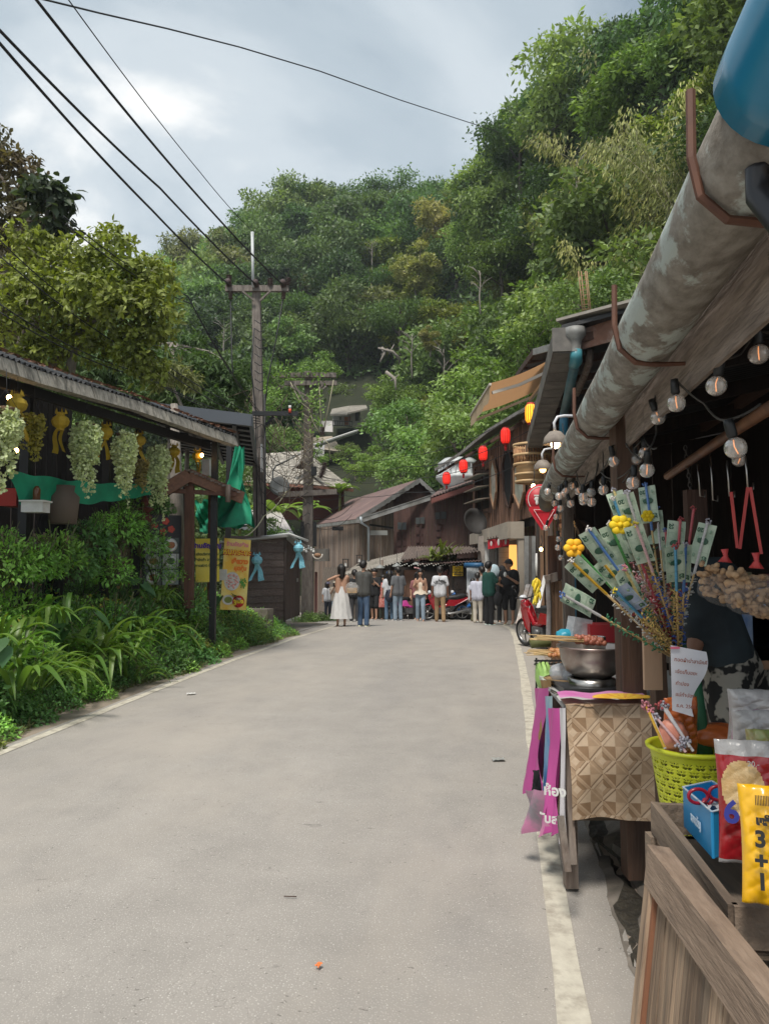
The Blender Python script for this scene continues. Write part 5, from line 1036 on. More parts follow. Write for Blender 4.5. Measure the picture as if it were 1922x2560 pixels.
e_ = empty('hanging_dish',P(698,1218,24),0,'grey round satellite dish between the two poles','satellite dish'); o = M().lathe([(.0,.0),(.2,.03),(.33,.12),(.2,.05),(0,.02)],n=20).build('dish',GALV,e_); o.rotation_euler = (R_(80),0,.3); M().tube([(0,0,0),(-.3,0,-.1)],.02,5).build('arm',BLACK,e_)
wire('galvanised_rail','grey bent steel pipe in front of the shingled roof',[P(682,1200,24),P(682,1178,24),P(690,1165,24),P(750,1135,24)],.03,0,GALV,n=3,cat='pipe')
# reinforcement rods behind right roof
e_ = empty('reinforcement_rods',P(1460,790,15),0,'rusty reinforcement cage sticking up behind the right roof','rebar'); iTcur = Matrix.Translation(-e_.location); m = M()
for (x0,x1) in ((1445,1458),(1452,1463),(1462,1474),(1466,1478)): m.tube([P(x1,800,15),P(x0,678,15)],.013,5)
for k in range(8): m.tube([P(1446+k*1.5,690+k*12,15),P(1464+k*1.5,688+k*12,15)],.008,4)
rel(m.build('rod',mat('rust_rod',(.28,.17,.09),.8),e_))
# ================================================================== left restaurant
RS = empty('restaurant',(-6.5,10.5,FL),0,'open-sided dark restaurant terrace with long low roof and bamboo fence','restaurant'); iTcur = Matrix.Translation(-RS.location)
E0 = P(-140,846,6.9); E1 = P(100,935,8.3); E2 = P(350,1010,10.2); E3 = P(596,1100,12.3)
eave = [E0,E1,E2,E3]; up_ = Vector((-3.4,.4,1.29))
FASC = mat('fascia_old',(.40,.37,.31),.85,(.22,.20,.17),5,(6,6,.6),.3,dirt=(.08,.075,.06),dscale=2.2,dfac=.8)
for i in range(3):
    a,b = eave[i],eave[i+1]; k = 4
    for j in range(k):
        p = a.lerp(b,j/k); q_ = a.lerp(b,(j+1)/k-.012); m = M(); m.slab([p+Vector((.02,0,-.11)),q_+Vector((.02,0,-.11)),q_+Vector((-.03,0,.05)),p+Vector((-.03,0,.05))],.05,(1,-.2,0)); rel(m.build('fascia_board',FASC,RS))
    rel(corrug('roof_sheet',a+Vector((-.02,0,.06)),b+Vector((-.02,0,.06)),b+up_,a+up_,.09,.02,ROOFD,RS))
    m = M(); m.bar(a+Vector((-.08,0,-.09)),b+Vector((-.08,0,-.09)),.14,.03); rel(m.build('gutter_base',FASC,RS))
m = M()
for i in range(15): t = i/14; j = min(2,int(t*3)); p = eave[j].lerp(eave[j+1],t*3-j)-Vector((.12,0,.06)); m.bar(p,p+up_*.97,.05,.09)
for s_ in (.12,.3,.5,.7,.9): m.bar(E0+up_*s_-Vector((0,0,.14)),E3+up_*s_-Vector((0,0,.14)),.05,.06)
m.bar(E0-Vector((.5,0,.1)),E3-Vector((.5,0,.1)),.08,.12)
rel(m.build('rafters',BLACK,RS))
for (px,d,w_,yt) in [(58,9.2,.11,960),(262,10.8,.10,1040),(342,11.6,.09,1060),(534,12.4,.10,1095),(570,14.5,.10,1110)]:
    c = P(px,1400,d); m = M(); z1_ = P(px,yt,d).z; m.box((c.x,c.y,(z1_+.2)/2),(w_,w_,z1_-.2)); rel(m.build('post',BLACK,RS))
for i in range(22):
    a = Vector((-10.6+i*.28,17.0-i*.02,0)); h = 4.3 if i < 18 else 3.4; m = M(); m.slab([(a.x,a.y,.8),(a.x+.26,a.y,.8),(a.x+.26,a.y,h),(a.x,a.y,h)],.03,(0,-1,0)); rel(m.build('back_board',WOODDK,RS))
m = M()
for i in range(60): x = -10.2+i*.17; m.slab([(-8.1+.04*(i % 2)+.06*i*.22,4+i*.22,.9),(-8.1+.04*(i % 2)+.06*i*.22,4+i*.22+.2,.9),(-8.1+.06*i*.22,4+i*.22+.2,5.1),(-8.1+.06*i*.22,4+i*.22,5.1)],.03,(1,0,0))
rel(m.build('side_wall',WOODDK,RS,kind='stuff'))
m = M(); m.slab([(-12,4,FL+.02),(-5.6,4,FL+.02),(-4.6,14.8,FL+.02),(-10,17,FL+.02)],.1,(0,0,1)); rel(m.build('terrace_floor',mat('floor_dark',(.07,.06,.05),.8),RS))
m = M(); rr = random.Random(4)
for i in range(700): t = rr.random()**.6; j = min(2,int(t*3)); p = eave[j].lerp(eave[j+1],t*3-j)+up_*rr.uniform(0,.06)+Vector((0,0,.1)); a = rr.uniform(0,6); m.add([p,p+Vector((.05*cos(a),.05*sin(a),rr.uniform(0,.03))),p+Vector((.05*cos(a+1.2),.05*sin(a+1.2),.01))],[(0,1,2)])
rel(m.build('fallen_leaves',mat('leaf_litter',(.28,.14,.09),.9,(.15,.08,.05),5,isl=.5),RS,kind='stuff'))
# bamboo fence
bf = empty('bamboo_fence',S(-5.95,10,FL),0,'low weathered bamboo picket fence half hidden by shrubs','fence'); iTcur = Matrix.Translation(-bf.location)
fm = M().tube([(0,0,-.02),(0,0,.42)],.014,6).mesh('bamboo_slat',mat('bamboo_old',(.33,.25,.16),.8,(.2,.15,.1),5,rand=.3))
for i in range(150):
    y = 7.6+i*.036; o = inst('slat',fm,bf); o.location = S(-5.95+rr.uniform(-.01,.01),y,FL+.55+rr.uniform(-.04,.04))-bf.location; o.rotation_euler = (rr.uniform(-.05,.05),rr.uniform(-.05,.05),0); o.scale = (1,1,1.0)
for z in (.7,.86):
    m = M(); m.tube([S(-5.93,7.5,FL+z),S(-5.93,13,FL+z)],.014,6); rel(m.build('rail',BARKP,bf))
# dark steel canopy roof at the end
can = empty('steel_canopy',P(520,1080,17),0,'black steel-framed canopy roof with pale sheets seen from below, beyond the restaurant','canopy'); iTcur = Matrix.Translation(-can.location)
cA,cB,cC,cD = P(375,1014,14.2),P(628,1044,14.9),P(642,1160,21.8),P(440,1120,21)
m = M(); m.slab([cA,cB,cC,cD],.03,(0,0,1)); rel(m.build('sheet',mat('sheet_pale',(.30,.30,.29),.6,(.16,.16,.15),2),can))
for (a,b) in ((cA,cB),(cB,cC)):
    m = M(); m.bar(a+Vector((0,-.02,-.06)),b+Vector((0,-.02,-.06)),.07,.24); rel(m.build('fascia',mat('fascia_slate',(.09,.10,.115),.5),can))
m = M()
for i in range(11): t = (i+.5)/11; m.bar(cA.lerp(cD,t)-Vector((0,0,.08)),cB.lerp(cC,t)-Vector((0,0,.08)),.24,.08)
for i in range(4): t = (i+.3)/4; m.bar(cA.lerp(cB,t)-Vector((0,0,.16)),cD.lerp(cC,t)-Vector((0,0,.16)),.08,.1)
rel(m.build('beam',BLACK,can))
# small shrine-like roof
sr = empty('gabled_sign_roof',P(500,1500,12.3),0,'small brown gabled wooden roof on posts standing at the restaurant entrance','shelter'); iTcur = Matrix.Translation(-sr.location)
WT = mat('timber_red',(.12,.05,.03),.75,(.06,.028,.018),5,(5,5,.5),.4,.2)
ap,le,re = P(474,1180,11.9),P(407,1220,11.6),P(608,1238,12.6); bk = Vector((-.35,1.5,0))
for (a,b) in ((ap,le),(ap,re)):
    m = M(); m.slab([a,b,b+bk,a+bk],.04); rel(m.build('roof',WT,sr)); m = M(); m.bar(a-Vector((0,.03,.05)),b-Vector((0,.03,.05)),.05,.2); rel(m.build('barge_board',mat('timber_lit',(.20,.10,.06),.75,(.12,.06,.04),5,(.6,5,5),.3),sr))
for i in range(14):
    a = ap.lerp(re,i/14); m = M(); m.box(a+Vector((0,-.02,.02)),(.05,.16,.03)); rel(m.build('shingle',WOODG,sr))
m = M(); m.bar(P(415,1226,11.8),P(590,1236,12.4),.07,.07); m.bar(ap-Vector((0,-.1,.1)),P(476,1232,12),.06,.06); rel(m.build('tie_beam',WT,sr))
for (px,d,y0,y1) in [(473,12,1215,1520),(530,13.2,1225,1500)]:
    m = M(); m.bar(P(px,y1,d),P(px+2,y0,d),.13,.13); rel(m.build('post',WT,sr))
m = M(); m.tube([P(570,1255,12.2),P(571,1212,12.2)],.045,8); rel(m.build('wooden_bell',WOODG,sr)) 
m = M(); m.slab([P(505,1188,12.6),P(523,1188,12.6),P(523,1147,12.6),P(505,1147,12.6)],.15,(0,-1,0)); m.build('junction_box',WHITE,label='pale box mounted above the small gabled roof',cat='box')
# green nets
GT = mat('green_net',(.01,.30,.16),.7,(.008,.20,.11),5,bump=.3)
m = M(); m.sheet(P(15,1176,8.6),P(378,1211,11.5),P(378,1238,11.6),P(50,1262,8.9),60,12,lambda u,v: (0,.05*sin(u*23+v*3),-.05*sin(pi*u)+.012*sin(u*31+v*3)))
m.build('green_net',GT,label='long strip of green netting strung across the terrace opening',cat='netting')
m = M(); 
def nt_(u,v): a = u*2*pi; w_ = (.03+.38*v**1.5); return (w_*cos(a)+.05*sin(v*9+u*20),w_*.5*sin(a)+.06*sin(u*31+v*7),.04*sin(u*25+v*5))
top_,bot_ = P(600,1120,13.6),P(580,1325,13.6)
m.sheet(top_,top_,P(578,1315,13.6),P(578,1315,13.6),90,30,nt_); m.build('green_net',GT,label='bunched green netting hanging behind the gabled sign roof',cat='netting')
m = M(); m.sheet(P(485,1250,13.9),P(590,1238,13.9),P(612,1300,13.9),P(500,1330,13.9),60,24,lambda u,v: (0,.07*sin(u*17+v*9)+.03*sin(u*43-v*15),-.06*sin(u*9)+.02*sin(u*30))); m.build('green_net',GT,label='sagging lower fold of green netting beside the entrance posts',cat='netting')
# hanging plants
HPL = leafmat('leaf_dischidia',(.62,.66,.40),(.48,.56,.28),rand=.08,isl=.4,tr=.2)
HPG = leafmat('leaf_orchid_gold',(.30,.26,.05),(.22,.20,.04),rand=0,isl=.4)
def hanging_plant(px,py,d,w_,h_,label,seed,mt_=HPL,n=1700,thin=False):
    rr = np.random.default_rng(seed); c = P(px,py,d); e_ = empty('hanging_plant',c,0,label,'hanging plant','trailing plants hung along the restaurant eave')
    ns = 26 if not thin else 12; P_ = []
    for s in range(ns):
        a = rr.uniform(0,2*pi); r0 = w_/2*sqrt(rr.random()); L1 = h_*rr.uniform(.45,1)*(1 if r0 < w_*.3 else .75); k = int(n/ns); t = rr.random(k)
        x = r0*cos(a)*(np.minimum(1,t*5)*.35+.65)*(1-.35*t)+.03*np.sin(t*9+s); y = r0*sin(a)*(1-.3*t)+.02*np.cos(t*8+s); z = -L1*t + .10*np.minimum(1,t*4)*0
        P_.append(np.stack([x+rr.normal(0,.012,k),y+rr.normal(0,.012,k),z],1))
    if not thin:
        k = int(n*.5); q = rr.normal(size=(k,3)); q /= np.linalg.norm(q,axis=1,keepdims=True); P_.append(q*np.array([w_*.46,w_*.46,h_*.22])+np.array([0,0,-h_*.22]))
        V0 = None
    p = np.concatenate(P_); nn = len(p); V,Fc = leaves(p,rr.normal(size=(nn,3))+np.array([0,0,-.4]),rr.normal(size=(nn,3))+np.array([.3,-1.2,.4]),rr.uniform(.7,1.3,nn)*.040,(np.array([(0,0,0),(.3,.34,.05),(.8,.3,0),(1,0,-.05),(.8,-.3,0),(.3,-.34,.05)]),np.array([(0,5,4,3),(0,3,2,1)])))
    o = bpy.data.objects.new('foliage',npmesh('foliage',V,Fc,mt_)); link(o,e_)
    m = M(); m.tube([(0,0,-.02),(.01,0,.22),(0,0,.42)],.004,4)
    for a in (0,2.1,4.2): m.tube([(w_*.35*cos(a),w_*.35*sin(a),0),(0,0,.2)],.003,3)
    m.build('hanger',WIRE,e_)
    if not thin: M().lathe([(w_*.2,-.08),(w_*.36,0),(w_*.3,0),(w_*.15,-.06)],n=12).build('pot',mat('pot_coir',(.14,.08,.045),.9),e_)
hanging_plant(14,1020,7.7,.36,.95,'pale trailing hanging plant cut by the left photo edge',1)
hanging_plant(85,1036,8.5,.24,.60,'thin golden trailing plant, second from the left',2,HPG,800,True)
hanging_plant(216,1060,9.3,.38,1.02,'widest pale trailing hanging plant, left of the middle',3,n=2600)
hanging_plant(312,1085,10.2,.34,1.08,'tall pale trailing hanging plant in the middle',4,n=2400)
hanging_plant(398,1118,11.2,.32,1.12,'pale trailing hanging plant nearest the entrance',5,n=2300)
hanging_plant(352,1150,10.8,.2,.5,'small brownish trailing plant tucked between two pale ones',6,leafmat('leaf_tan',(.30,.24,.10),(.2,.18,.06),rand=0),700)
# yellow paper lanterns with fish tails
YLM = mat('lantern_yellow',(.42,.28,.015),.7,(.3,.2,.01),9,bump=.2)
BLM = mat('lantern_blue',(.12,.42,.55),.7,(.3,.6,.7),25)
def tail_lantern(px,py,d,s,label,mt_,grp,rz=0.0):
    e_ = empty('tailed_lantern',P(px,py,d),rz,label,'lantern',grp); e_.scale = (s,)*3
    m = M(); m.lathe([(0,.13),(.05,.12),(.055,.08),(.10,.05),(.12,0),(.10,-.06),(.05,-.10),(.05,-.13)],n=8,smooth=False); m.build('body',mt_,e_)
    m = M()
    for j in range(5): a = j*2*pi/5; m.add([(.05*cos(a),.05*sin(a),.1),(.09*cos(a+.3),.09*sin(a+.3),.11),(.06*cos(a+.2),.06*sin(a+.2),.18)],[(0,1,2)])
    m.build('crown',mt_,e_)
    for sg in (-1,1):
        m = M(); m.sheet((-.035+.02*sg,0,-.1),(.035+.02*sg,0,-.1),(.05+.13*sg,.03,-.42),(-.05+.10*sg,.03,-.45),3,6,lambda u,v: (.02*sin(v*5),.03*sin(v*4+sg),0)); m.build('tail',mt_,e_)
    M().tube([(0,0,.13),(0,0,.45)],.003,4).build('cord',WIRE,e_)
GY = 'yellow tailed paper lanterns under the restaurant eave'
for a in [(44,1010,8.0,.9,'yellow paper lantern behind the leftmost trailing plant'),(152,1053,9.0,.9,'yellow paper lantern with split tail hanging in the clear, second from the left'),(265,1080,10,.85,'yellow paper lantern between the two largest trailing plants'),(348,1100,10.8,.85,'yellow paper lantern right of the tall middle plant'),(436,1128,11.7,.8,'yellow paper lantern right of the plant nearest the entrance'),(494,1140,12.1,.8,'yellow paper lantern farthest right, next to a lit bulb')]: tail_lantern(*a,YLM,GY,a[0]*.1)
for (px,py,d,lab) in [(24,994,8.2,'lit warm bulb near the leftmost yellow lantern'),(42,1126,9.5,'lit warm bulb inside the dark terrace'),(505,1138,12.0,'lit warm bulb beside the farthest yellow lantern')]:
    e_ = empty('bare_bulb',P(px,py,d),0,lab,'light bulb'); M().ball((0,0,0),(.028,.028,.036),10).build('bulb',EO,e_); M().tube([(0,0,.03),(0,0,.07)],.017,8).build('socket',BLACK,e_); M().tube([(0,0,.07),(0,.02,.35)],.004,4).build('cord',WIRE,e_)
# tables and things seen on the terrace
m = M(); m.box((0,0,0),(.26,.2,.13)); m.box((0,0,.07),(.3,.24,.02)); o = m.build('white_crate',WHITE,label='white plastic tray standing on the terrace rail at the left',cat='tray'); o.location = P(90,1268,9.0)
m = M(); m.tube([(0,0,0),(0,0,.16),(0,0,.2)],[.045,.045,.02],8); o = m.build('bottle',mat('bottle_brown',(.12,.05,.02),.2),label='small brown bottle on the white tray',cat='bottle'); o.location = P(92,1256,9.0)
m = M(); m.box((0,0,0),(.22,.3,.22)); o = m.build('red_box',mat('box_red',(.4,.03,.02),.6),label='red box at the far left of the terrace',cat='box'); o.location = P(35,1245,9.3)
m = M(); m.tube([(0,0,0),(0,0,.35),(0,0,.42),(0,0,.5)],[.17,.2,.13,.14],14); o = m.build('clay_jar',mat('clay',(.12,.09,.07),.8),label='dark clay jar on the terrace behind the shrubs',cat='jar'); o.location = P(158,1310,9.6)
m = M(); m.lathe([(.1,-.2),(.12,-.1),(.05,-.05),(.15,.02),(.04,.06),(.08,.12),(0,.25)],n=8,smooth=False); o = m.build('red_spirit_lamp',mat('red_dark_wood',(.13,.035,.025),.6),label='small dark red pagoda-shaped lantern between the terrace posts',cat='lantern'); o.location = P(363,1275,11.6)
# menu board
mb = empty('menu_board',P(410,1400,11.9),0,'black menu board with six square food photos','menu board'); T0 = frame(P(405,1375,11.9),P(460,1375,12.1)-P(405,1375,11.9),(0,0,1)); 
iTcur = Matrix.Translation(-mb.location); s_ = 11.9/F
m = M(); m.box((0,0,0),(96*s_,175*s_,.03),T=T0); rel(m.build('board',mat('board_black',(.02,.02,.022),.5),mb))
fc = [(.35,.25,.12),(.45,.18,.08),(.5,.35,.12),(.12,.22,.08),(.45,.12,.07),(.2,.25,.14)]
for i in range(6):
    cx_,cy_ = (-22+44*(i % 2))*s_,(12-40*(i//2)+(0))*s_
    m = M(); m.box((cx_,cy_,.018),(40*s_,37*s_,.006),T=T0); f_ = rel(m.build('photo',mat('photo_ground%d' % (i % 3),[(.5,.5,.48),(.08,.10,.09),(.25,.3,.3)][i % 3],.5),mb))
    m = M(); m.lathe([(15*s_,.022),(17*s_,.024),(13*s_,.0235),(0,.0235)],c=(cx_,cy_,0),n=18,T=T0); q = m.build('plate',WHITE,f_)
    m = M(); m.ball((cx_,cy_,.022),(11*s_,9*s_,.012),9,T=T0); m.ball((cx_+4*s_,cy_+3*s_,.026),(6*s_,5*s_,.012),7,T=T0); m.build('food',mat('food%d' % i,fc[i],.6,tuple(c*.4 for c in fc[i]),60),f_)
for (dx_,dy_) in ((-20,60),(8,72),(22,52),(2,45)):
    m = M()
    for k in range(5): a = k*1.257; m.ball(((dx_+5*cos(a))*s_,(dy_+5*sin(a))*s_,.02),(5*s_,5*s_,.004),7,T=T0)
    rel(m.build('printed_flower',mat('print_red_flower',(.45,.06,.04),.6),mb))
# yellow banner
def banner(name,label,c0,c1,h,d0,d1,mt_):
    a,b = P(c0[0],c0[1],d0),P(c1[0],c1[1],d1); e_ = empty(name,a,0,label,'banner'); T = frame((0,0,0),b-a,(0,0,1)); wd = (b-a).length; hh = h*(d0+d1)/2/F
    m = M(); m.sheet((0,-hh,0),(wd,-hh,0),(wd,0,0),(0,0,0),10,8,lambda u,v: (0,0,.012*sin(u*5+v*3))); m.sheet((0,-hh,-.012),(wd,-hh,-.012),(wd,0,-.012),(0,0,-.012),10,8,lambda u,v: (0,0,.012*sin(u*5+v*3))); o = m.build('sheet',mt_,e_); o.matrix_local = T
    return e_,T,wd,hh
VIO = mat('ink_violet',(.10,.03,.30),.6); GRN = mat('ink_green_dark',(.05,.10,.03),.6)
yb,T,wd,hh = banner('shop_banner','yellow shop banner with violet Thai heading, partly behind a black post',(489,1347),(548,1346),108,12.9,13.0,mat('banner_yellow',(.80,.62,.04),.6,(.85,.72,.15),2))
yb.location = yb.location + Vector((-.0,0,0))
textmesh('ร้านอัญชัญ',wd*.27,VIO,yb,T @ Matrix.Translation((wd*.5,-hh*.17,.016)),bold=.006)
for k,s in enumerate(['เปิดบริการทุกวัน','เช้าถึงค่ำ อาหารไทย','กาแฟสด ข้าวซอย']): textmesh(s,wd*.15,GRN,yb,T @ Matrix.Translation((wd*.5,-hh*(.36+.13*k),.016)),bold=.002)
# orange poster
op,T,wd,hh = banner('food_poster','orange and yellow food poster with a pink meat dish and a round red 399 price',(562,1345),(627,1350),176,13.9,14.2,mat('poster_orange',(.80,.50,.06),.5,(.85,.72,.25),3,contrast=.25))
RED = mat('ink_poster_red',(.50,.01,.01),.5); YEL = mat('ink_yellow',(.9,.7,.05),.5); PNK = mat('ink_pink',(.75,.25,.30),.5)
textmesh('ร้านอัญชัญ',wd*.19,PNK,op,T @ Matrix.Translation((wd*.5,-hh*.08,.016)),bold=.004)
textmesh('หมูกระทะ',wd*.30,RED,op,T @ Matrix.Translation((wd*.5,-hh*.19,.016)),bold=.010); textmesh('หมูกระทะ',wd*.30,YEL,op,T @ Matrix.Translation((wd*.49,-hh*.186,.020)),bold=.001)
textmesh('เซ็ตวาว',wd*.22,mat('ink_orange',(.8,.2,.02),.5),op,T @ Matrix.Translation((wd*.62,-hh*.32,.016)),bold=.008); textmesh('สุดคุ้ม',wd*.2,MATS['ink_orange'],op,T @ Matrix.Translation((wd*.66,-hh*.415,.016)),bold=.006)
def disc(par,T,cx,cy,rx,ry,z,mt_,name,n=20):
    m = M(); m.add([(cx+rx*cos(2*pi*i/n),cy+ry*sin(2*pi*i/n),z) for i in range(n)],[tuple(range(n))]); o = m.build(name,mt_,par); o.matrix_local = T; return o
disc(op,T,wd*.37,-hh*.60,wd*.30,hh*.13,.017,WHITE,'printed_plate')
rr = random.Random(6); m = M()
for i in range(42): a = rr.uniform(0,6.3); q = sqrt(rr.random()); m.ball((wd*.37+wd*.24*q*cos(a),-hh*.60+hh*.10*q*sin(a),.02),(.022,.014,.004),6)
o = m.build('printed_meat',mat('meat_pink',(.62,.22,.20),.6,(.75,.45,.4),30,isl=.3),op,kind='stuff'); o.matrix_local = T
m = M()
for i in range(34): a = rr.uniform(0,6.3); q = sqrt(rr.random()); m.ball((wd*.80+wd*.13*q*cos(a),-hh*(.62)+hh*.07*q*sin(a),.02),(.015,.018,.004),5)
o = m.build('printed_greens',mat('print_green',(.05,.25,.03),.6,(.1,.35,.06),30),op,kind='stuff'); o.matrix_local = T
disc(op,T,wd*.27,-hh*.86,wd*.22,hh*.07,.017,WHITE,'printed_plate'); disc(op,T,wd*.27,-hh*.86,wd*.15,hh*.045,.019,mat('print_olive',(.2,.25,.05),.6),'printed_food'); disc(op,T,wd*.66,-hh*.88,wd*.23,hh*.085,.021,RED,'price_disc')
textmesh('399',wd*.26,YEL,op,T @ Matrix.Translation((wd*.66,-hh*.90,.023)),bold=.008); textmesh('ชุดละ',wd*.1,WHITE,op,T @ Matrix.Translation((wd*.66,-hh*.84,.023)),bold=.003)
m = M(); m.box((0,0,0),(31*13.2/F,.03,27*13.2/F)); o = m.build('notice_box',WHITE,label='small blank white card pinned beside the orange poster',cat='card'); o.location = P(552,1437,13.2)
# --- brown shed -------------------------------------------------------
sh = empty('brown_shed',(-3.2,19,gz(19)),0,'small dark brown shed with lapped horizontal boards and plank door','shed'); iTcur = Matrix.Translation(-sh.location)
SB = mat('shed_board',(.125,.09,.078),.75,(.075,.053,.046),6,(.5,5,6),.5,.13,dirt=(.14,.115,.10),dscale=1.2,dfac=.45)
SV = mat('shed_plank',(.075,.05,.043),.75,(.045,.032,.027),6,(5,5,.5),.4,.12)
c0 = P(711,1560,18.5); zc = P(714,1340,18.5).z; z0 = c0.z; c1x = P(556,1545,17.6); 
fl = Vector((c1x.x,c1x.y,0)); fr = Vector((c0.x,c0.y,0)); nb_ = 12
for i in range(nb_):
    za = z0+(zc-z0-.05)*i/nb_; zz = z0+(zc-z0-.05)*(i+1)/nb_+.03; m = M()
    m.add([(fl.x,fl.y-.035,za),(fr.x,fr.y-.035,za),(fr.x,fr.y-.01,zz),(fl.x,fl.y-.01,zz),(fl.x,fl.y+.0,za),(fr.x,fr.y+.0,za),(fr.x,fr.y+.0,zz),(fl.x,fl.y+.0,zz)],[(0,1,2,3),(0,4,5,1),(3,2,6,7),(1,5,6,2),(0,3,7,4),(5,4,7,6)]); rel(m.build('board',SB,sh))
bk_ = P(750,1553,20.4); br = Vector((bk_.x,bk_.y,0)); zbk = P(752,1376,20.4).z
for i in range(6):
    t0,t1 = i/6,(i+1)/6-.01; p,q_ = fr.lerp(br,t0),fr.lerp(br,t1); m = M(); m.slab([(p.x,p.y,z0+.08),(q_.x,q_.y,z0+.08),(q_.x,q_.y,zc-.05+(zbk-zc)*t1),(p.x,p.y,zc-.05+(zbk-zc)*t0)],.03,(1,-.2,0)); rel(m.build('plank',SV,sh))
m = M(); m.bar((fr.x+.01,fr.y-.03,z0),(fr.x+.01,fr.y-.03,zc),.06,.06,(0,1,0)); rel(m.build('corner_trim',SV,sh))
m = M(); m.slab([(fl.x-.1,fl.y-.15,zc-.16),(fr.x+.15,fr.y-.15,zc+.03),(br.x+.35,br.y+.1,zbk+.02),(fl.x-.1,br.y+.1,zbk-.1)],.04,(0,0,1)); rel(m.build('roof',mat('shed_roof',(.30,.29,.27),.7),sh))
m = M(); m.tube([(fl.x,fr.y-.2,zc-.14),(fr.x+.12,fr.y-.18,zc+.05),(P(770,1352,18.8))],.03,8); rel(m.build('roof_pipe',mat('pvc_pale',(.6,.6,.58),.5),sh))
m = M(); m.box(P(741,1450,19.9)-Vector((-.03,0,0)),(.04,.06,.1)); rel(m.build('latch',STEEL,sh)); m = M(); m.box(P(707,1568,18.45),(.06,.06,.12)); rel(m.build('foot',CONCD,sh)); m = M(); m.tube([P(653,1450,18.3),P(653,1468,18.3)],.012,5); rel(m.build('white_peg',WHITE,sh))
for (px,py,d,s,lab) in [(643,1400,17.9,1.15,'blue tailed paper lantern hanging on the shed front from a twig'),(746,1370,18.6,1.15,'blue tailed paper lantern under the shed roof corner')]: tail_lantern(px,py,d,s,lab,BLM,None,.4)
m = M(); m.tube([P(623,1355,17.8),P(645,1353,17.8),P(668,1356,17.8),P(692,1356,17.9)],.012,5); m.tube([P(645,1353,17.8),P(644,1385,17.9)],.005,4); m.build('twig_hanger',BARK,label='crooked twig on the shed front carrying the blue lantern',cat='twig')
for i in range(6):
    e_ = empty('white_bulb',P(754+i*6,1368+(i % 3)*4,18.9),0,'white frosted bulb in the bunch under the shed roof corner','light bulb','white bulbs at the shed corner'); M().ball((0,0,-.03),.035,8).build('globe',WHITE,e_); M().tube([(0,0,0),(0,0,.05)],.018,6).build('socket',WHITE,e_)
e_ = empty('lamp_bracket',P(794,1385,20),0,'small curved wicker lamp hanging right of the second pole','lamp'); m = M(); m.tube([(.13*cos(a),0,.13*sin(a)) for a in np.linspace(pi,2*pi,10)],.02,6); m.build('arc',mat('pale_ring',(.6,.55,.48),.6),e_); M().ball((0,0,-.03),(.1,.06,.06),8).build('basket',WOODT,e_)
for (px,py,d,lab) in [(864,1408,30,'small square wall lantern on the barn wall, left one'),(898,1398,30.4,'small square wall lantern on the barn wall, right one')]:
    e_ = empty('wall_lantern',P(px,py,d),0,lab,'lantern'); m = M()
    for sx in (-.1,.1):
        for sy in (-.1,.1): m.bar((sx,sy,-.15),(sx,sy,.15),.025,.025)
    m.box((0,0,.16),(.26,.26,.03)); m.box((0,0,-.16),(.26,.26,.03)); m.build('frame',BLACK,e_); M().box((0,0,-.05),(.08,.08,.14)).build('candle',WHITE,e_)
# ================================================================== right-hand stalls
# ---- far stall building with boxed gutter
st2 = empty('shop_building',S(1.6,12,0),0,'dark wooden shop building with boxed tiled gutter between the stall and the slatted house','shop'); iTcur = Matrix.Translation(-st2.location)
GB = mat('gutter_tile',(.17,.155,.135),.7,(.11,.10,.09),4,bump=.15,rand=.18,dirt=(.06,.055,.05),dscale=2,dfac=.5)
g0 = P(1414,828,9.0); g1 = P(1322,1140,17.5); nseg = 20; gv = (g1-g0); L_ = gv.length; gd = gv.normalized()
sidev = gd.cross(Vector((0,0,1))).normalized(); upv = sidev.cross(gd)
for i in range(nseg):
    a = g0+gd*L_*i/nseg; b = g0+gd*(L_*(i+1)/nseg-.02)
    m = M(); m.bar(a-sidev*.15+Vector((0,0,-.13)),b-sidev*.15+Vector((0,0,-.13)),.025,.25,upv); rel(m.build('tile',GB,st2))
    m = M(); m.bar(a+Vector((0,0,-.26)),b+Vector((0,0,-.26)),.28,.025,upv); rel(m.build('tile',GB,st2))
m = M(); m.bar(g0+Vector((0,0,-.12))+sidev*.005,g1+Vector((0,0,-.12)),.26,.22,upv); rel(m.build('gutter_box',mat('gutter_core',(.03,.028,.025),.9),st2))
m = M(); m.bar(g0-gd*.03+Vector((0,0,-.11)),g0+Vector((0,0,-.11)),.34,.3,upv); rel(m.build('gutter_end',GB,st2))
fx = P(1437,845,9.0)
m = M(); m.lathe([(.02,.13),(.13,.12),(.13,.03),(.085,-.03),(.07,-.12),(.07,-.18)],c=fx,n=16); rel(m.build('funnel',GALV,st2))
TQ = mat('pvc_turquoise',(.07,.28,.32),.4,(.05,.2,.24),5); TQD = mat('pvc_turquoise_dirty',(.05,.12,.14),.5,(.09,.16,.17),5,dirt=(.03,.03,.03),dfac=.5)
m = M(); m.tube([P(1439,875,9),P(1439,892,9),P(1439,903,9.1),P(1434,912,9.3)],[.072,.075,.078,.07],16); rel(m.build('elbow',TQ,st2)); m = M(); m.tube([P(1437,908,9.2),P(1410,1032,10.4)],.062,14); rel(m.build('downpipe',TQD,st2))
m = M(); m.tube([P(1410,1032,10.4),P(1408,1060,10.4),P(1408,1110,10.4)],.062,12); rel(m.build('downpipe',mat('pvc_blue',(.03,.14,.22),.4),st2))
PLY = mat('ply_stained',(.30,.15,.10),.8,(.16,.08,.055),3,(1,1,1),.2,dirt=(.42,.36,.32),dscale=2,dfac=.7)
m = M(); m.slab([P(1453,873,9.1),P(1532,852,8.9),P(1545,775,8.8),P(1450,812,9.1)],.03,(0,-1,0)); rel(m.build('gable_panel',PLY,st2))
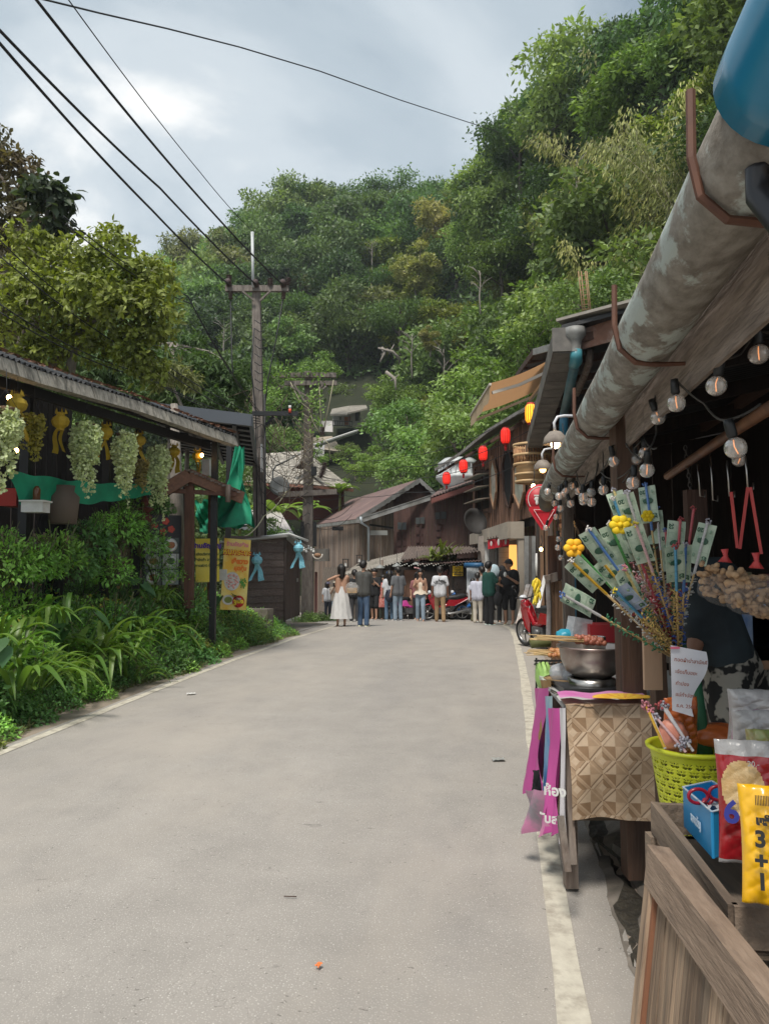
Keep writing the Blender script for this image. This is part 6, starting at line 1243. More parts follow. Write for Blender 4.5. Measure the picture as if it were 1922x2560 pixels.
m = M(); m.bar(P(1404,809,9.2),P(1600,758,8.6),.35,.035); rel(m.build('roof_edge',ROOFG,st2)); 
m = M(); m.slab([P(1403,812,9.0),P(1600,762,8.6),P(1600,762,8.6)+gd*9,P(1403,812,9.0)+gd*9],.05,(0,0,1)); rel(m.build('roof',ROOFD,st2))
m = M(); m.bar(P(1447,800,9.05),P(1447,830,9.05),.04,.04); m.tube([P(1472,873,9.3),P(1472,908,9.35),P(1462,935,9.6),P(1440,985,10)],.05,6); rel(m.build('bracket',WOODG,st2))
for i in range(9): t = i/9; a = g0+gd*L_*t; m = M(); m.bar(a+Vector((.1,0,-.1)),a+Vector((1.6,.2,.22)),.06,.1); rel(m.build('rafter',WOODB,st2))
# front wall of shop: posts, window frames, planks between d 8 and 15
def fw(lat,y,z): return S(lat,y,z)
for (y0,y1,z0,z1,mt_,dl) in [(8.6,9.2,.05,1.45,WOODT,0),(9.3,9.9,.05,1.2,WOODT,.02),(10.0,10.4,0,2.4,WOODB,.05),(12.2,12.5,0,3.2,WOODG,0),(13.5,13.9,0,3.4,WOODT,.02),(15.2,15.6,-.1,3.4,WOODT,.0),(17.0,17.3,-.2,3.4,WOODG,0)]:
    n_ = 3 if y0 < 9.5 else 1
    for k in range(n_):
        ya = y0+(y1-y0)*k/n_; yb_ = y0+(y1-y0)*(k+1)/n_-.015; m = M(); a,b = fw(.72+dl,ya,z0),fw(.72+dl,yb_,z0); m.slab([a,b,Vector((b.x,b.y,z1)),Vector((a.x,a.y,z1))],.06,(-1,0.1,0)); rel(m.build('plank',mt_,st2))
# end panel facing camera
for i in range(7):
    x0 = fw(.74,8.5,0).x+i*.19; m = M(); m.slab([(x0,8.5,.1),(x0+.18,8.5,.1),(x0+.18,8.5,1.3+.05*(i % 2)),(x0,8.5,1.3)],.04,(0,-1,0)); rel(m.build('plank',[WOODT,WOODT,WOODB,WOODDK][min(3,i)],st2))
for i in range(3):
    m = M(); x0 = P(1378+i*9.5,1580,8.3).x; m.slab([(x0,8.3,.0),(x0+.04,8.3,.0),(x0+.035,8.3,P(0,1452,8.3).z),(x0,8.3,P(0,1452,8.3).z)],.05,(0,-1,0)); rel(m.build('plank',WOODT,st2))
m = M(); m.bar(P(1363,1450,8.25),P(1394,1440,8.25),.05,.09); rel(m.build('cross_piece',WOODG,st2))
m = M(); m.tube([P(1370,1600,8.2),P(1372,1520,8.2),P(1368,1450,8.2)],[.03,.028,.03],7,smooth=False); rel(m.build('post',mat('paint_peeling',(.30,.29,.30),.8,(.12,.09,.07),6),st2))
m = M(); m.box(P(1380,1395,8.35),(.10,.05,.5)); m.box(P(1407,1410,8.2),(.12,.05,.34)); rel(m.build('dark_panel',WOODB,st2))
for i in range(9): m = M(); m.box(P(1409,1262+i*21,8.3),(.12,.06,.045)); rel(m.build('rung',WOODX if i % 2 else WOODB,st2))
m = M(); m.bar(P(1400,1250,8.32),P(1398,1445,8.32),.03,.03,(0,1,0)); m.bar(P(1424,1250,8.32),P(1424,1445,8.32),.03,.03,(0,1,0)); rel(m.build('stile',mat('pinkish',(.35,.24,.2),.8),st2))
m = M(); m.tube([P(1438,1585,8.1),P(1437,1500,8.1),P(1433,1400,8.1)],.055,12); rel(m.build('blue_pipe',mat('pipe_blue2',(.06,.22,.34),.4,(.04,.14,.22),4),st2))
for (x0,y0,x1,y1) in [(1432,1290,1475,1380),(1452,1330,1520,1450),(1440,1300,1520,1340)]: m = M(); m.bar(P(x0,y0,8),P(x1,y1,7.4),.06,.05); rel(m.build('strut',WOODB,st2))
m = M(); m.slab([fw(2.6,6.5,0),fw(2.6,20,-.2),fw(2.6,20,5),fw(2.6,6.5,5)],.05,(-1,0,0)); rel(m.build('back_wall',WOODDK,st2))
m = M(); m.slab([(S(.9,10.6).x,10.6,0),(S(2.7,10.6).x,10.6,0),(S(2.7,10.6).x,10.6,4),(S(.9,10.6).x,10.6,4)],.05,(0,-1,0)); rel(m.build('cross_wall',WOODDK,st2))
# items on that front: red signs, bananas, lamps, leaning boards
e_ = empty('round_red_sign',P(1350,1248,9.4),0,'round red metal sign with a small white emblem, partly behind the pipe end','sign'); m = M(); m.lathe([(0,0),(.19,0),(.19,.02),(0,.02)],n=26,T=Matrix.Rotation(pi/2,4,'X')); m.build('disc',mat('sign_red',(.50,.015,.03),.5,(.35,.01,.02),4),e_)
m = M(); m.lathe([(.155,.022),(.165,.022)],n=26,T=Matrix.Rotation(pi/2,4,'X')); m.build('rim_line',WHITE,e_); m = M(); m.ball((-.05,-.026,0),(.035,.004,.03),8); m.ball((-.05,-.03,-.045),(.02,.004,.03),8); m.box((-.05,-.027,.045),(.07,.004,.02)); m.build('emblem',WHITE,e_)
e_ = empty('triangle_red_sign',P(1359,1292,9.2),0,'red downward-pointing triangular sign with thin white border','sign'); m = M(); tri = [(-.17,0,.13),(.17,0,.13),(.19,0,.09),(.03,0,-.16),(-.03,0,-.16),(-.19,0,.09)]; m.slab(tri,.015,(0,-1,0)); m.build('plate',MATS['sign_red'],e_)
m = M(); 
tt = [(-.13,.09),(.13,.09),(0,-.12)]
for i in range(3): a,b = tt[i],tt[(i+1) % 3]; m.bar((a[0],-.018,a[1]),(b[0],-.018,b[1]),.006,.008,(0,1,0))
m.build('border',mat('line_white',(.8,.6,.6),.5),e_)
YB = mat('banana_yellow',(.80,.52,.02),.5,(.7,.6,.05),6)
e_ = empty('banana_bunch',P(1341,1440,10.5),0,'hanging string of yellow bananas below a white cord','bananas')
rr = random.Random(9)
bn = M().tube([(0,0,0),(.035,0,-.05),(.04,0,-.11),(.02,0,-.16)],[.008,.022,.021,.006],7).mesh('banana',YB)
for k in range(5):
    for j in range(4): o = inst('banana',bn,e_); o.location = (rr.uniform(-.02,.02),0,-.03-k*.055); o.rotation_euler = (rr.uniform(-.3,.3),rr.uniform(-.2,.5),j*1.57+rr.uniform(-.4,.4))
m = M(); m.tube([(0,0,.32),(0,.01,.15),(0,0,0)],[.012,.02,.01],6); m.build('white_cord',WHITE,e_)
def gooseneck(px,py,d,s,label,mt_):
    e_ = empty('gooseneck_lamp',P(px,py,d),0,label,'lamp'); e_.scale = (s,)*3; m = M(); m.lathe([(.03,.1),(.07,.09),(.13,.02),(.15,-.06),(.145,-.065),(.12,.01),(.06,.07),(.02,.08)],n=18); m.build('shade',mat('shade_taupe',(.16,.13,.11),.7,(.28,.24,.2),8),e_); m = M(); m.ball((0,0,-.06),.055,12); m.build('bulb',mt_,e_)
    m = M(); m.tube([(0,0,.1),(-.01,0,.2),(.03,0,.27),(.12,.02,.29),(.3,.05,.29)],.018,8); m.build('neck',mat('neck_white',(.6,.6,.62),.4),e_)
gooseneck(1387,1098,8.4,.95,'larger gooseneck lamp with lit white bulb under the boxed gutter',mat('bulb_hot',(1,.9,.7),.4,emit=(1,.68,.36),es=9)); gooseneck(1356,1165,9.6,.8,'smaller gooseneck lamp with yellowish bulb, nearer the barrel',mat('bulb_soft',(1,.7,.3),.4,emit=(1,.5,.15),es=2.5))
for (px,py,d,r,lab,mt_) in [(1333,1218,10,.035,'lit pear-shaped bulb left of the round red sign',EY),(1424,1308,8.0,.035,'orange glowing bulb inside the dark shop',EO),(1352,1373,9.5,.02,'tiny warm bulb above the hanging bananas',EY),(1405,1112,8.6,.03,'orange bulb peeking out beside the gooseneck lamp',EO)]:
    e_ = empty('bare_bulb',P(px,py,d),0,lab,'light bulb'); M().ball((0,0,0),(r,r,r*1.35),10).build('bulb',mt_,e_); M().tube([(0,0,r*1.2),(0,0,r*2.4)],r*.6,8).build('socket',BLACK,e_); M().tube([(0,0,r*2.4),(.02,.02,r*5),(.03,.1,r*9)],.006,4).build('cord',WIRE,e_)
lantern(1326,1034,14,.22,.36,'amber glass lantern glowing under the slatted house eave',False,mat('lantern_amber',(.6,.3,.02),.3,emit=(1,.45,.02),es=.55))
m = M()
for (x0,y0,x1,y1,mt_) in [(1320,1462,1294,1560,0),(1331,1462,1304,1562,1)]: m.bar(P(x1,y1,17.2),P(x0,y0,17.8),.10,.05)
m.bar(P(1310,1500,17.4),P(1322,1502,17.5),.06,.03); m.build('wooden_easel',mat('white_peeling',(.6,.58,.55),.8,(.3,.22,.18),7),label='white peeling wooden frame leaning against the column behind the red motorbike',cat='wooden frame')
m = M(); m.bar(P(1345,1520,13.5),P(1362,1440,13.8),.07,.03); m.build('white_board',WHITE,label='white board standing behind the red motorbike handlebar',cat='board')
# ================================================================== near stall
ns = empty('market_stall',S(1.5,4,0),0,'nearest market stall with dark interior, fibre-board fascia and wooden posts','stall'); iTcur = Matrix.Translation(-ns.location)
FB_ = mat('fibre_board',(.30,.245,.205),.85,(.17,.135,.11),2.5,(9,1.1,16),.9,contrast=.25,detail=3,dirt=(.20,.16,.13),dscale=1,dfac=.4)
eps = [(0.4,1.22),(1.22,1.66),(1.66,3.2),(3.2,5.2),(5.2,7.2),(7.2,8.6)]
for (y0,y1) in eps:
    m = M(); a,b = S(.61,y0,CAMZ+.55+.004*y0),S(.61,y1-.006,CAMZ+.55+.004*y1); m.slab([a,b,b+Vector((0,0,.52)),a+Vector((0,0,.52))],.014,(-1,.1,0)); rel(m.build('fascia_board',FB_,ns))
rel(corrug('roof',S(.58,.2,CAMZ+1.12),S(.58,8.6,CAMZ+1.12),S(3.6,8.6,CAMZ+1.75),S(3.6,.2,CAMZ+1.75),.08,.012,ROOFD,ns))
for i in range(8): y = .8+i*1.1; m = M(); m.bar(S(.64,y,CAMZ+1.0),S(3.5,y,CAMZ+1.62),.05,.1); rel(m.build('rafter',WOODDK,ns))
for l in (1.2,2.0,2.8): m = M(); m.bar(S(l,.2,CAMZ+1.05+.2*(l-.6)),S(l,8.6,CAMZ+1.05+.2*(l-.6)),.06,.08); rel(m.build('purlin',mat('purlin_brown',(.05,.025,.016),.8),ns))
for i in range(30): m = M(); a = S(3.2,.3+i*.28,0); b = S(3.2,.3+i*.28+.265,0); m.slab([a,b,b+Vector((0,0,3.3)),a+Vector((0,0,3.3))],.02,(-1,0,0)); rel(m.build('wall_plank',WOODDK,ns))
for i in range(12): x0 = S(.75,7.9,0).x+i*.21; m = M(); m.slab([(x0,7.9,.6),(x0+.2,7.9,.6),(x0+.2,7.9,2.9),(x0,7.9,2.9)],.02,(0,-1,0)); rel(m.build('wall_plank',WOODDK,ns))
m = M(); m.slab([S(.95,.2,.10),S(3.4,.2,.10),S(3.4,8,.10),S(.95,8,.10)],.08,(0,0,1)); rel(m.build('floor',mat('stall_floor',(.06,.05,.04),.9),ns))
# shelves inside, seen dimly
for (y,z,l0,l1) in [(6.2,.75,1.5,3.1),(6.2,1.25,1.5,3.1),(5.6,.45,1.3,3.1)]: m = M(); a = S(l0,y,z); b = S(l1,y,z); m.box((a+b)/2,(b.x-a.x,.45,.04)); rel(m.build('shelf',WOODB,ns))
for k in range(4): z = .15+k*.13; m = M(); a = S(1.2,4.6+k*.28,z); m.box(a+Vector((.7,0,0)),(1.5,.3,.1)); rel(m.build('step',WOODG,ns))
PB = mat('post_brown',(.10,.055,.035),.75,(.05,.028,.018),4,(6,6,.5),.4,.1)
m = M(); b = P(1581,1745,3.75); m.bar((b.x,b.y,.05),(b.x-.02,b.y,CAMZ+.95),.115,.115,(0,1,0)); rel(m.build('post',PB,ns))
m = M(); b = P(1664,1760,3.1); m.bar((b.x,b.y,.05),(b.x-.05,b.y,CAMZ+.2),.05,.07,(0,1,0)); rel(m.build('post',PB,ns))
m = M(); b = S(.64,7.6,0); m.bar((b.x,b.y,.05),(b.x,b.y,CAMZ+.9),.1,.1,(0,1,0)); rel(m.build('post',WOODG,ns))
m = M(); m.bar(P(1735,1225,3.4),P(1740,1350,3.4),.09,.05,(0,1,0)); rel(m.build('wood_block',WOODB,ns))
# big pipe gutter
pp = empty('pipe_gutter',S(.49,3,CAMZ+.77),0,'large lichen-stained old pipe running along the stall eave as a gutter','pipe'); iTcur = Matrix.Translation(-pp.location)
PIPE = mat('pipe_lichen',(.29,.27,.235),.75,(.14,.122,.10),3,(7,4,7),.5,contrast=.3,detail=9,dirt=(.44,.50,.47),dscale=1.1,dfac=.8,dsh=(.52,.58))
pa = S(.495,1.20,CAMZ+.787); pb_ = S(.485,8.05,CAMZ+.735); pts = [pa.lerp(pb_,i/24)+Vector((0,0,-.012*sin(pi*i/24*2))) for i in range(25)]
m = M(); m.tube(pts,[.103+.002*sin(i*1.7) for i in range(25)],28); rel(m.build('pipe',PIPE,pp))
m = M(); m.tube([pb_,pb_+Vector((.05,.35,-.06)),pb_+Vector((.09,.55,-.09))],[.108,.10,.09],18); rel(m.build('end_piece',mat('pipe_end_dark',(.055,.045,.035),.8,(.10,.09,.07),5),pp))
BRK = mat('strap_rust',(.085,.04,.028),.7,(.14,.06,.035),12)
for y in (1.42,2.45,3.9,5.6):
    t = (y-1.2)/(8.05-1.2); c = pa.lerp(pb_,t); m = M(); ring = [c+Vector((-.116,0,.15)),c+Vector((-.118,0,.01)),c+Vector((-.102,0,-.068)),c+Vector((-.05,0,-.115)),c+Vector((.02,0,-.122)),c+Vector((.135,0,-.118)),c+Vector((.14,0,.03))]
    m.tube(ring,.0095,6,smooth=False); rel(m.build('strap',BRK,pp))
# blue PVC piece
m = M(); q0 = P(1800,250,1.50); 
ax0 = pa+Vector((-.02,-.04,.02)); m.tube([ax0+Vector((0,.06,-.01)),ax0,ax0+Vector((.01,-.15,.06)),ax0+Vector((.03,-.6,.25))],[.108,.114,.120,.13],28)
o = m.build('blue_pipe',mat('pvc_bright_blue',(.015,.17,.30),.25,(.02,.20,.34),2),label='bright blue plastic pipe section joining the top of the old pipe',cat='pipe')
m = M(); m.tube([P(1922,405,1.25),P(1893,425,1.27),P(1900,490,1.27),P(1960,560,1.22),P(2050,600,1.15)],[.014,.022,.025,.027,.027],14); m.build('black_hose',mat('hose_black',(.015,.015,.018),.4),label='black hose elbow clamped to the big pipe at the right edge',cat='hose')
# rusty rod under roof with hooks
m = M(); m.tube([P(1668,1190,3.9),P(1800,1100,3.0),P(1940,1008,2.2)],.022,10); m.build('hanging_rod',mat('rod_copper',(.22,.10,.05),.5,(.10,.05,.03),6,metal=.3),label='brown bamboo rod hanging under the stall roof',cat='rod')
for (px,py,py2,d) in [(1743,1160,1240,3.3),(1775,1140,1250,3.2),(1816,1150,1240,2.9),(1862,1140,1220,2.7)]:
    m = M(); a,b = P(px,py,d),P(px+6,py2,d); m.tube([a,a.lerp(b,.5),b,b+Vector((.02,0,-.005)),b+Vector((.02,0,.02))],.0035,5); m.build('hook',STEEL,label='thin metal S-hook hanging from the rod under the stall roof',cat='hook',group='hooks under the stall roof')
e_ = empty('chain',P(1712,1120,3.5),0,'short steel chain hanging from the stall rafters','chain'); lk = M().tube([(.008*cos(a),0,.014*sin(a)) for a in np.linspace(0,2*pi,9)],.0022,4).mesh('link',mat('chain_dark',(.12,.11,.1),.5,metal=.7))
for i in range(12): o = inst('link',lk,e_); o.location = (.002*i,0,-.022*i); o.rotation_euler = (0,0,pi/2*(i % 2))
# ---- string lights ---------------------------------------------------
GLS = bpy.data.materials.new('bulb_glass'); GLS.use_nodes = True; t = GLS.node_tree; bb_ = t.nodes['Principled BSDF']; bb_.inputs['Roughness'].default_value = .05; bb_.inputs['Base Color'].default_value = (.9,.88,.85,1)
tr_ = N(t,'ShaderNodeBsdfTransparent',inp={0: (.93,.91,.88,1)}); gl = N(t,'ShaderNodeBsdfGlossy',inp={0: (.9,.9,.9,1),1: .08}); df = N(t,'ShaderNodeBsdfDiffuse',inp={0: (.8,.78,.74,1)}); lw = N(t,'ShaderNodeLayerWeight',inp={0: .35}); m1 = N(t,'ShaderNodeMixShader',inp={0: .36}); m2 = N(t,'ShaderNodeMixShader'); L(t,tr_.outputs[0],m1.inputs[1]); L(t,df.outputs[0],m1.inputs[2]); L(t,lw.outputs['Facing'],m2.inputs[0]); L(t,m1.outputs[0],m2.inputs[1]); L(t,gl.outputs[0],m2.inputs[2]); L(t,m2.outputs[0],[n for n in t.nodes if n.type == 'OUTPUT_MATERIAL'][0].inputs[0])
gm = M().ball((0,0,-.035),.03,20,m=14).mesh('globe',GLS)
sm_ = M().lathe([(0,.045),(.012,.045),(.014,.03),(.0145,0),(.011,-.006),(0,-.006)],n=12).mesh('socket',mat('socket_black',(.012,.013,.014),.5))
fm_ = M().tube([(0,0,-.012),(.003,0,-.03),(-.003,0,-.052)],.0016,5).mesh('filament',mat('filament',(.6,.25,.1),.5,emit=(1,.35,.1),es=.6))
BLBS = [(1895,885,26),(1795,964,26),(1729,944,20),(1688,1008,23),(1659,1017,19),(1637,1046,19),(1830,1121,28),(1850,1150,18),(1531,1154,15),(1557,1117,14),(1587,1149,15),(1610,1133,16),(1617,1176,19),(1583,1208,17),(1508,1225,13),(1508,1204,10),(1478,1232,12),(1478,1255,12),(1457,1243,12),(1455,1253,11),(1442,1228,10),(1433,1215,9),(1414,1228,10),(1397,1241,10),(1405,1236,10),(1371,1229,9),(1386,1258,8),(1400,1271,9),(1422,1260,10),(1392,1292,8),(1366,1320,6.5),(1395,1348,8),(1395,1369,8),(1403,1394,7.5)]
fl_ = empty('festoon_lights',P(1895,860,2.1),0,'long string of clear globe bulbs looping under the pipe and fascia','string lights'); iTcur = Matrix.Translation(-fl_.location)
rr = random.Random(12); tops = []
for i,(px,py,r) in enumerate(BLBS):
    d = min(.030*F/r,7.6); c = P(px,py,d)+Vector((0,0,.035)); T = Matrix.Translation(c-fl_.location) @ Euler((rr.uniform(-.25,.25),rr.uniform(-.3,.3),rr.uniform(0,6))).to_matrix().to_4x4()
    b = bpy.data.objects.new('bulb',sm_); link(b,fl_); b.matrix_local = T; inst('globe',gm,b); inst('filament',fm_,b); tops.append((c+Vector((0,0,.045))))
cables = [[(1930,830,2.0),0,(1850,885,2.2),1,2,(1690,905,2.7),(1700,960,2.7),3,(1760,1010,2.4),6,(1900,1010,2.0)],[(1690,880,2.8),4,(1640,970,3),5,(1640,1080,3.2),12,(1590,1140,3.4),(1565,1110,3.6),9,8,(1540,1100,3.9),(1500,1180,4.3),13,(1520,1200,4.4),14,(1505,1060,4.8),(1488,1190,4.8),16,18,(1440,1180,5.4),20,21,22,(1418,1180,5.8),24,23,(1385,1215,6),25,26,27,28,(1400,1280,6.5),29,(1398,1330,7),31,32,33,(1408,1500,7.3),(1412,1600,7.3)],[(1560,1060,3.8),10,(1585,1120,3.5),11,(1640,1120,3)],[(1500,1140,4.8),17,19,(1470,1180,5)],[(1380,1250,6.6),30]]
for cb in cables:
    pts = []
    for q in cb: pts.append(tops[q] if isinstance(q,int) else P(*q))
    m = M(); full = []
    for a,b in zip(pts[:-1],pts[1:]):
        for k in range(5): u = k/5; full.append(a.lerp(b,u)-Vector((0,0,.10*(a-b).length*4*u*(1-u)*.5)))
    full.append(pts[-1]); m.tube(full,.0038,5); rel(m.build('cable',mat('cable_rubber',(.05,.045,.038),.7),fl_))
# ---- stall table, cloths, banner --------------------------------------
tb = empty('stall_table',S(.7,4.2,0),0,'wooden stall table with white top and patterned vinyl front','table'); iTcur = Matrix.Translation(-tb.location)
zt = P(1416,1765,3.6).z
tx0 = P(1416,1765,3.6).x; 
m = M(); m.slab([(tx0-.01,3.62,zt),(tx0+.85,3.62,zt),(tx0+1.05,4.75,zt),(tx0+.08,4.75,zt)],.02,(0,0,1)); rel(m.build('table_top',mat('top_white',(.55,.55,.52),.4,(.4,.39,.37),5),tb))
for (x,y) in ((tx0+.03,3.7),(tx0+.52,3.68),(tx0+.2,4.7),(tx0+.75,4.7)): m = M(); m.bar((x,y,.02),(x,y,zt-.02),.06,.06,(0,1,0)); rel(m.build('leg',WOODG,tb))
m = M(); m.bar((tx0,3.66,zt-.07),(tx0+.85,3.66,zt-.07),.04,.09); rel(m.build('rail',WOODG,tb))
for (xa,ya,xb,yb2) in [(1412,1800,1432,2160),(1400,2040,1418,2180)]:
    d_ = 3.55 if xa > 1400 else 3.3; m = M(); m.bar(P(xb,yb2,d_),P(xa,ya,d_+.1),.03,.025,(0,1,0)); rel(m.build('leg',WOODG,tb))
m = M(); m.box((tx0+.3,4.35,.30),(.36,.3,.28)); m.build('cardboard_box',mat('cardboard',(.25,.19,.13),.85,(.18,.13,.09),3),label='old cardboard box in the dark under the stall table',cat='box')
# vinyl cloth with parquet pattern: each tile its own colour
VT = [mat('vinyl_%d' % i,c,.45,tuple(x*.78 for x in c),12,(3,3,3),contrast=.5) for i,c in enumerate([(.50,.36,.24),(.42,.29,.185),(.30,.19,.11),(.58,.44,.31),(.22,.14,.085)])]
vc = empty('vinyl_cloth',P(1530,1765,3.55),0,'parquet-patterned beige vinyl sheet hanging at the table end','vinyl sheet')
m = M(); W_,H_ = .44,.535; nu,nv = 96,116
def vcol(x,y):
    # diamonds of nested chevrons
    s = .13; a = (x+y)/s; b = (x-y)/s; ia,ib = math.floor(a),math.floor(b); fa,fb = a-ia,b-ib
    du = abs(fa-.5); dv = abs(fb-.5); mx_ = max(du,dv)
    if (ia+ib) % 2 == 0:
        if mx_ > .36: return 3 if du > dv else 1
        if mx_ > .33: return 4
        if mx_ > .16: return (1 if fa > .5 else 0) if du > dv else (2 if fb > .5 else 0)
        return 3
    if mx_ > .44: return 4 if du > dv else 0
    if fa > fb: return 0 if fa+fb > 1 else 2
    return 1 if fa+fb > 1 else 3
def vpos(u,v): 
    y = -.015*sin(u*5+1)*v-.01*sin(u*14)*v*.6-.02*sin(v*pi)*.6; x = W_*u*(1-.05*v)+.02*v; return (x,y+.01*sin(v*7+u*3),-H_*v+.012*sin(u*6)*v*v)
for j in range(nv+1):
    for i in range(nu+1): m.v.append(vpos(i/nu,j/nv))
for j in range(nv):
    for i in range(nu):
        b = j*(nu+1)+i; m.f.append([b,b+nu+1,b+nu+2,b+1]); m.sm.append(True); m.mi.append(vcol((i+.5)/nu*W_-.22,(j+.5)/nv*H_))
o = m.build('sheet',VT,vc); o.location = P(1414,1760,3.55)-vc.location
m = M(); m.sheet((0,0,0),(.5,0,0),(.55,.1,.01),(0,.12,.01),10,3,lambda u,v: (0,0,.006*sin(u*20))); o = m.build('folded_top',VT[0],vc); o.location = P(1414,1764,3.55)-vc.location
# fan-shaped woven mat
m = M(); n_ = 18
for i in range(n_): a0,a1 = pi*.0+i*pi/n_,(i+1)*pi/n_; m.cur = i % 2; m.add([(0,0,0),(.15*cos(a0),.12*sin(a0),.006),(.15*cos(a1),.12*sin(a1),.006)],[(0,1,2)])
o = m.build('woven_fan',[mat('fan_yellow',(.75,.42,.03),.7,(.85,.6,.05),40),mat('fan_orange',(.65,.22,.03),.7,(.8,.5,.05),40)],label='small orange and yellow woven fan lying on the table edge',cat='fan'); o.location = P(1562,1764,3.5)+Vector((0,0,.03)); 
m = M(); m.sheet((0,0,0),(.42,0,0),(.44,.16,0),(.02,.16,0),10,4,lambda u,v: (0,0,.006*sin(u*12))); o = m.build('pink_cloth',mat('cloth_pink',(.50,.10,.32),.6,(.6,.3,.5),5),label='pink printed vinyl folded on the table top',cat='cloth'); o.location = P(1400,1752,3.55)+Vector((0,0,.014))
# pink banner hanging on the road side
PK = mat('banner_pink',(.50,.08,.30),.45,(.42,.06,.25),3); bn_ = empty('pink_banner',S(.32,4.1,0),0,'crumpled pink vinyl banner with white Thai letters on the road side of the table','banner'); iTcur = Matrix.Translation(-bn_.location)
def stripb(name,px0,px1,y0,y1,d0,d1,mt_,bot=0,amp=.02):
    m = M(); a,b = P(px0,y0,d0),P(px1,y0,d1); c,e = P(px1+bot,y1,d1),P(px0+bot,y1,d0)
    m.sheet(a,b,c,e,10,22,lambda u,v: (amp*sin(u*8+v*5)*(.3+v),-amp*.4*sin(u*11),amp*.5*sin(u*7)*v)); return rel(m.build(name,mt_,bn_))
stripb('pink_strip',1336,1368,1720,1985,4.5,4.1,PK,-12,.035); stripb('pink_strip',1369,1401,1770,2085,3.75,3.6,PK,-3,.02); stripb('blue_picture_strip',1362,1378,1740,2070,4.1,3.8,mat('print_blue',(.03,.18,.45),.4,(.3,.45,.5),5),0)
stripb('pale_strip',1398,1412,1770,2110,3.6,3.55,mat('banner_back',(.55,.53,.55),.5,(.45,.43,.45),4),4,.008); stripb('crumpled_end',1312,1372,1975,2085,4.0,3.7,mat('banner_mixed',(.58,.22,.38),.5,(.25,.22,.25),5,contrast=.2),8,.03)
stripb('fringe_strip',1350,1374,1700,1850,4.3,4.1,mat('cardboard_brown',(.28,.17,.07),.8),6); stripb('dark_strip',1330,1345,1925,1990,4.05,3.95,DARK,8)
for (s,px,py,sz) in (('ห้อง',1386,1979,.062),('ับสนุ',1386,2050,.055)):
    T = frame(P(px,py,3.5)-bn_.location,Vector((.2,-.09,0)),(0,0,1)); textmesh(s,sz,WHITE,bn_,T,bold=.0022)
# pot, stove, skewers -----------------------------------------------------
e_ = empty('steel_pot',P(1480,1690,4.05),0,'large dented steel basin pot on the gas stove','pot'); r_ = .178
M().lathe([(0,-.0),(r_*.55,.0),(r_*.8,.03),(r_*.93,.09),(r_*.98,.15),(r_*1.06,.155),(r_*1.06,.165),(r_*.96,.16),(r_*.9,.1),(0,.1)],n=36).build('bowl',mat('pot_steel',(.50,.46,.42),.33,(.30,.25,.22),3,metal=.85,dirt=(.30,.2,.18),dscale=6,dfac=.6),e_)
M().lathe([(0,0),(.06,0),(.06,.07),(.056,.07),(.056,.01)],c=(.02,.02,.14),n=18).build('inner_cup',STEEL,e_)
e_ = empty('gas_stove',P(1478,1730,4.0),0,'black portable gas stove under the steel pot','stove'); m = M(); m.box((0,0,0),(.34,.26,.06)); m.box((0,0,.035),(.36,.28,.012)); m.build('body',mat('stove_black',(.02,.02,.022),.35),e_); M().lathe([(.12,.04),(.125,.075),(.10,.075),(.10,.04)],n=20).build('trivet',STEEL,e_); m = M(); m.bar((-.1,-.15,-.01),(.14,-.15,.0),.012,.025); m.build('front_strip',mat('strip_orange',(.5,.22,.15),.5),e_); m = M(); m.tube([(-.19,-.1,0),(-.26,-.16,.04)],.008,6); m.build('lever',STEEL,e_)
SKW = mat('skewer',(.55,.38,.18),.7); SAUS = mat('sausage',(.28,.08,.05),.45,(.4,.14,.08),20)
rr = random.Random(14)
def skewer_set(name,c,n,ang,L_,label,spread,up=0.05,mt_=SAUS):
    e_ = empty(name,c,0,label,'skewers')
    for i in range(n):
        a = ang+rr.uniform(-.12,.12); d = Vector((cos(a),sin(a),up+rr.uniform(-.03,.03))); o_ = Vector((rr.uniform(-spread,spread),rr.uniform(-spread,spread),rr.uniform(0,.03)))
        m = M(); m.tube([o_,o_+d*L_],.0022,4); s = m.build('stick',SKW,e_); m = M(); 
        for k in range(3): m.ball(tuple(o_+d*(L_*-.02-.035*k)),.016,7)
        m.build('meat',mt_,s)
skewer_set('meat_skewers',P(1470,1606,4.0)+Vector((-.03,0,.0)),16,pi*1.02,.26,'bundle of thin wooden skewers with sausages lying across the pot rim',.035)
skewer_set('grilled_skewers',P(1385,1638,4.6),18,pi*1.0,.14,'stack of grilled meat skewers on a rack behind the table',.05,0,mat('grilled',(.35,.12,.05),.5,(.5,.25,.08),20))
m = M()
for i in range(9): m.bar(P(1335+i*11,1662,4.75),P(1345+i*11,1650,4.4),.006,.006)
m.bar(P(1335,1660,4.7),P(1430,1660,4.7),.008,.01); m.bar(P(1335,1652,4.4),P(1430,1652,4.4),.008,.01); m.bar(P(1340,1645,4.7),P(1340,1740,4.7),.01,.01); m.build('grill_rack',BLACK,label='black wire grill rack under the grilled skewers',cat='rack')
m = M(); m.tube([P(1325,1610,4.9),P(1345,1605,4.9),P(1375,1606,4.9)],[.03,.035,.03],10); m.build('leaf_parcel',G3,label='rolled green banana-leaf parcel behind the grilled skewers',cat='leaf parcel')
m = M(); m.lathe([(.03,0),(.09,.01),(.11,.04),(.115,.045),(.10,.035),(.02,.012)],n=20); m.lathe([(.112,.036),(.12,.042),(.112,.048)],n=20); o = m.build('wicker_tray',mat('wicker',(.38,.25,.12),.7,(.22,.13,.06),40,bump=.6),label='small round wicker tray holding plastic bags on the white table top',cat='tray'); o.location = P(1412,1715,4.2)
PLS = mat('clear_plastic',(.65,.66,.68),.25,(.4,.42,.45),12,bump=.6,alpha=.55)
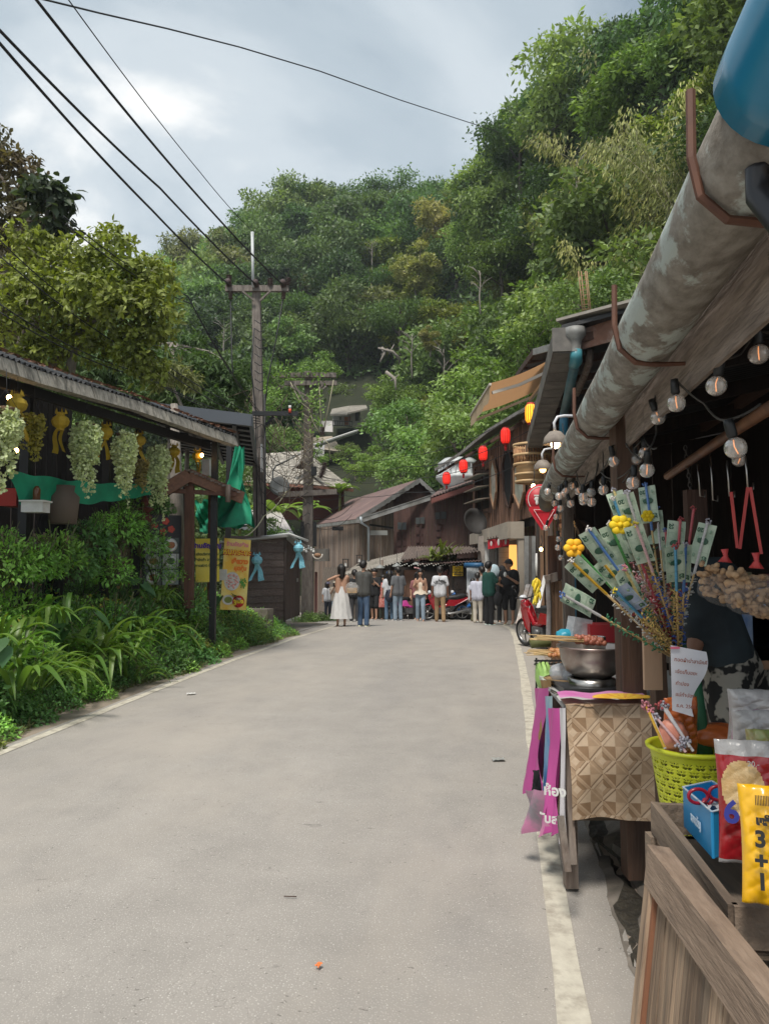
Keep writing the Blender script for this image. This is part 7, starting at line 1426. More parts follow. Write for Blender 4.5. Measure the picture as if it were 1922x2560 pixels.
def crumple(name,c,r,label,mt_,seed,cat='plastic bag',sub=4,amp=.3,par=None,T=None):
    rn = random.Random(seed); bm = bmesh.new(); bmesh.ops.create_icosphere(bm,subdivisions=sub,radius=1); fr_ = [(Vector((rn.gauss(0,1),rn.gauss(0,1),rn.gauss(0,1))).normalized()*rn.uniform(2,7),rn.uniform(0,6)) for _ in range(7)]
    for v in bm.verts: v.co *= 1+amp*sum(abs(sin(v.co.dot(f)+p)) for f,p in fr_)/7-amp*.5
    for v in bm.verts: v.co = Vector((v.co.x*r[0],v.co.y*r[1],v.co.z*r[2]))
    me = bpy.data.meshes.new(name); bm.to_mesh(me); bm.free(); me.polygons.foreach_set('use_smooth',[True]*len(me.polygons)); me.materials.append(mt_); o = bpy.data.objects.new(name,me); link(o,par); o.location = c
    if not par: tag(o,label,cat)
    return o
crumple('plastic_bag',P(1400,1682,4.2),(.06,.05,.05),'clear plastic bag in the wicker tray',PLS,1); crumple('plastic_bag',P(1428,1690,4.15),(.05,.05,.05),'second small clear bag leaning on the steel pot',PLS,2)
crumple('blue_bag',P(1412,1590,4.9),(.06,.05,.045),'crumpled turquoise plastic bag behind the skewers',mat('bag_turquoise',(.02,.25,.35),.4),3); crumple('green_bag',P(1358,1690,4.6),(.045,.1,.09),'bright green leaf-wrapped bundle hanging at the table corner',mat('bag_green',(.25,.45,.10),.5,(.4,.6,.2),6),4)
m = M(); m.box((0,0,0),(.13,.09,.16)); o = m.build('clear_container',PLS,label='clear plastic container standing behind the pot',cat='container'); o.location = P(1445,1575,4.9); o.rotation_euler = (0,.2,.3)
m = M(); m.box((0,0,0),(.32,.2,.12)); o = m.build('red_crate',mat('crate_red',(.30,.015,.02),.5),label='dark red plastic crate behind the steel pot',cat='crate'); o.location = P(1525,1582,4.9)
m = M(); m.box((0,0,0),(.07,.02,.45)); o = m.build('wooden_tag',mat('wood_pale',(.50,.33,.22),.7,(.42,.27,.18),4,(5,5,.6)),label='pale wooden paddle hanging between the two stall posts',cat='wooden paddle'); o.location = P(1628,1580,2.95)
# ---- plank crate counter with trays -------------------------------------
ct = empty('plank_counter',S(.75,2.2,0),0,'weathered plank counter box with open tray tops along the right edge','counter'); iTcur = Matrix.Translation(-ct.location)
CW = mat('counter_wood',(.27,.20,.145),.85,(.10,.07,.05),4,(7,.5,7),.45,.15,dirt=(.28,.23,.18),dscale=2,dfac=.4)
zr = P(1640,2012,2.35).z
k0 = P(1634,2008,2.38); k1 = P(1815,2182,1.72); kd = (k1-k0); kd.z = 0; kn = kd.normalized(); 
ka = Vector((k0.x,k0.y,0)); kside = Vector((-kn.y,kn.x,0)); 
if kside.x < 0: kside = -kside
def K(al,off,z): v = ka+kn*al+kside*off; return Vector((v.x,v.y,z))
KL = 2.0
m = M(); m.bar(K(0,0,zr-.045),K(.70,0,zr-.045),.022,.09); rel(m.build('rim_plank',CW,ct)); m = M(); m.bar(K(0,.0,zr-.05),K(0,.5,zr-.05),.022,.09); rel(m.build('rim_plank',CW,ct)); m = M(); m.bar(K(.70,.0,zr-.045),K(.70,.5,zr-.045),.022,.09); rel(m.build('rim_plank',CW,ct))
m = M(); m.slab([K(0,0,zr-.10),K(.7,0,zr-.10),K(.7,.5,zr-.10),K(0,.5,zr-.10)],.015,(0,0,1)); rel(m.build('tray_floor',CW,ct))
for j,(z0,z1) in enumerate([(zr-.26,zr-.11),(zr-.43,zr-.27),(zr-.60,zr-.44),(zr-.78,zr-.61)]):
    m = M(); a,b = K(0,.03,z0),K(KL,.03,z0); m.slab([a,b,b+Vector((0,0,z1-z0)),a+Vector((0,0,z1-z0))],.02,-kside); rel(m.build('side_plank',CW,ct))
m = M(); m.bar(K(.0,.0,.05),K(.0,.0,zr-.1),.045,.05,(0,1,0)); rel(m.build('corner_post',CW,ct)); m = M(); m.bar(K(.22,.0,.05),K(.22,.0,zr-.1),.04,.03,(0,1,0)); rel(m.build('corner_post',CW,ct))
for i in range(3): m = M(); m.slab([K(.01,.03+i*.17,.3),K(.01,.03+i*.17+.16,.3),K(.01,.03+i*.17+.16,zr-.1),K(.01,.03+i*.17,zr-.1)],.02,-kn); rel(m.build('end_plank',CW,ct))
m = M(); m.bar(K(.72,.14,zr-.1),K(KL,.14,zr-.1),.13,.03); rel(m.build('ledge_plank',CW,ct)); m = M(); m.bar(K(.72,.30,zr-.05),K(KL,.30,zr-.05),.02,.12); rel(m.build('rim_plank',CW,ct)); m = M(); m.slab([K(.72,.3,zr-.12),K(KL,.3,zr-.12),K(KL,.8,zr-.12),K(.72,.8,zr-.12)],.015,(0,0,1)); rel(m.build('tray_floor',CW,ct))
# ---- leaning plank shutter ----------------------------------------------
ls = empty('leaning_shutter',P(1650,2400,1.6),0,'panelled plank shutter leaning against the counter in the lower right corner','shutter'); iTcur = Matrix.Translation(-ls.location)
TLc = P(1616,2124,1.95); TRc = TLc; dd_ = 1.95
while P(1925,2540,dd_).z < TLc.z: dd_ -= .005
TRc = P(1925,2540,dd_); xv = (TRc-TLc)*1.25; yv = Vector((-.10,-.02,-.8))
SW = mat('shutter_wood',(.26,.165,.105),.7,(.125,.075,.048),5,(1,1,1),.5,.28,wave=None,dirt=(.36,.27,.19),dscale=3,dfac=.5)
T = frame(TLc-ls.location,xv,-yv) @ Matrix.Translation((0,0,-.036)); Wd = xv.length; Hd = .8
shearM = T
def shp(name,x0,x1,y0,y1,z0,z1,mt_): 
    me = M().box(((x0+x1)/2,(y0+y1)/2,(z0+z1)/2),(x1-x0,y1-y0,z1-z0)).mesh(name,mt_); o = bpy.data.objects.new(name,me); link(o,ls); o.matrix_local = T; return o
SWV = mat('shutter_plank',(.36,.25,.165),.8,(.11,.072,.048),6,(9,.5,4),.5,.3,dirt=(.38,.30,.22),dscale=2.2,dfac=.45)
SWH = mat('shutter_rail',(.31,.225,.165),.8,(.20,.14,.10),9,(1,7,4),.45,.1,dirt=(.14,.10,.075),dscale=5,dfac=.5,dsh=(.56,.64))
shp('top_rail',0,Wd,-.085,0,.0,.035,SWH); shp('top_edge',-.004,Wd,0,.012,-.02,.036,SWH)
shp('stile',0,.045,-Hd,-.085,0,.034,SWV); shp('stile',.046,.058,-Hd,-.085,0,.026,mat('reddish_bead',(.22,.095,.05),.7))
rr = random.Random(3); x = .06; 
while x < Wd:
    w_ = rr.uniform(.055,.10); shp('plank',x,x+w_-.004,-Hd,-.085-rr.uniform(0,.004),-.005,.014+rr.uniform(0,.006),SWV); x += w_
# ---- basket, box, bags ---------------------------------------------------
LG = mat('basket_lime',(.54,.57,.03),.4,(.48,.53,.02),3)
bk = empty('lime_basket',P(1730,1995,2.62),0,'lime green perforated plastic basket holding sticks and orange packets','basket')
zt_ = P(1730,1866,2.62).z-bk.location.z; R0,R1 = .138,.092; Hb = .30; nu,nv = 200,96
def hole(i,j):
    # motif 12 wide x 8 high: a leafy apple cut
    a = i % 10; b = (j-10) % 8
    if j < 10 or j > nv-8: return False
    if (j-10)//8 % 2: a = (i+5) % 10
    if b in (3,4,5) and a in (1,2,3,5,6,7): return not (b == 5 and a in (1,7))
    if b == 4 and a == 4: return True
    if b in (0,1) and a in ((1,4,7) if b == 0 else (2,4,6)): return True
    return False
m = M(); vs = []
for j in range(nv+1):
    t = j/nv; r = R0+(R1-R0)*t; z = zt_-Hb*t
    for i in range(nu): a = 2*pi*i/nu; m.v.append((r*cos(a),r*sin(a),z))
for j in range(nv):
    for i in range(nu):
        if hole(i,j): continue
        m.f.append([j*nu+i,(j+1)*nu+i,(j+1)*nu+(i+1) % nu,j*nu+(i+1) % nu]); m.sm.append(True); m.mi.append(0)
o = m.build('wall',LG,bk); sol = o.modifiers.new('thickness','SOLIDIFY'); sol.thickness = .002
M().lathe([(R0,zt_-.012),(R0+.012,zt_-.006),(R0+.014,zt_+.004),(R0+.004,zt_+.008),(R0-.004,zt_+.002),(R0-.002,zt_-.01)],n=48).build('rim',LG,bk); M().lathe([(0,zt_-Hb),(R1,zt_-Hb)],n=40).build('base',LG,bk)
# things in the basket
OB = mat('bag_orange',(.65,.18,.04),.3,(.45,.10,.03),8,bump=.5); SAL = mat('packet_salmon',(.62,.22,.15),.5,(.7,.35,.25),8)
crumple('orange_bag',P(1785,1838,2.7),(.085,.06,.04),'flattened orange plastic bag at the right of the lime basket',OB,12,amp=.5); crumple('salmon_packet',P(1680,1835,2.55),(.045,.03,.05),'salmon pink packet at the front of the lime basket',SAL,13)
STK = [mat('stick_%d' % i,c,.35,tuple(x*.7 for x in c),20,(2,2,8)) for i,c in enumerate([(.62,.60,.60),(.70,.45,.45),(.60,.35,.03),(.10,.22,.50),(.08,.30,.08),(.55,.10,.12),(.10,.35,.55),(.75,.6,.25)])]
TSL = [mat('tassel_%d' % i,c,.6,tuple(x*.5 for x in c),60,bump=.6) for i,c in enumerate([(.65,.25,.30),(.55,.53,.6),(.45,.08,.08),(.1,.2,.5),(.75,.6,.05),(.75,.7,.65)])]
def knot(m,c,r,seed,n=16):
    q = random.Random(seed)
    for i in range(n): d = Vector((q.gauss(0,1),q.gauss(0,1),q.gauss(0,1))).normalized(); m.ball(tuple(Vector(c)+d*r*q.uniform(.4,1)),r*.28,5)
for i,(x0,y0,x1,y1,mi_,ti,lab) in enumerate([(1612,1760,1652,1850,2,0,'yellow pencil with pink frilly end leaning left in the lime basket'),(1622,1775,1655,1855,0,0,'grey stick with pink frill at the left of the lime basket'),(1650,1760,1718,1858,0,2,'white stick with reddish top crossing the lime basket'),(1660,1765,1712,1850,0,1,'second white stick beside the first in the lime basket'),(1636,1790,1700,1865,1,1,'pink stick with purple-white tassel leaning over the basket rim')]):
    a,b = P(x0,y0,2.55),P(x1,y1,2.5); e_ = empty('decorated_stick',a,0,lab,'decorated stick'); m = M(); m.tube([Vector((0,0,0)),(b-a)*1.2],.0048,7,smooth=False); m.build('stick',STK[mi_],e_); m = M(); knot(m,(0,0,0),.018,i); 
    if i in (3,4): knot(m,tuple(b-a),.02,i+9)
    m.build('frill',TSL[ti],e_)
m = M(); m.lathe([(0,.5),(.012,.5),(.03,.1),(.05,-.2),(0,-.2)],n=10); o = m.build('green_cone',mat('cone_green',(.02,.11,.05),.7),label='dark green cone standing in the lime basket behind the packets',cat='cone'); o.location = P(1748,1850,2.7); o.scale = (1,1,.42)
# blue box with scissors
bb2 = empty('blue_box',P(1790,2060,2.0),0,'open sky-blue cardboard box with worn edges on the counter tray','box'); iTcur = Matrix.Translation(-bb2.location); BL = mat('box_blue',(.02,.28,.58),.45,(.02,.25,.52),3); 
C0,C1,C2 = P(1706,1968,2.28),P(1778,2030,1.92),P(1862,2010,1.98); dn = Vector((0,0,-.118)); C3 = C0+(C2-C1)
for (a,b,dd) in ((C0,C1,-.115),(C1,C2,-.115),(C2,C3,-.115),(C3,C0,-.115)): m = M(); m.slab([a+Vector((0,0,dd)),b+Vector((0,0,dd)),b,a],.004); rel(m.build('side',BL,bb2))
m = M(); m.slab([C0+Vector((0,0,-.11)),C1+Vector((0,0,-.11)),C2+Vector((0,0,-.11)),C3+Vector((0,0,-.11))],.003); rel(m.build('base',BL,bb2)); m = M()
for (a,b) in ((C0,C1),(C1,C2),(C2,C3),(C3,C0)): m.bar(a+Vector((0,0,.001)),b+Vector((0,0,.001)),.006,.002)
rel(m.build('worn_edge',mat('edge_white',(.6,.62,.65),.8,(.25,.4,.55),30),bb2))
T = frame((C0+C1)/2+Vector((-.004,-.004,-.058))-bb2.location,C1-C0,(0,0,1)); textmesh('ของขวัญ',.036,mat('ink_paleblue',(.55,.65,.75),.6),bb2,T @ Matrix.Translation((.01,0,.003)),bold=.0005,ext=.0004)
T = frame((C1+C2)/2+Vector((.0,-.006,-.07))-bb2.location,C2-C1,(0,0,1)); m = M(); 
for rr_ in (.030,): m.tube([(rr_*cos(a)+.01,rr_*sin(a),.001) for a in np.linspace(0,2*pi,24)],.0007,4)
o = m.build('printed_ring',mat('ink_violet_blue',(.2,.2,.6),.6),bb2); o.matrix_local = T
sc2 = empty('scissors',P(1770,1998,2.05),0,'red-handled scissors lying in the blue box','scissors'); m = M()
for sx in (-1,1): m.tube([(sx*.028+.026*cos(a)*1.0,.0,.012+.019*sin(a)+.004*sx) for a in np.linspace(0,2*pi,18)],.0048,8,cap=False); m.tube([(sx*.012,0,0),(-sx*.006,.01,-.03)],.005,6)
m.build('handle',mat('handle_red',(.30,.01,.03),.3),sc2); m = M(); m.tube([(0,.01,-.03),(.01,.02,-.07)],.006,4); m.build('blade',STEEL,sc2)
m = M(); m.lathe([(.0,.01),(.028,.012),(.03,-.01),(.018,-.012),(.018,.01)],n=20); o = m.build('tape_roll',mat('tape_green',(.02,.20,.10),.3),label='green adhesive tape roll inside the blue box',cat='tape'); o.location = P(1822,2000,2.05)
m = M(); m.sheet((-.035,-.02,0),(.035,-.02,0),(.035,.02,0),(-.035,.02,0),8,6,lambda u,v: (0,0,.012*sin(u*9+v*5))); o = m.build('crumpled_paper',mat('paper_pale',(.55,.55,.58),.8),label='crumpled pale paper under the scissors in the blue box',cat='paper'); o.location = P(1795,2018,2.05)
# snack bags
def bag(name,label,cx,cy,d,w_,h_,th,rz,tilt,mats,seed,colf=None):
    e_ = empty(name,P(cx,cy,d),0,label,'snack bag'); rn = random.Random(seed); m = M(); nu,nv = 60,84
    for sd in (1,-1):
        b = len(m.v)
        for j in range(nv+1):
            for i in range(nu+1):
                u,v = i/nu,j/nv; pf = (sin(pi*u)**.45)*(sin(pi*v)**.4); wob_ = .16*sin(u*17+v*9+seed)+.16*abs(sin(u*9-v*21+seed))+.04*abs(sin(v*33+u*15))-.12
                m.v.append(((u-.5)*w_*(1-.06*sin(v*pi)),-sd*th*pf*(1+wob_)-.004*sin(u*23)*(1-pf),(v-.5)*h_))
        for j in range(nv):
            for i in range(nu):
                k = b+j*(nu+1)+i; f = [k,k+1,k+nu+2,k+nu+1]; m.f.append(f if sd > 0 else f[::-1]); m.sm.append(True); m.mi.append(colf((i+.5)/nu,(j+.5)/nv) if colf and sd > 0 else 0)
    o = m.build('film',mats,e_); e_.rotation_euler = (tilt,0,rz); return e_
CH_Y = mat('chips_yellow',(.62,.38,.14),.3,(.75,.55,.28),25,bump=.5,coat=.6); CH_R = mat('bag_red',(.38,.015,.02),.25,(.3,.01,.015),10,coat=.6); CH_C = mat('film_clear',(.5,.48,.46),.2,(.35,.33,.33),14,bump=.6,coat=.5); CH_P = mat('film_pink',(.6,.15,.35),.25,(.5,.45,.5),10,bump=.4)
def cf(u,v):
    if v > .88 or v < .04: return 2
    if (u-.30)**2/.075+(v-.62)**2/.05 < 1: return 0
    if (u-.42)**2/.03+(v-.24)**2/.02 < 1: return 0
    return 1
ob_ = bag('snack_bag','translucent orange bag of packets standing in the lime basket',1700,1815,2.62,.13,.20,.035,.2,.05,[OB,SAL],9,lambda u,v: 1 if v < .45 and u < .6 else 0)
b1_ = bag('snack_bag','red and yellow snack bag showing chips behind clear film, nearest the blue box',1890,2005,1.9,.19,.30,.035,-.2,-.06,[CH_Y,CH_R,CH_C],1,cf)
textmesh('6',.075,mat('ink_navy',(.05,.06,.35),.5),b1_,Matrix.Translation((-.07,-.043,-.02)) @ Matrix.Rotation(pi/2,4,'X'),bold=.002); textmesh('20.-',.018,WHITE,b1_,Matrix.Translation((-.015,-.046,.10)) @ Matrix.Rotation(pi/2,4,'X'))
for (x,z,c) in ((-.03,-.07,(.8,.6,.05)),(-.01,-.085,(.1,.25,.6)),(.0,-.05,(.8,.6,.05)),(.02,-.1,(.7,.3,.1))): m = M(); m.slab([(x,-.047,z),(x+.012,-.047,z+.003),(x+.004,-.047,z+.014)],.002,(0,-1,0)); m.build('printed_confetti',mat('conf%.2f' % x,c,.5),b1_)
b2_ = bag('snack_bag','yellow multipack bag with black Thai lettering and 3+1 at the right edge',1945,2115,1.6,.15,.24,.03,-.32,-.1,[mat('bag_yellow',(.85,.48,.01),.3,(.8,.42,.01),8,coat=.5)],2)
for (s,z,sz) in (('แพ็คสุดคุ้ม',.055,.022),('3',.018,.045),('+',-.025,.045),('1',-.065,.045)): textmesh(s,sz,INK,b2_,Matrix.Translation((-.0 if len(s) > 1 else -.04,-.044,z)) @ Matrix.Rotation(pi/2,4,'X'),bold=.0016)
m = M()
for i in range(11): m.box((-.045+i*.003,-.037,.095),(.0014,.002,.02))
m.build('barcode',INK,b2_,kind='stuff')
b3_ = bag('snack_bag','clear bag with pink print behind the red snack bag',1900,1870,2.15,.18,.22,.04,.1,.1,[CH_P,CH_C],3,lambda u,v: 0 if (u-.55)**2+(v-.35)**2 < .08 else 1); b4_ = bag('snack_bag','silvery clear plastic bag topmost in the pile of snacks',1900,1790,2.4,.2,.17,.05,-.2,.1,[CH_C],4); b5_ = bag('snack_bag','clear twisted bag top rising beside the lime basket',1855,1890,2.2,.08,.16,.03,.3,.0,[CH_C],5); b6_ = bag('snack_bag','snack bag with green and orange contents at the right photo edge',1925,1920,2.0,.12,.2,.04,-.2,.0,[mat('snack_mixed',(.35,.22,.10),.3,(.25,.3,.1),20,coat=.5)],6)
# paper notice
pn = empty('paper_notice',P(1675,1613,2.5),0,'white paper notice with brown Thai lines pinned to the thin stall post','paper notice'); pt = M(); pw,ph = .118,.215
pt.sheet((0,0,0),(pw,.02,-.022),(pw-.042,.01,-ph-.022),(.0,0,-ph),12,18,lambda u,v: (.012*sin(v*6)*u,-.015*sin(v*5+1)*u-.01*u*u,0)); pt.build('sheet',mat('paper_white',(.60,.60,.64),.8),pn)
INB = mat('ink_brown',(.25,.07,.04),.6)
for (s,z,x,sz) in (('ทอดผ้าป่าสามัคคี',-.046,.056,.0165),('ะจัดเก็บขยะ',-.083,.040,.0165),('กำปอง',-.120,.026,.0165),('แม่กำปอง',-.157,.034,.0165),('ธ.ค. 2568',-.193,.036,.0165)): textmesh(s,sz,INB,pn,Matrix.Translation((x,-.026,z-.004)) @ Euler((pi/2,.12,0)).to_matrix().to_4x4(),ext=.0003,bold=.0003)
m = M(); m.box((.013,-.006,-.008),(.03,.004,.007)); m.build('pink_tape',mat('tape_pink',(.6,.12,.2),.5),pn)
# ---- banknote bouquet ---------------------------------------------------
bq_o = P(1690,1640,2.75)
NG = mat('note_green',(.42,.54,.40),.6,(.56,.62,.50),30,(1,1,1),contrast=.6,dirt=(.22,.33,.24),dscale=18,dfac=.6); NGD = mat('note_ink',(.035,.10,.06),.6); NGM = mat('note_mid',(.20,.32,.22),.6,(.3,.42,.3),60); NB = mat('note_blue',(.30,.38,.55),.6,(.5,.55,.65),30)
def note_mesh(mt_):
    m = M(); m.sheet((-.078,-.033,0),(.078,-.033,0),(.078,.033,0),(-.078,.033,0),8,4,lambda u,v: (0,0,.004*sin(u*5)+.002*sin(v*7))); return m.mesh('paper',mt_)
NM = note_mesh(NG); NMB = note_mesh(NB)
pm = M(); pm.ball((.0,0,.0045),(.014,.018,.001),10); pm.ball((.0,.016,.005),(.010,.006,.001),8); PM = pm.mesh('printed_portrait',NGD)
lm = M()
for k in range(3): lm.box((.0,-.028+k*.028,.0042),(.12,.0008,.0005))
for x in (-.03,.035): lm.box((x,0,.0044),(.0008,.066,.0005))
for x,y in ((-.045,.02),(.05,-.02),(-.05,-.018),(.02,.02)): lm.ball((x,y,.0044),(.008,.005,.0006),7)
LM = lm.mesh('printed_lines',NGM)
ttmp = textmesh('20',.022,NGD,None,None,ext=.0003,bold=.001); TM = ttmp.data; bpy.data.objects.remove(ttmp)
def bq_stick(i,tx,ty,d,note,mi_,ti,lab,nt=.62,flip=False,off=0,blue=False,bx=1690,by=1640):
    a,b = P(bx,by,2.8)+Vector((.012*(i % 5-2),.01*(i % 3),0)),P(tx,ty,d); e_ = empty('banknote_stick',b,0,lab,'banknote stick',None); ax = (b-a); Ln = ax.length; ax.normalize()
    m = M(); m.tube([-ax*Ln,Vector((0,0,0))],.0042,6); m.build('stick',SKW if mi_ is None else SKW,e_); m = M(); m.tube([-ax*min(.2,Ln*.55),Vector((0,0,0))],.0052,7,smooth=False); m.build('pencil',STK[mi_],e_)
    m = M(); q = random.Random(i); knot(m,(0,0,0),.013,i,14); m.build('frill',TSL[ti],e_)
    m = M()
    for k in range(60):
        t = Ln*(.38+.55*k/60); c = -ax*t; r = .012+.010*q.random(); dv = ax.cross(Vector((q.gauss(0,1),q.gauss(0,1),q.gauss(0,1)))).normalized(); m.tube([c,c+dv*r+ax*.006],.003,3)
    m.build('tinsel',[mat('tinsel_green',(.02,.13,.06),.5),mat('tinsel_red',(.30,.03,.04),.5),mat('tinsel_blue',(.05,.1,.35),.5),mat('tinsel_white',(.5,.5,.48),.5),mat('tinsel_gold',(.4,.28,.08),.5)][(i*3) % 5],e_)
    if note:
        view = Vector((0,-1,.12)); c = -ax*(.085+off); X = ax*(-1 if flip else 1); n = bpy.data.objects.new('banknote',NMB if blue else NM); link(n,e_); zz = -b.copy(); zz = (Vector((0,0,CAMZ))-b).normalized(); zz = (zz+Vector((random.uniform(-.3,.3),0,random.uniform(-.3,.3)))).normalized(); Y = zz.cross(X).normalized(); Z = X.cross(Y)
        T = Matrix((X,Y,Z)).transposed().to_4x4(); T.translation = c-Z*.007+Y*(.012*((i % 3)-1)); n.matrix_local = T
        o = inst('portrait',PM,n,Matrix.Translation((.012,-.002,.002))); o = inst('lines',LM,n,Matrix.Translation((0,0,.0015))); 
        o = inst('numeral',TM,n,Matrix.Translation((.052,.018,.006)) @ Matrix.Rotation(pi/2,4,'Z')); o = inst('numeral',TM,n,Matrix.Translation((-.054,-.02,.006)))
SL = [(1405,1486,2.5,1,0,3,'lowest banknote stick pointing far left, white pencil with blue frill',0,0),(1426,1402,2.6,1,2,5,'yellow pencil stick with green note, second lowest on the left',0,0),(1440,1375,2.75,0,4,4,'green pencil stick ending in an orange cloth flower',0,0),(1470,1322,2.6,1,3,5,'blue pencil stick with two overlapping green notes, upper left',0,1),(1497,1360,2.8,1,6,1,'stick with bluish fifty note behind the green ones',1,0),(1523,1310,2.7,1,4,5,'bright green pencil stick across a green note in the upper left fan',0,0),(1532,1245,2.75,1,6,5,'turquoise pencil stick with yellow cloth flower',0,0),(1533,1225,2.9,1,7,1,'pale yellow stick whose note curves over at the fan top',0,0),(1565,1230,2.65,1,0,1,'tall grey stick with a long note in the centre of the fan',0,0),(1588,1310,2.6,1,1,4,'pink pencil stick with vertical note in the middle',0,1),(1613,1210,3.0,1,3,3,'blue pencil stick with tassel standing tallest at the back',0,0),(1640,1270,3.1,1,0,3,'stick with dim note at the back right of centre',0,0),(1663,1325,2.9,1,5,3,'thin stick with blue flower top right of centre',0,0),(1687,1365,2.5,1,6,2,'bright blue pencil stick with upright note on the right',0,0),(1713,1362,2.55,1,3,1,'dark blue pencil stick with tilted note on the right',0,0),(1700,1298,2.85,1,5,2,'stick with red knob top and note behind, right side',0,1),(1768,1305,2.75,1,0,1,'rightmost stick leaning right with pinkish frill and note',0,0),(1733,1272,2.95,0,5,2,'stick wrapped in red and white ribbon at the right back',0,0),(1536,1475,2.5,1,6,4,'low blue stick with yellow pompom and white note',1,0),(1500,1400,2.7,1,2,4,'thin gold stick group in the left middle of the fan',0,0),(1560,1420,2.6,1,7,0,'pale stick low in the middle fan',0,0),(1552,1300,2.85,1,1,5,'pale note standing upright left of the central stick',0,0),(1600,1400,2.7,0,5,2,'short red beaded stick in the heart of the bouquet',0,0)]
for i,(tx,ty,d,nt_,mi_,ti,lab,blu,fl) in enumerate(SL): bq_stick(i,tx,ty,d,nt_,mi_,ti,lab,flip=bool(fl),blue=bool(blu))
def cloth_flower(px,py,d,r,mt_,label):
    m = M()
    for k in range(6): a = k*1.047; m.ball((r*.6*cos(a),0,r*.6*sin(a)),(r*.5,r*.22,r*.42),8)
    m.ball((0,-.2*r,0),r*.3,8); o = m.build('cloth_flower',mt_,label=label,cat='cloth flower'); o.location = P(px,py,d)
cloth_flower(1434,1370,2.7,.036,mat('flower_orange',(.85,.38,.01),.7,(.8,.5,.02),20),'large orange cloth flower at the left tip of the banknote bouquet'); cloth_flower(1548,1312,2.65,.036,mat('flower_yel',(.85,.62,.01),.7,(.75,.5,.01),20),'yellow cloth flower in the upper part of the bouquet'); cloth_flower(1570,1300,2.7,.032,MATS['flower_yel'],'second yellow cloth flower beside the first'); cloth_flower(1618,1290,2.95,.025,MATS['flower_yel'],'small yellow cloth flower at the back of the bouquet')
m = M(); m.tube([P(1690,1590,2.85),P(1700,1660,2.85),P(1712,1760,2.8),P(1722,1830,2.75)],[.03,.035,.04,.045],12); m.build('green_holder',mat('holder_green',(.015,.08,.045),.8,(.01,.05,.03),20,bump=.6),label='dark green wrapped stem holding the banknote bouquet',cat='bouquet stem')
rr = random.Random(21); m = M()
for i in range(60):
    a = rr.choice([(1585,1440),(1600,1470),(1570,1455),(1620,1500)]); c = P(a[0]+rr.gauss(0,16),a[1]+rr.gauss(0,22),2.72+rr.uniform(-.05,.05)); m.tube([c,c+Vector((rr.uniform(-.02,.02),0,rr.uniform(-.02,.02)))],.003,4)
m.build('red_beads',mat('bead_red',(.32,.02,.04),.4,(.5,.4,.4),60),label='cluster of red and white beads in the middle of the bouquet',cat='beads')
# ---- peanuts in bags ------------------------------------------------------
PN = mat('peanut_shell',(.42,.27,.15),.8,(.28,.17,.09),50,bump=.5,rand=.15)
pnm = M(); pnm.lathe([(0,-.018),(.0075,-.014),(.0085,-.007),(.006,0),(.0085,.008),(.007,.014),(0,.018)],n=8); PNM = pnm.mesh('peanut',PN)
FILM = mat('film_thin',(.8,.8,.8),.12,alpha=.07,spec=1.0)
rr = random.Random(33)
for (cx,cy,d,w_,h_,lab,k) in [(1812,1432,2.35,.15,.15,'left hanging net of clear bags full of peanuts',90),(1890,1452,2.25,.17,.17,'right hanging bunch of clear bags full of peanuts',100)]:
    e_ = empty('peanut_bag',P(cx,cy,d),0,lab,'bag of peanuts')
    for i in range(k):
        u = rr.uniform(-1,1); v = rr.uniform(-1,1); o = inst('peanut',PNM,e_); zz = -v*h_*.42-.35*abs(u)*0; o.location = (u*w_*.5*(1-.25*max(0,v)),rr.uniform(-.03,.03),-.01-(v+.6)*h_*.33-.02*u); o.rotation_euler = (rr.uniform(0,6),rr.uniform(0,6),rr.uniform(0,6)); s = rr.uniform(.9,1.3); o.scale = (s,s,s)
    crumple('film',(0,0,-.045),(w_*.56,.05,h_*.36),'',FILM,int(cx),amp=.3,par=e_)
    m = M(); m.tube([(0,0,h_*.22),(.002,0,h_*.36),(0,0,h_*.5)],[.022,.006,.012],7); knot(m,(0,0,h_*.36),.010,3,8); m.build('red_knot',mat('knot_red',(.5,.05,.05),.5),e_)
RR = mat('raffia_red',(.50,.06,.05),.5,(.4,.04,.04),20)
for (x0,y0,x1,y1,d) in [(1826,1230,1842,1370,2.35),(1868,1218,1848,1372,2.35),(1874,1218,1902,1385,2.3)]:
    a,b = P(x0,y0,d),P(x1,y1,d); m = M(); m.sheet(a+Vector((-.005,0,0)),a+Vector((.006,0,0)),b+Vector((.005,0,0)),b+Vector((-.004,0,0)),2,8); m.bar(a,b,.009,.003,(0,1,0)); m.build('raffia_strap',RR,label='red plastic ribbon holding the peanut bags from a hook',cat='ribbon',group='red ribbons of the peanut bags')
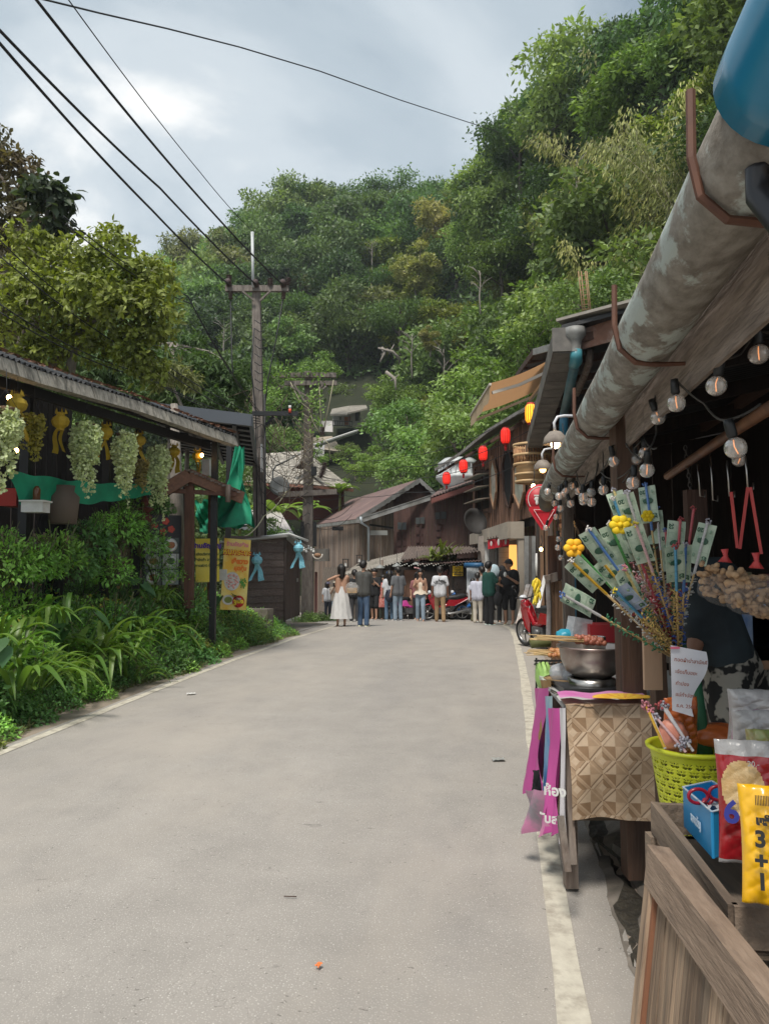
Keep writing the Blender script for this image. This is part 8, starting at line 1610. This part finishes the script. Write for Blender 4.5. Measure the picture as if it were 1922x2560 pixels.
# goods on the dim shelves
rr = random.Random(40)
for i in range(16):
    x_ = 1790+rr.uniform(0,150); m = M(); m.box((0,0,0),(rr.uniform(.08,.15),.08,rr.uniform(.12,.22))); c = rr.choice([(.03,.12,.35),(.25,.3,.35),(.3,.05,.04),(.35,.3,.15),(.02,.06,.2)]); o = m.build('packet',mat('pk%.2f%.2f' % (c[0],c[1]),c,.4,tuple(x*.4+.2 for x in c),9),label='packaged goods standing on the dim shelves inside the stall',cat='packet',group='packets on the dim stall shelves'); o.location = S(1.55+i*.09,6.2+rr.uniform(-.1,.1),(.86,1.37)[i % 2]+.02)
for (px,py,d,sx,sz,mt_,lab) in [(1885,1590,3.3,.2,.2,mat('pk_blue',(.03,.10,.28),.4,(.3,.35,.4),9),'blue and white packet on a shelf at the right edge'),(1905,1540,3.3,.15,.25,mat('pk_navy',(.02,.05,.2),.4,(.4,.42,.45),12),'dark blue packet with pale print at the right edge'),(1735,1615,4.6,.35,.2,mat('rock_brown',(.11,.085,.065),.9,(.07,.055,.04),3),'brown stone-like sack behind the bent vendor'),(1900,1640,3.3,.3,.1,WOODT,'light wooden tray board at the right edge behind the vendor'),(1748,1665,4.2,.3,.12,WOODG,'pale plank box on the stall steps')]:
    m = M(); m.box((0,0,0),(sx,.12,sz)); o = m.build('shelf_item',mt_,label=lab,cat='packet' if 'packet' in lab else 'box'); o.location = P(px,py,d)
# ================================================================== people
def blob(name,caps,mt,vox,par,it=4,extra=None):
    m = M()
    for (a,b,r0,r1) in caps:
        a,b = Vector(a),Vector(b); m.ball(a,r0,10); m.ball(b,r1,10)
        if (a-b).length > 1e-4: m.tube([a,b],[r0,r1],10)
    if extra: extra(m)
    o = bpy.data.objects.new(name,m.mesh(name,mt)); COL.objects.link(o); md = o.modifiers.new('r','REMESH'); md.mode = 'VOXEL'; md.voxel_size = vox; md.use_smooth_shade = True; sm = o.modifiers.new('s','SMOOTH'); sm.factor = .5; sm.iterations = it
    me = bpy.data.meshes.new_from_object(o.evaluated_get(bpy.context.evaluated_depsgraph_get())); me.materials.clear(); me.materials.append(mt); bpy.data.objects.remove(o)
    q = bpy.data.objects.new(name,me); link(q,par); return q
SK = mat('skin',(.42,.24,.16),.6); SKD = mat('skin_dark',(.24,.12,.075),.6); HAIR = mat('hair_black',(.012,.009,.008),.5); LIP = mat('lips',(.35,.08,.07),.5); EYE = mat('eyes',(.02,.015,.012),.3)
def cl_(n,c,c2=None,sc=14): return mat('cloth_'+n,c,.85,c2 or tuple(x*.75 for x in c),sc,(1,1,.35),bump=.35)
def person(px,py,d,H,rot,label,shirt,legs,kind='pants',arms=None,hair='short',skin=None,stride=0,cap=None,shoes=(.5,.5,.45),fat=1.0,vox=.017,hl=None,lean=0,sl=.55,z=None,legmat=None,nf=True,turn=0):
    q = P(px,py,d); e_ = empty('person',(q.x,q.y,(gz(d)+.004) if z is None else z),rot,label,'person'); s = H/1.7; e_.scale = (s,)*3; skin = skin or SK
    f = fat; sh = .175*(.9 if hair == 'long' else 1)*(1+.35*(f-1)); AR = arms or [((.06,.02,1.12),(.07,-.04,.88)),((-.06,.02,1.12),(-.07,-.04,.88))]
    T0 = [((.07*f,lean*0,.93),(.09*f,lean,1.33),.105*f,.095*f),((-.07*f,0,.93),(-.09*f,lean,1.33),.105*f,.095*f),((-sh+.03,lean,1.385),(sh-.03,lean,1.385),.06,.06)]
    if f > 1.2: T0.append(((0,-.06,1.05),(0,-.04,1.2),.17,.15))
    A = []; hands = []
    for sg,(el,wr) in zip((1,-1),AR):
        S0 = Vector((sg*sh,lean,1.38)); E = Vector((sg*sh+el[0],lean+el[1],el[2])); Wr = Vector((sg*sh+wr[0],lean+wr[1],wr[2])); A.append((S0,E,Wr)); hands.append((Wr,(Wr-E).normalized()))
    hd = Vector((0,lean-.01,1.6)); LG = []
    for sg in (1,-1):
        hp = Vector((sg*.085*f,0,.90)); ft = Vector((sg*.10,-sg*stride,.07)); kn = (hp+ft)/2+Vector((0,-.03-abs(stride)*.15,.03)); LG.append((hp,kn,ft))
    ty = math.radians(turn); hf = Vector((sin(ty),-cos(ty),0)); hs = Vector((cos(ty),sin(ty),0))
    C = T0+[(Vector((0,lean,1.4)),hd+Vector((0,.0,-.07)),.052,.048),(hd+Vector((0,0,.03)),hd+hf*.005,.086,.086),(hd+hf*.02,hd+hf*.035+Vector((0,0,-.075)),.07,.042),(hd+hf*.092+Vector((0,0,-.005)),hd+hf*.102+Vector((0,0,-.03)),.010,.015),(hd+hs*.086,hd+hs*.088+Vector((0,0,-.03)),.018,.014),(hd-hs*.086,hd-hs*.088+Vector((0,0,-.03)),.018,.014)]
    for (a,b,c) in A: C += [(a,b,.050*(1+.3*(f-1)),.040),(b,c,.039*(1+.4*(f-1)),.026)]
    for (c,dv) in hands:
        C.append((c,c+dv*.07,.030,.034)); sd = dv.cross(Vector((0,1,.2))).normalized()
        for k in range(4): o_ = sd*(.028*(k-1.5)*.62); C.append((c+dv*.085+o_,c+dv*(.15-.012*abs(k-1.4))+o_*1.2+Vector((0,-.02,0)),.0125,.010))
        C.append((c+dv*.03-sd*.03,c+dv*.08-sd*.055+Vector((0,-.02,0)),.015,.011))
    for (a,b,c) in LG: C += [(a,b,.082*f,.056),(b,c,.055,.036),(c,c+Vector((0,-.13,-.035)),.036,.028)]
    blob('body',C,skin,vox,e_,3)
    smt = shirt; g = .018
    if kind != 'dress' and kind != 'cami':
        U = [((a[0],a[1],a[2]-.04),b,r0+g+.016,r1+g+.004) for a,b,r0,r1 in [(Vector(x[0]),Vector(x[1]),x[2],x[3]) for x in T0[:2]]]+[(T0[2][0],T0[2][1],.072,.072)]+[(x[0],x[1],.19,.17) for x in T0[3:]]
        for (a,b,c) in A: e = a.lerp(b,sl/.55*.8 if sl < .7 else 1); U.append((a,e,.070,.066)); 
        if sl >= .7:
            for (a,b,c) in A: U.append((b,b.lerp(c,.85),.052,.045))
        blob('shirt',U,smt,vox,e_,2)
    lm_ = legmat or legs
    if kind in ('pants','shorts','cami'):
        U = [((-.06*f,0,.90),(.06*f,0,.90),.112*f,.112*f)]
        for (a,b,c) in LG:
            U.append((a,b,.098*f,.078+.012*(f-1)))
            if kind == 'shorts': U.append((b,b.lerp(c,.12),.085,.085))
            else: U.append((b,c+Vector((0,0,.0)),.076,.068))
        blob('shorts' if kind == 'shorts' else 'trousers',U,lm_,vox,e_,2)
    if kind == 'cami':
        m = M(); m.lathe([(.085,1.30),(.115,1.27),(.125,1.2),(.118,1.12),(.13,1.05),(.17,.97),(.215,.90)],n=30,T=Matrix.Diagonal((1.15,.85,1,1)))
        for i,v in enumerate(m.v[-30:]): a = i; m.v[len(m.v)-30+i] = (v[0]*(1+.07*sin(i*1.9)),v[1]*(1+.07*sin(i*1.9)),v[2]+.02*sin(i*1.3))
        m.tube([(.08,-.09,1.27),(.09,-.05,1.42),(.08,.06,1.3)],.006,4); m.tube([(-.08,-.09,1.27),(-.09,-.05,1.42),(-.08,.06,1.3)],.006,4); o = m.build('camisole',shirt,e_); o.location = (0,lean,0)
    if kind == 'dress':
        m = M(); n_ = 40; pr = [(.11,1.12,0),(.12,1.05,.02),(.15,.95,.06),(.185,.8,.1),(.22,.55,.12),(.25,.3,.13),(.265,.22,.13)]
        for r,z_,w_ in pr:
            for i in range(n_): a = 2*pi*i/n_; rr_ = r*(1+w_*.6*sin(a*9+z_*3)+w_*.3*sin(a*5)); m.v.append((rr_*cos(a)*1.12,rr_*sin(a)*.82,z_))
        for j in range(len(pr)-1):
            for i in range(n_): k = (i+1) % n_; m.f.append([j*n_+i,j*n_+k,(j+1)*n_+k,(j+1)*n_+i]); m.sm.append(True); m.mi.append(0)
        m.tube([(.09,.09,1.1),(.1,.03,1.42),(.08,-.09,1.2)],.007,4); m.tube([(-.09,.09,1.1),(-.1,.03,1.42),(-.08,-.09,1.2)],.007,4); m.build('dress',shirt,e_)
    U = [(hd+Vector((0,0,.062))-hf*.008,hd+Vector((0,0,.03))-hf*.035,.104,.102)]
    if hair == 'long': U += [(hd-hf*.05,hd-hf*.075+Vector((0,0,-.32)),.105,.075),(hd+hs*.09,hd+hs*.10+hf*.06+Vector((0,0,-.40)),.045,.035),(hd-hs*.09,hd-hs*.10+hf*.03+Vector((0,0,-.25)),.045,.04)]
    elif hair == 'bob': U += [(hd-hf*.04+Vector((0,0,.02)),hd-hf*.05+Vector((0,.0,-.17)),.125,.105)]
    elif hair == 'tail': U += [(hd-hf*.08,hd-hf*.11+Vector((0,0,-.25)),.035,.03)]
    blob('hair',U,HAIR,.014,e_,2)
    if cap:
        m = M(); m.lathe([(.108,.035),(.106,.075),(.085,.115),(.03,.135),(0,.137)],n=20); 
        m.add([(hs*(.09*cos(t))+hf*(.085+.085*sin(t))+Vector((0,0,.045-.012*sin(t))))[:] for t in np.linspace(0,pi,9)]+[(hs*(.09*cos(t))*.98+hf*(.08)+Vector((0,0,.055)))[:] for t in (0,pi)],[tuple(range(9))+(10,9)]); o = m.build('cap',cap,e_); o.location = hd+Vector((0,0,.005))
    m = M()
    for sg in (-1,1): m.ball(tuple(hd+hf*.080+hs*.032*sg+Vector((0,0,.012))),(.011,.008,.006),7)
    if nf: m.build('eyes',EYE,e_); m = M(); m.ball(tuple(hd+hf*.083+Vector((0,0,-.055))),(.021,.012,.007),8); m.build('mouth',LIP,e_)
    for (a,b,c) in LG:
        m = M(); m.ball((c.x,c.y-.045,.035-.07+.035),(.046,.125,.045),12,m=8); o = m.build('shoe',mat('shoe%.2f%.2f' % (shoes[0],shoes[2]),shoes,.6),e_)
    return e_
DH = lambda *a: [tuple(a[:2]),tuple(a[2:])]
pw_ = person(853,1565,20,1.62,pi+.15,'woman in a long white backless dress seen from behind, hand at her neck',cl_('white',(.66,.65,.63),(.52,.51,.5)),None,'dress',[((.20,-.02,1.30),(-.08,.08,1.42)),((-.03,-.12,1.12),(-.05,-.33,1.18))],'bob',shoes=(.16,.08,.05))
person(908,1566,20,1.72,pi-.5,'man in charcoal tee and blue jeans with cream shoes facing the woman in white',cl_('charcoal',(.075,.075,.07)),cl_('denim',(.035,.075,.15),(.09,.14,.22)),arms=[((.04,-.06,1.13),(.05,-.12,.95)),((-.02,-.14,1.14),(.05,-.34,1.12))],shoes=(.62,.6,.42),nf=False)
e_ = empty('carrier_bag',P(880,1474,19.7),0,'clear plastic carrier bag with a kraft food box held between the couple','bag'); m = M(); m.box((0,0,-.02),(.26,.2,.13)); m.build('food_box',mat('kraft',(.40,.27,.15),.8),e_); crumple('film',(0,0,.03),(.17,.12,.16),'',mat('film_milk',(.75,.75,.74),.4,alpha=.22),5,par=e_,amp=.4)
person(886,1552,23.5,1.6,pi,'person in dark trousers mostly hidden between the couple',DARK,cl_('darkgrey',(.05,.05,.055)),hair='short',nf=False)
WT_ = cl_('whitetee',(.62,.63,.66)); CRM = cl_('cream',(.60,.50,.40)); BLK = cl_('black',(.014,.014,.016)); LJ = cl_('lightjeans',(.26,.33,.40),(.17,.23,.30),9)
person(819,1545,33,1.58,.4,'small distant woman in white top, dark trousers and grey-violet cap, at the far left',WT_,cl_('navy',(.03,.035,.05)),arms=[((.03,-.1,1.15),(-.1,-.2,1.32)),((-.06,.02,1.12),(-.07,-.04,.88))],hair='bob',cap=cl_('capviolet',(.12,.11,.17)),shoes=(.6,.6,.6),turn=40)
person(838,1545,32.5,1.6,0,'distant woman in cream top and pale jeans with a cream cap and black waist bag',CRM,LJ,arms=[((.05,-.1,1.12),(-.04,-.2,1.0)),((-.04,-.1,1.15),(.08,-.18,1.35))],hair='bob',cap=cl_('capcream',(.6,.52,.4)),shoes=(.6,.6,.6))
o = M().box((0,0,0),(.26,.1,.15)).build('waist_bag',BLK,label='black waist bag worn by the distant woman in cream',cat='bag'); o.location = P(841,1506,32.2)
person(936,1548,25.5,1.72,-.3,'man in black tee and black shorts looking at the shop',BLK,BLK,'shorts',[((.02,-.1,1.15),(-.12,-.2,1.3)),((-.06,.02,1.12),(-.05,-.15,.95))],stride=.1,shoes=(.5,.5,.5))
RDP = mat('cloth_redprint',(.45,.03,.04),.85,(.6,.35,.28),16,(1,1,4),contrast=.15)
rdw = person(957,1546,26.5,1.55,.5,'woman in a red and white patterned tunic',RDP,cl_('darkskirt',(.06,.07,.05)),'pants',hair='bob',turn=-30); m = M(); m.lathe([(.14,1.0),(.19,.8),(.21,.5)],n=20); o = m.build('tunic_skirt',RDP,rdw)
person(973,1549,25,1.62,pi+.1,'woman in blue cap, white top and jeans with a dark backpack, from behind',WT_,cl_('midjeans',(.07,.13,.20),(.12,.19,.28)),hair='long',cap=cl_('capblue',(.02,.10,.26)),shoes=(.6,.6,.58),nf=False)
m = M(); m.ball((0,0,0),(.16,.1,.22),12,m=10); m.box((0,.09,-.05),(.2,.05,.16)); m.tube([(-.1,-.05,.15),(-.1,-.12,.2)],.02,5); o = m.build('backpack',mat('backpack_navy',(.02,.025,.045),.8),label='dark navy backpack on the woman in the blue cap',cat='backpack'); o.location = P(974,1490,24.75)
person(995,1549,24.6,1.74,pi+.5,'man in grey tee and light washed jeans from behind, beside the shop post',cl_('grey',(.13,.135,.145)),LJ,shoes=(.4,.4,.4),nf=False)
person(1051,1554,24,1.64,-.1,'young woman with long dark hair in cream camisole and grey-blue jeans walking toward the camera',cl_('creamcami',(.68,.58,.46)),LJ,'cami',[((.05,.02,1.12),(.03,-.02,.86)),((-.07,.0,1.14),(.0,-.14,1.22))],'long',stride=.13,shoes=(.4,.3,.25))
person(1043,1548,26,1.62,.2,'person with a pink flowered headband mostly hidden behind the woman in cream',cl_('rose',(.3,.12,.12)),DARK,hair='bob'); m = M()
for k in range(9): a = k*.7; m.ball((.10*cos(a),-.03,.05+.06*sin(k*.35)),.028,6)
o = m.build('flower_headband',mat('petal_pink',(.65,.35,.35),.7),label='pink flower headband on the hidden person',cat='headband'); o.location = P(1043,1427,25.8)
wl = person(1100,1554,23.5,1.7,pi,'man walking away in a white tee with black gothic lettering and khaki trousers',WT_,cl_('khaki',(.33,.22,.12),(.25,.165,.09)),stride=.14,skin=SKD,shoes=(.12,.06,.04),nf=False)
TXT = 'Los Angeles'
for i,ch in enumerate(TXT):
    if ch == ' ': continue
    a = (i-5)*.15; textmesh(ch,.115,INK,wl,Matrix.Translation((-.25*sin(a),.158-.03*abs(a),1.06+.24*cos(a))) @ Matrix.Rotation(pi,4,'Z') @ Matrix.Rotation(pi/2,4,'X') @ Matrix.Rotation(-a*.9,4,'Z'),bold=.004,ext=.004)
person(1194,1552,22.5,1.48,pi-.2,'boy in oversized white tee and cream trousers from behind',cl_('palelilac',(.55,.56,.66)),cl_('creamtr',(.55,.50,.42)),skin=SKD,shoes=(.1,.07,.06),nf=False,fat=1.08)
person(1182,1551,24,1.35,pi-.7,'child in sandals partly hidden behind the boy in white',WT_,cl_('olive',(.12,.11,.06)),skin=SKD,stride=.2,shoes=(.2,.1,.06),nf=False)
person(1205,1556,23.5,1.7,pi+.6,'person in pale grey top hidden behind the man in green',cl_('palegrey',(.3,.31,.3)),DARK,nf=False)
person(1222,1561,21,1.74,pi-1.1,'man in dark green tee and black trousers holding out his hand',cl_('green',(.01,.07,.055)),BLK,arms=[((.04,-.1,1.15),(.04,-.18,.95)),((-.06,-.12,1.15),(-.1,-.36,1.02))],shoes=(.45,.55,.5),fat=1.1,turn=10)
person(1273,1559,21,1.80,-.5,'large bearded man in black tee, shorts and cap holding a cup to his chest',BLK,BLK,'shorts',[((.07,-.10,1.12),(-.10,-.30,1.26)),((-.05,-.12,1.12),(.06,-.33,1.22))],cap=BLK,shoes=(.6,.58,.45),fat=1.4,turn=-25)
person(1256,1556,22.6,1.68,0,'person in dark clothes hidden behind the large man',DARK,DARK,cap=DARK)
crumple('cotton_candy',P(1235,1430,21.4),(.15,.13,.22),'pale blue cotton candy bag held up between the two men',mat('candy_blue',(.45,.60,.66),.9,(.6,.7,.75),8),8,'cotton candy',amp=.15); crumple('cup',P(1262,1436,20.6),(.045,.045,.07),'small pale drink cup in the hand of the large man',WHITE,9,'cup',amp=.05)
m = M(); m.ball((0,0,0),(.13,.09,.2),12,m=10); m.tube([(-.05,0,.18),(0,0,.34),(.05,0,.18)],.01,5); o = m.build('black_handbag',BLK,label='black bag hanging at the green man\'s side',cat='bag'); o.location = P(1244,1498,20.7)
m = M(); m.box((0,0,0),(.16,.1,.14)); m.box((0,0,.09),(.17,.11,.03)); o = m.build('white_machine',WHITE,label='white box on the brick counter behind the cotton candy',cat='box'); o.location = P(1238,1454,22); 
# dim figure on the restaurant terrace
person(135,1330,9.9,1.55,pi*.9,'dark silhouette of a person in a brimmed hat on the restaurant terrace',DARK,DARK,nf=False,z=P(0,1275,9.9).z-1.35,cap=DARK)
# vendor bending in the stall: own pose
vd = empty('person',P(1835,1900,3.3),0,'vendor in a black shirt and black-and-white patterned trousers bending over inside the stall','person'); D3 = 3.3
def V3(px,py,dd=0): return P(px,py,D3+dd)-vd.location
hipL,hipR = V3(1815,1665),V3(1855,1650,.12); kL,kR = V3(1830,1790,-.1),V3(1880,1800,.1); fL,fR = V3(1842,1960,.1),V3(1885,1960,.25); shL,shR = V3(1758,1480),V3(1790,1450,.25); hdv = V3(1712,1500,.1); eL,wL = V3(1745,1580,-.05),V3(1725,1650,-.1)
blob('body',[(hipL,shL,.11,.10),(hipR,shR,.11,.09),(shL,shR,.07,.07),(shL.lerp(shR,.5),hdv,.05,.05),(hdv,hdv+Vector((-.05,0,-.05)),.095,.08),(shL,eL,.055,.045),(eL,wL,.042,.03),(wL,wL+Vector((-.03,0,-.06)),.03,.03)]+[(wL+Vector((-.03,0,-.06)),wL+Vector((-.05+.02*k,-.02,-.13)),.013,.010) for k in range(4)]+[(hipL,kL,.09,.065),(kL,fL,.06,.04),(hipR,kR,.09,.065),(kR,fR,.06,.04),(fL,fL+Vector((-.15,-.05,-.02)),.04,.03),(fR,fR+Vector((-.15,-.05,-.02)),.04,.03)],SKD,.014,vd,3)
blob('shirt',[(hipL.lerp(shL,.12),shL,.135,.12),(hipR.lerp(shR,.12),shR,.135,.115),(shL,shR,.09,.09),(shL,eL,.075,.065)],mat('shirt_black',(.012,.016,.02),.9,(.03,.045,.055),3),.014,vd,3)
PT = mat('patterned_cloth',(.012,.012,.012),.85,(.30,.28,.24),16,(1,1,1),contrast=.06,detail=2)
blob('trousers',[(hipL,hipR,.14,.13),(hipL,kL,.125,.10),(kL,kL.lerp(fL,.8),.10,.085),(hipR,kR,.125,.10),(kR,kR.lerp(fR,.8),.10,.085)],PT,.014,vd,3); blob('hair',[(hdv+Vector((.01,.02,.03)),hdv+Vector((.03,0,.0)),.105,.10)],HAIR,.014,vd,2)
# ================================================================== motorbikes
TYR = mat('tyre',(.016,.016,.017),.85); RIM = mat('rim_alloy',(.35,.35,.35),.4,metal=.8); ENG = mat('engine_grey',(.10,.10,.105),.45,(.2,.2,.2),12,metal=.5)
def bike(px,py,d,rz,body,label,s=1.0,roll=.1):
    q = P(px,py,d); e_ = empty('motorbike',(q.x,q.y,gz(d)+.006),0,label,'motorbike'); e_.rotation_euler = (0,roll,rz); e_.scale = (s,)*3
    for y in (-.6,.6):   # wheels in the local YZ plane; front is -Y
        T = Matrix.Translation((0,y,.28)) @ Matrix.Rotation(pi/2,4,'Y')
        m = M(); R = .245; vs = []
        for i in range(28):
            for j in range(8): a = 2*pi*i/28; b = 2*pi*j/8; vs.append(((R+.035*cos(b))*cos(a),(R+.035*cos(b))*sin(a),.038*sin(b)))
        m.add(vs,[(i*8+j,((i+1) % 28)*8+j,((i+1) % 28)*8+(j+1) % 8,i*8+(j+1) % 8) for i in range(28) for j in range(8)],True,T); w_ = m.build('wheel',TYR,e_)
        m = M(); m.lathe([(.20,-.02),(.215,-.02),(.215,.02),(.20,.02),(.20,-.02)],n=28,T=T); m.lathe([(0,-.05),(.05,-.05),(.05,.05),(0,.05)],n=12,T=T)
        for k in range(5): a = k*2*pi/5; m.bar(T @ Vector((.04*cos(a),.04*sin(a),0)),T @ Vector((.205*cos(a),.205*sin(a),0)),.02,.022,(1,0,0))
        m.build('rim',RIM,w_)
    B = mat('bike_'+body[0],body[1],.22,coat=.8)
    m = M()
    for sx in (-1,1): m.tube([(sx*.05,-.6,.28),(sx*.05,-.47,.62),(sx*.03,-.40,.80)],.017,7)
    m.build('fork',RIM,e_); m = M(); m.sheet((-.055,-.84,.42),(.055,-.84,.42),(.055,-.42,.55),(-.055,-.42,.55),4,8,lambda u,v: (0,0,.08*sin(pi*v)-.03*(2*u-1)**2)); m.build('front_mudguard',B,e_)
    m = M(); m.slab([(.09,-.50,.92),(.07,-.58,.75),(.10,-.44,.40),(.10,-.30,.30),(.10,-.26,.50),(.08,-.36,.80)],.02,(1,0,0)); m.slab([(-.09,-.50,.92),(-.07,-.58,.75),(-.10,-.44,.40),(-.10,-.30,.30),(-.10,-.26,.50),(-.08,-.36,.80)],.02,(-1,0,0)); m.ball((0,-.50,.80),(.09,.10,.15),12,m=9); m.build('leg_shield',B,e_)
    m = M(); m.tube([(0,-.45,.78),(0,-.25,.45),(0,.0,.48),(0,.25,.62),(0,.6,.72)],[.04,.05,.07,.07,.03],8); m.build('frame',B,e_)
    for sx in (-1,1): m = M(); m.slab([(sx*.11,.0,.50),(sx*.12,.30,.50),(sx*.09,.80,.74),(sx*.06,.84,.80),(sx*.09,.1,.72)],.03,(sx,0,0)); m.build('side_panel',B,e_)
    m = M(); m.tube([(0,-.10,.76),(0,.1,.745),(0,.35,.77),(0,.62,.82),(0,.72,.84)],[.07,.10,.11,.10,.05],10); m.build('seat',BLACK,e_)
    m = M(); m.box((0,-.05,.33),(.18,.34,.2)); m.lathe([(.0,0),(.07,0),(.07,.1),(0,.1)],c=(0,0,0),n=12,T=Matrix.Translation((.07,-.02,.33)) @ Matrix.Rotation(pi/2,4,'Y')); m.build('engine',ENG,e_)
    m = M(); m.tube([(.10,-.1,.26),(.13,.15,.24),(.14,.75,.36)],[.02,.035,.045],9); m.build('exhaust',RIM,e_)
    m = M(); m.tube([(-.32,-.34,1.0),(-.15,-.42,.98),(0,-.44,.95),(.15,-.42,.98),(.32,-.34,1.0)],.014,7); m.tube([(.2,-.41,1.0),(.25,-.45,1.16)],.007,5); m.tube([(-.2,-.41,1.0),(-.25,-.45,1.16)],.007,5); m.ball((.26,-.45,1.2),(.06,.015,.04),8); m.ball((-.26,-.45,1.2),(.06,.015,.04),8); h = m.build('handlebar',BLACK,e_)
    m = M(); m.ball((0,-.55,.95),(.09,.06,.07),12,m=9); m.build('headlight',mat('lens',(.6,.62,.65),.15),e_); m = M(); m.box((0,.84,.72),(.1,.05,.06)); m.build('tail_light',mat('tail_red',(.45,.01,.01),.3),e_)
    m = M(); m.tube([(-.05,.55,.56),(0,.85,.46),(0,.93,.36)],[.05,.05,.03],7); m.build('rear_mudguard',BLACK,e_); m = M(); m.tube([(-.08,.1,.3),(-.25,.15,.01)],.012,5); m.build('stand',STEEL,e_)
    return e_
bike(1360,1598,13.6,pi+.42,('red',(.30,.008,.015)),'glossy red motorbike parked nearest, behind the wooden posts on the right',.95); bike(1022,1551,26,2.0,('pink',(.55,.06,.30)),'pink and white scooter parked left of the woman in the camisole',.95); bike(1112,1552,25.4,-1.45,('darkred',(.30,.01,.02)),'dark red motorbike behind the man in the gothic-lettered tee'); bike(1172,1551,25.5,-1.9,('blue',(.02,.14,.45)),'blue and white motorbike at the shop corner, behind the boys')
# ================================================================== air
m = M(); m.box((0,75,48),(340,190,110)); hz = m.build('haze',[],kind='stuff',label='thin humid air softening the far slope')
hm = bpy.data.materials.new('air'); hm.use_nodes = True; t = hm.node_tree; t.nodes.clear(); pv = N(t,'ShaderNodeVolumePrincipled',inp={'Color': (.80,.88,.95,1),'Density': .00045}); oo = N(t,'ShaderNodeOutputMaterial'); L(t,pv.outputs[0],oo.inputs['Volume']); hz.data.materials.clear(); hz.data.materials.append(hm)
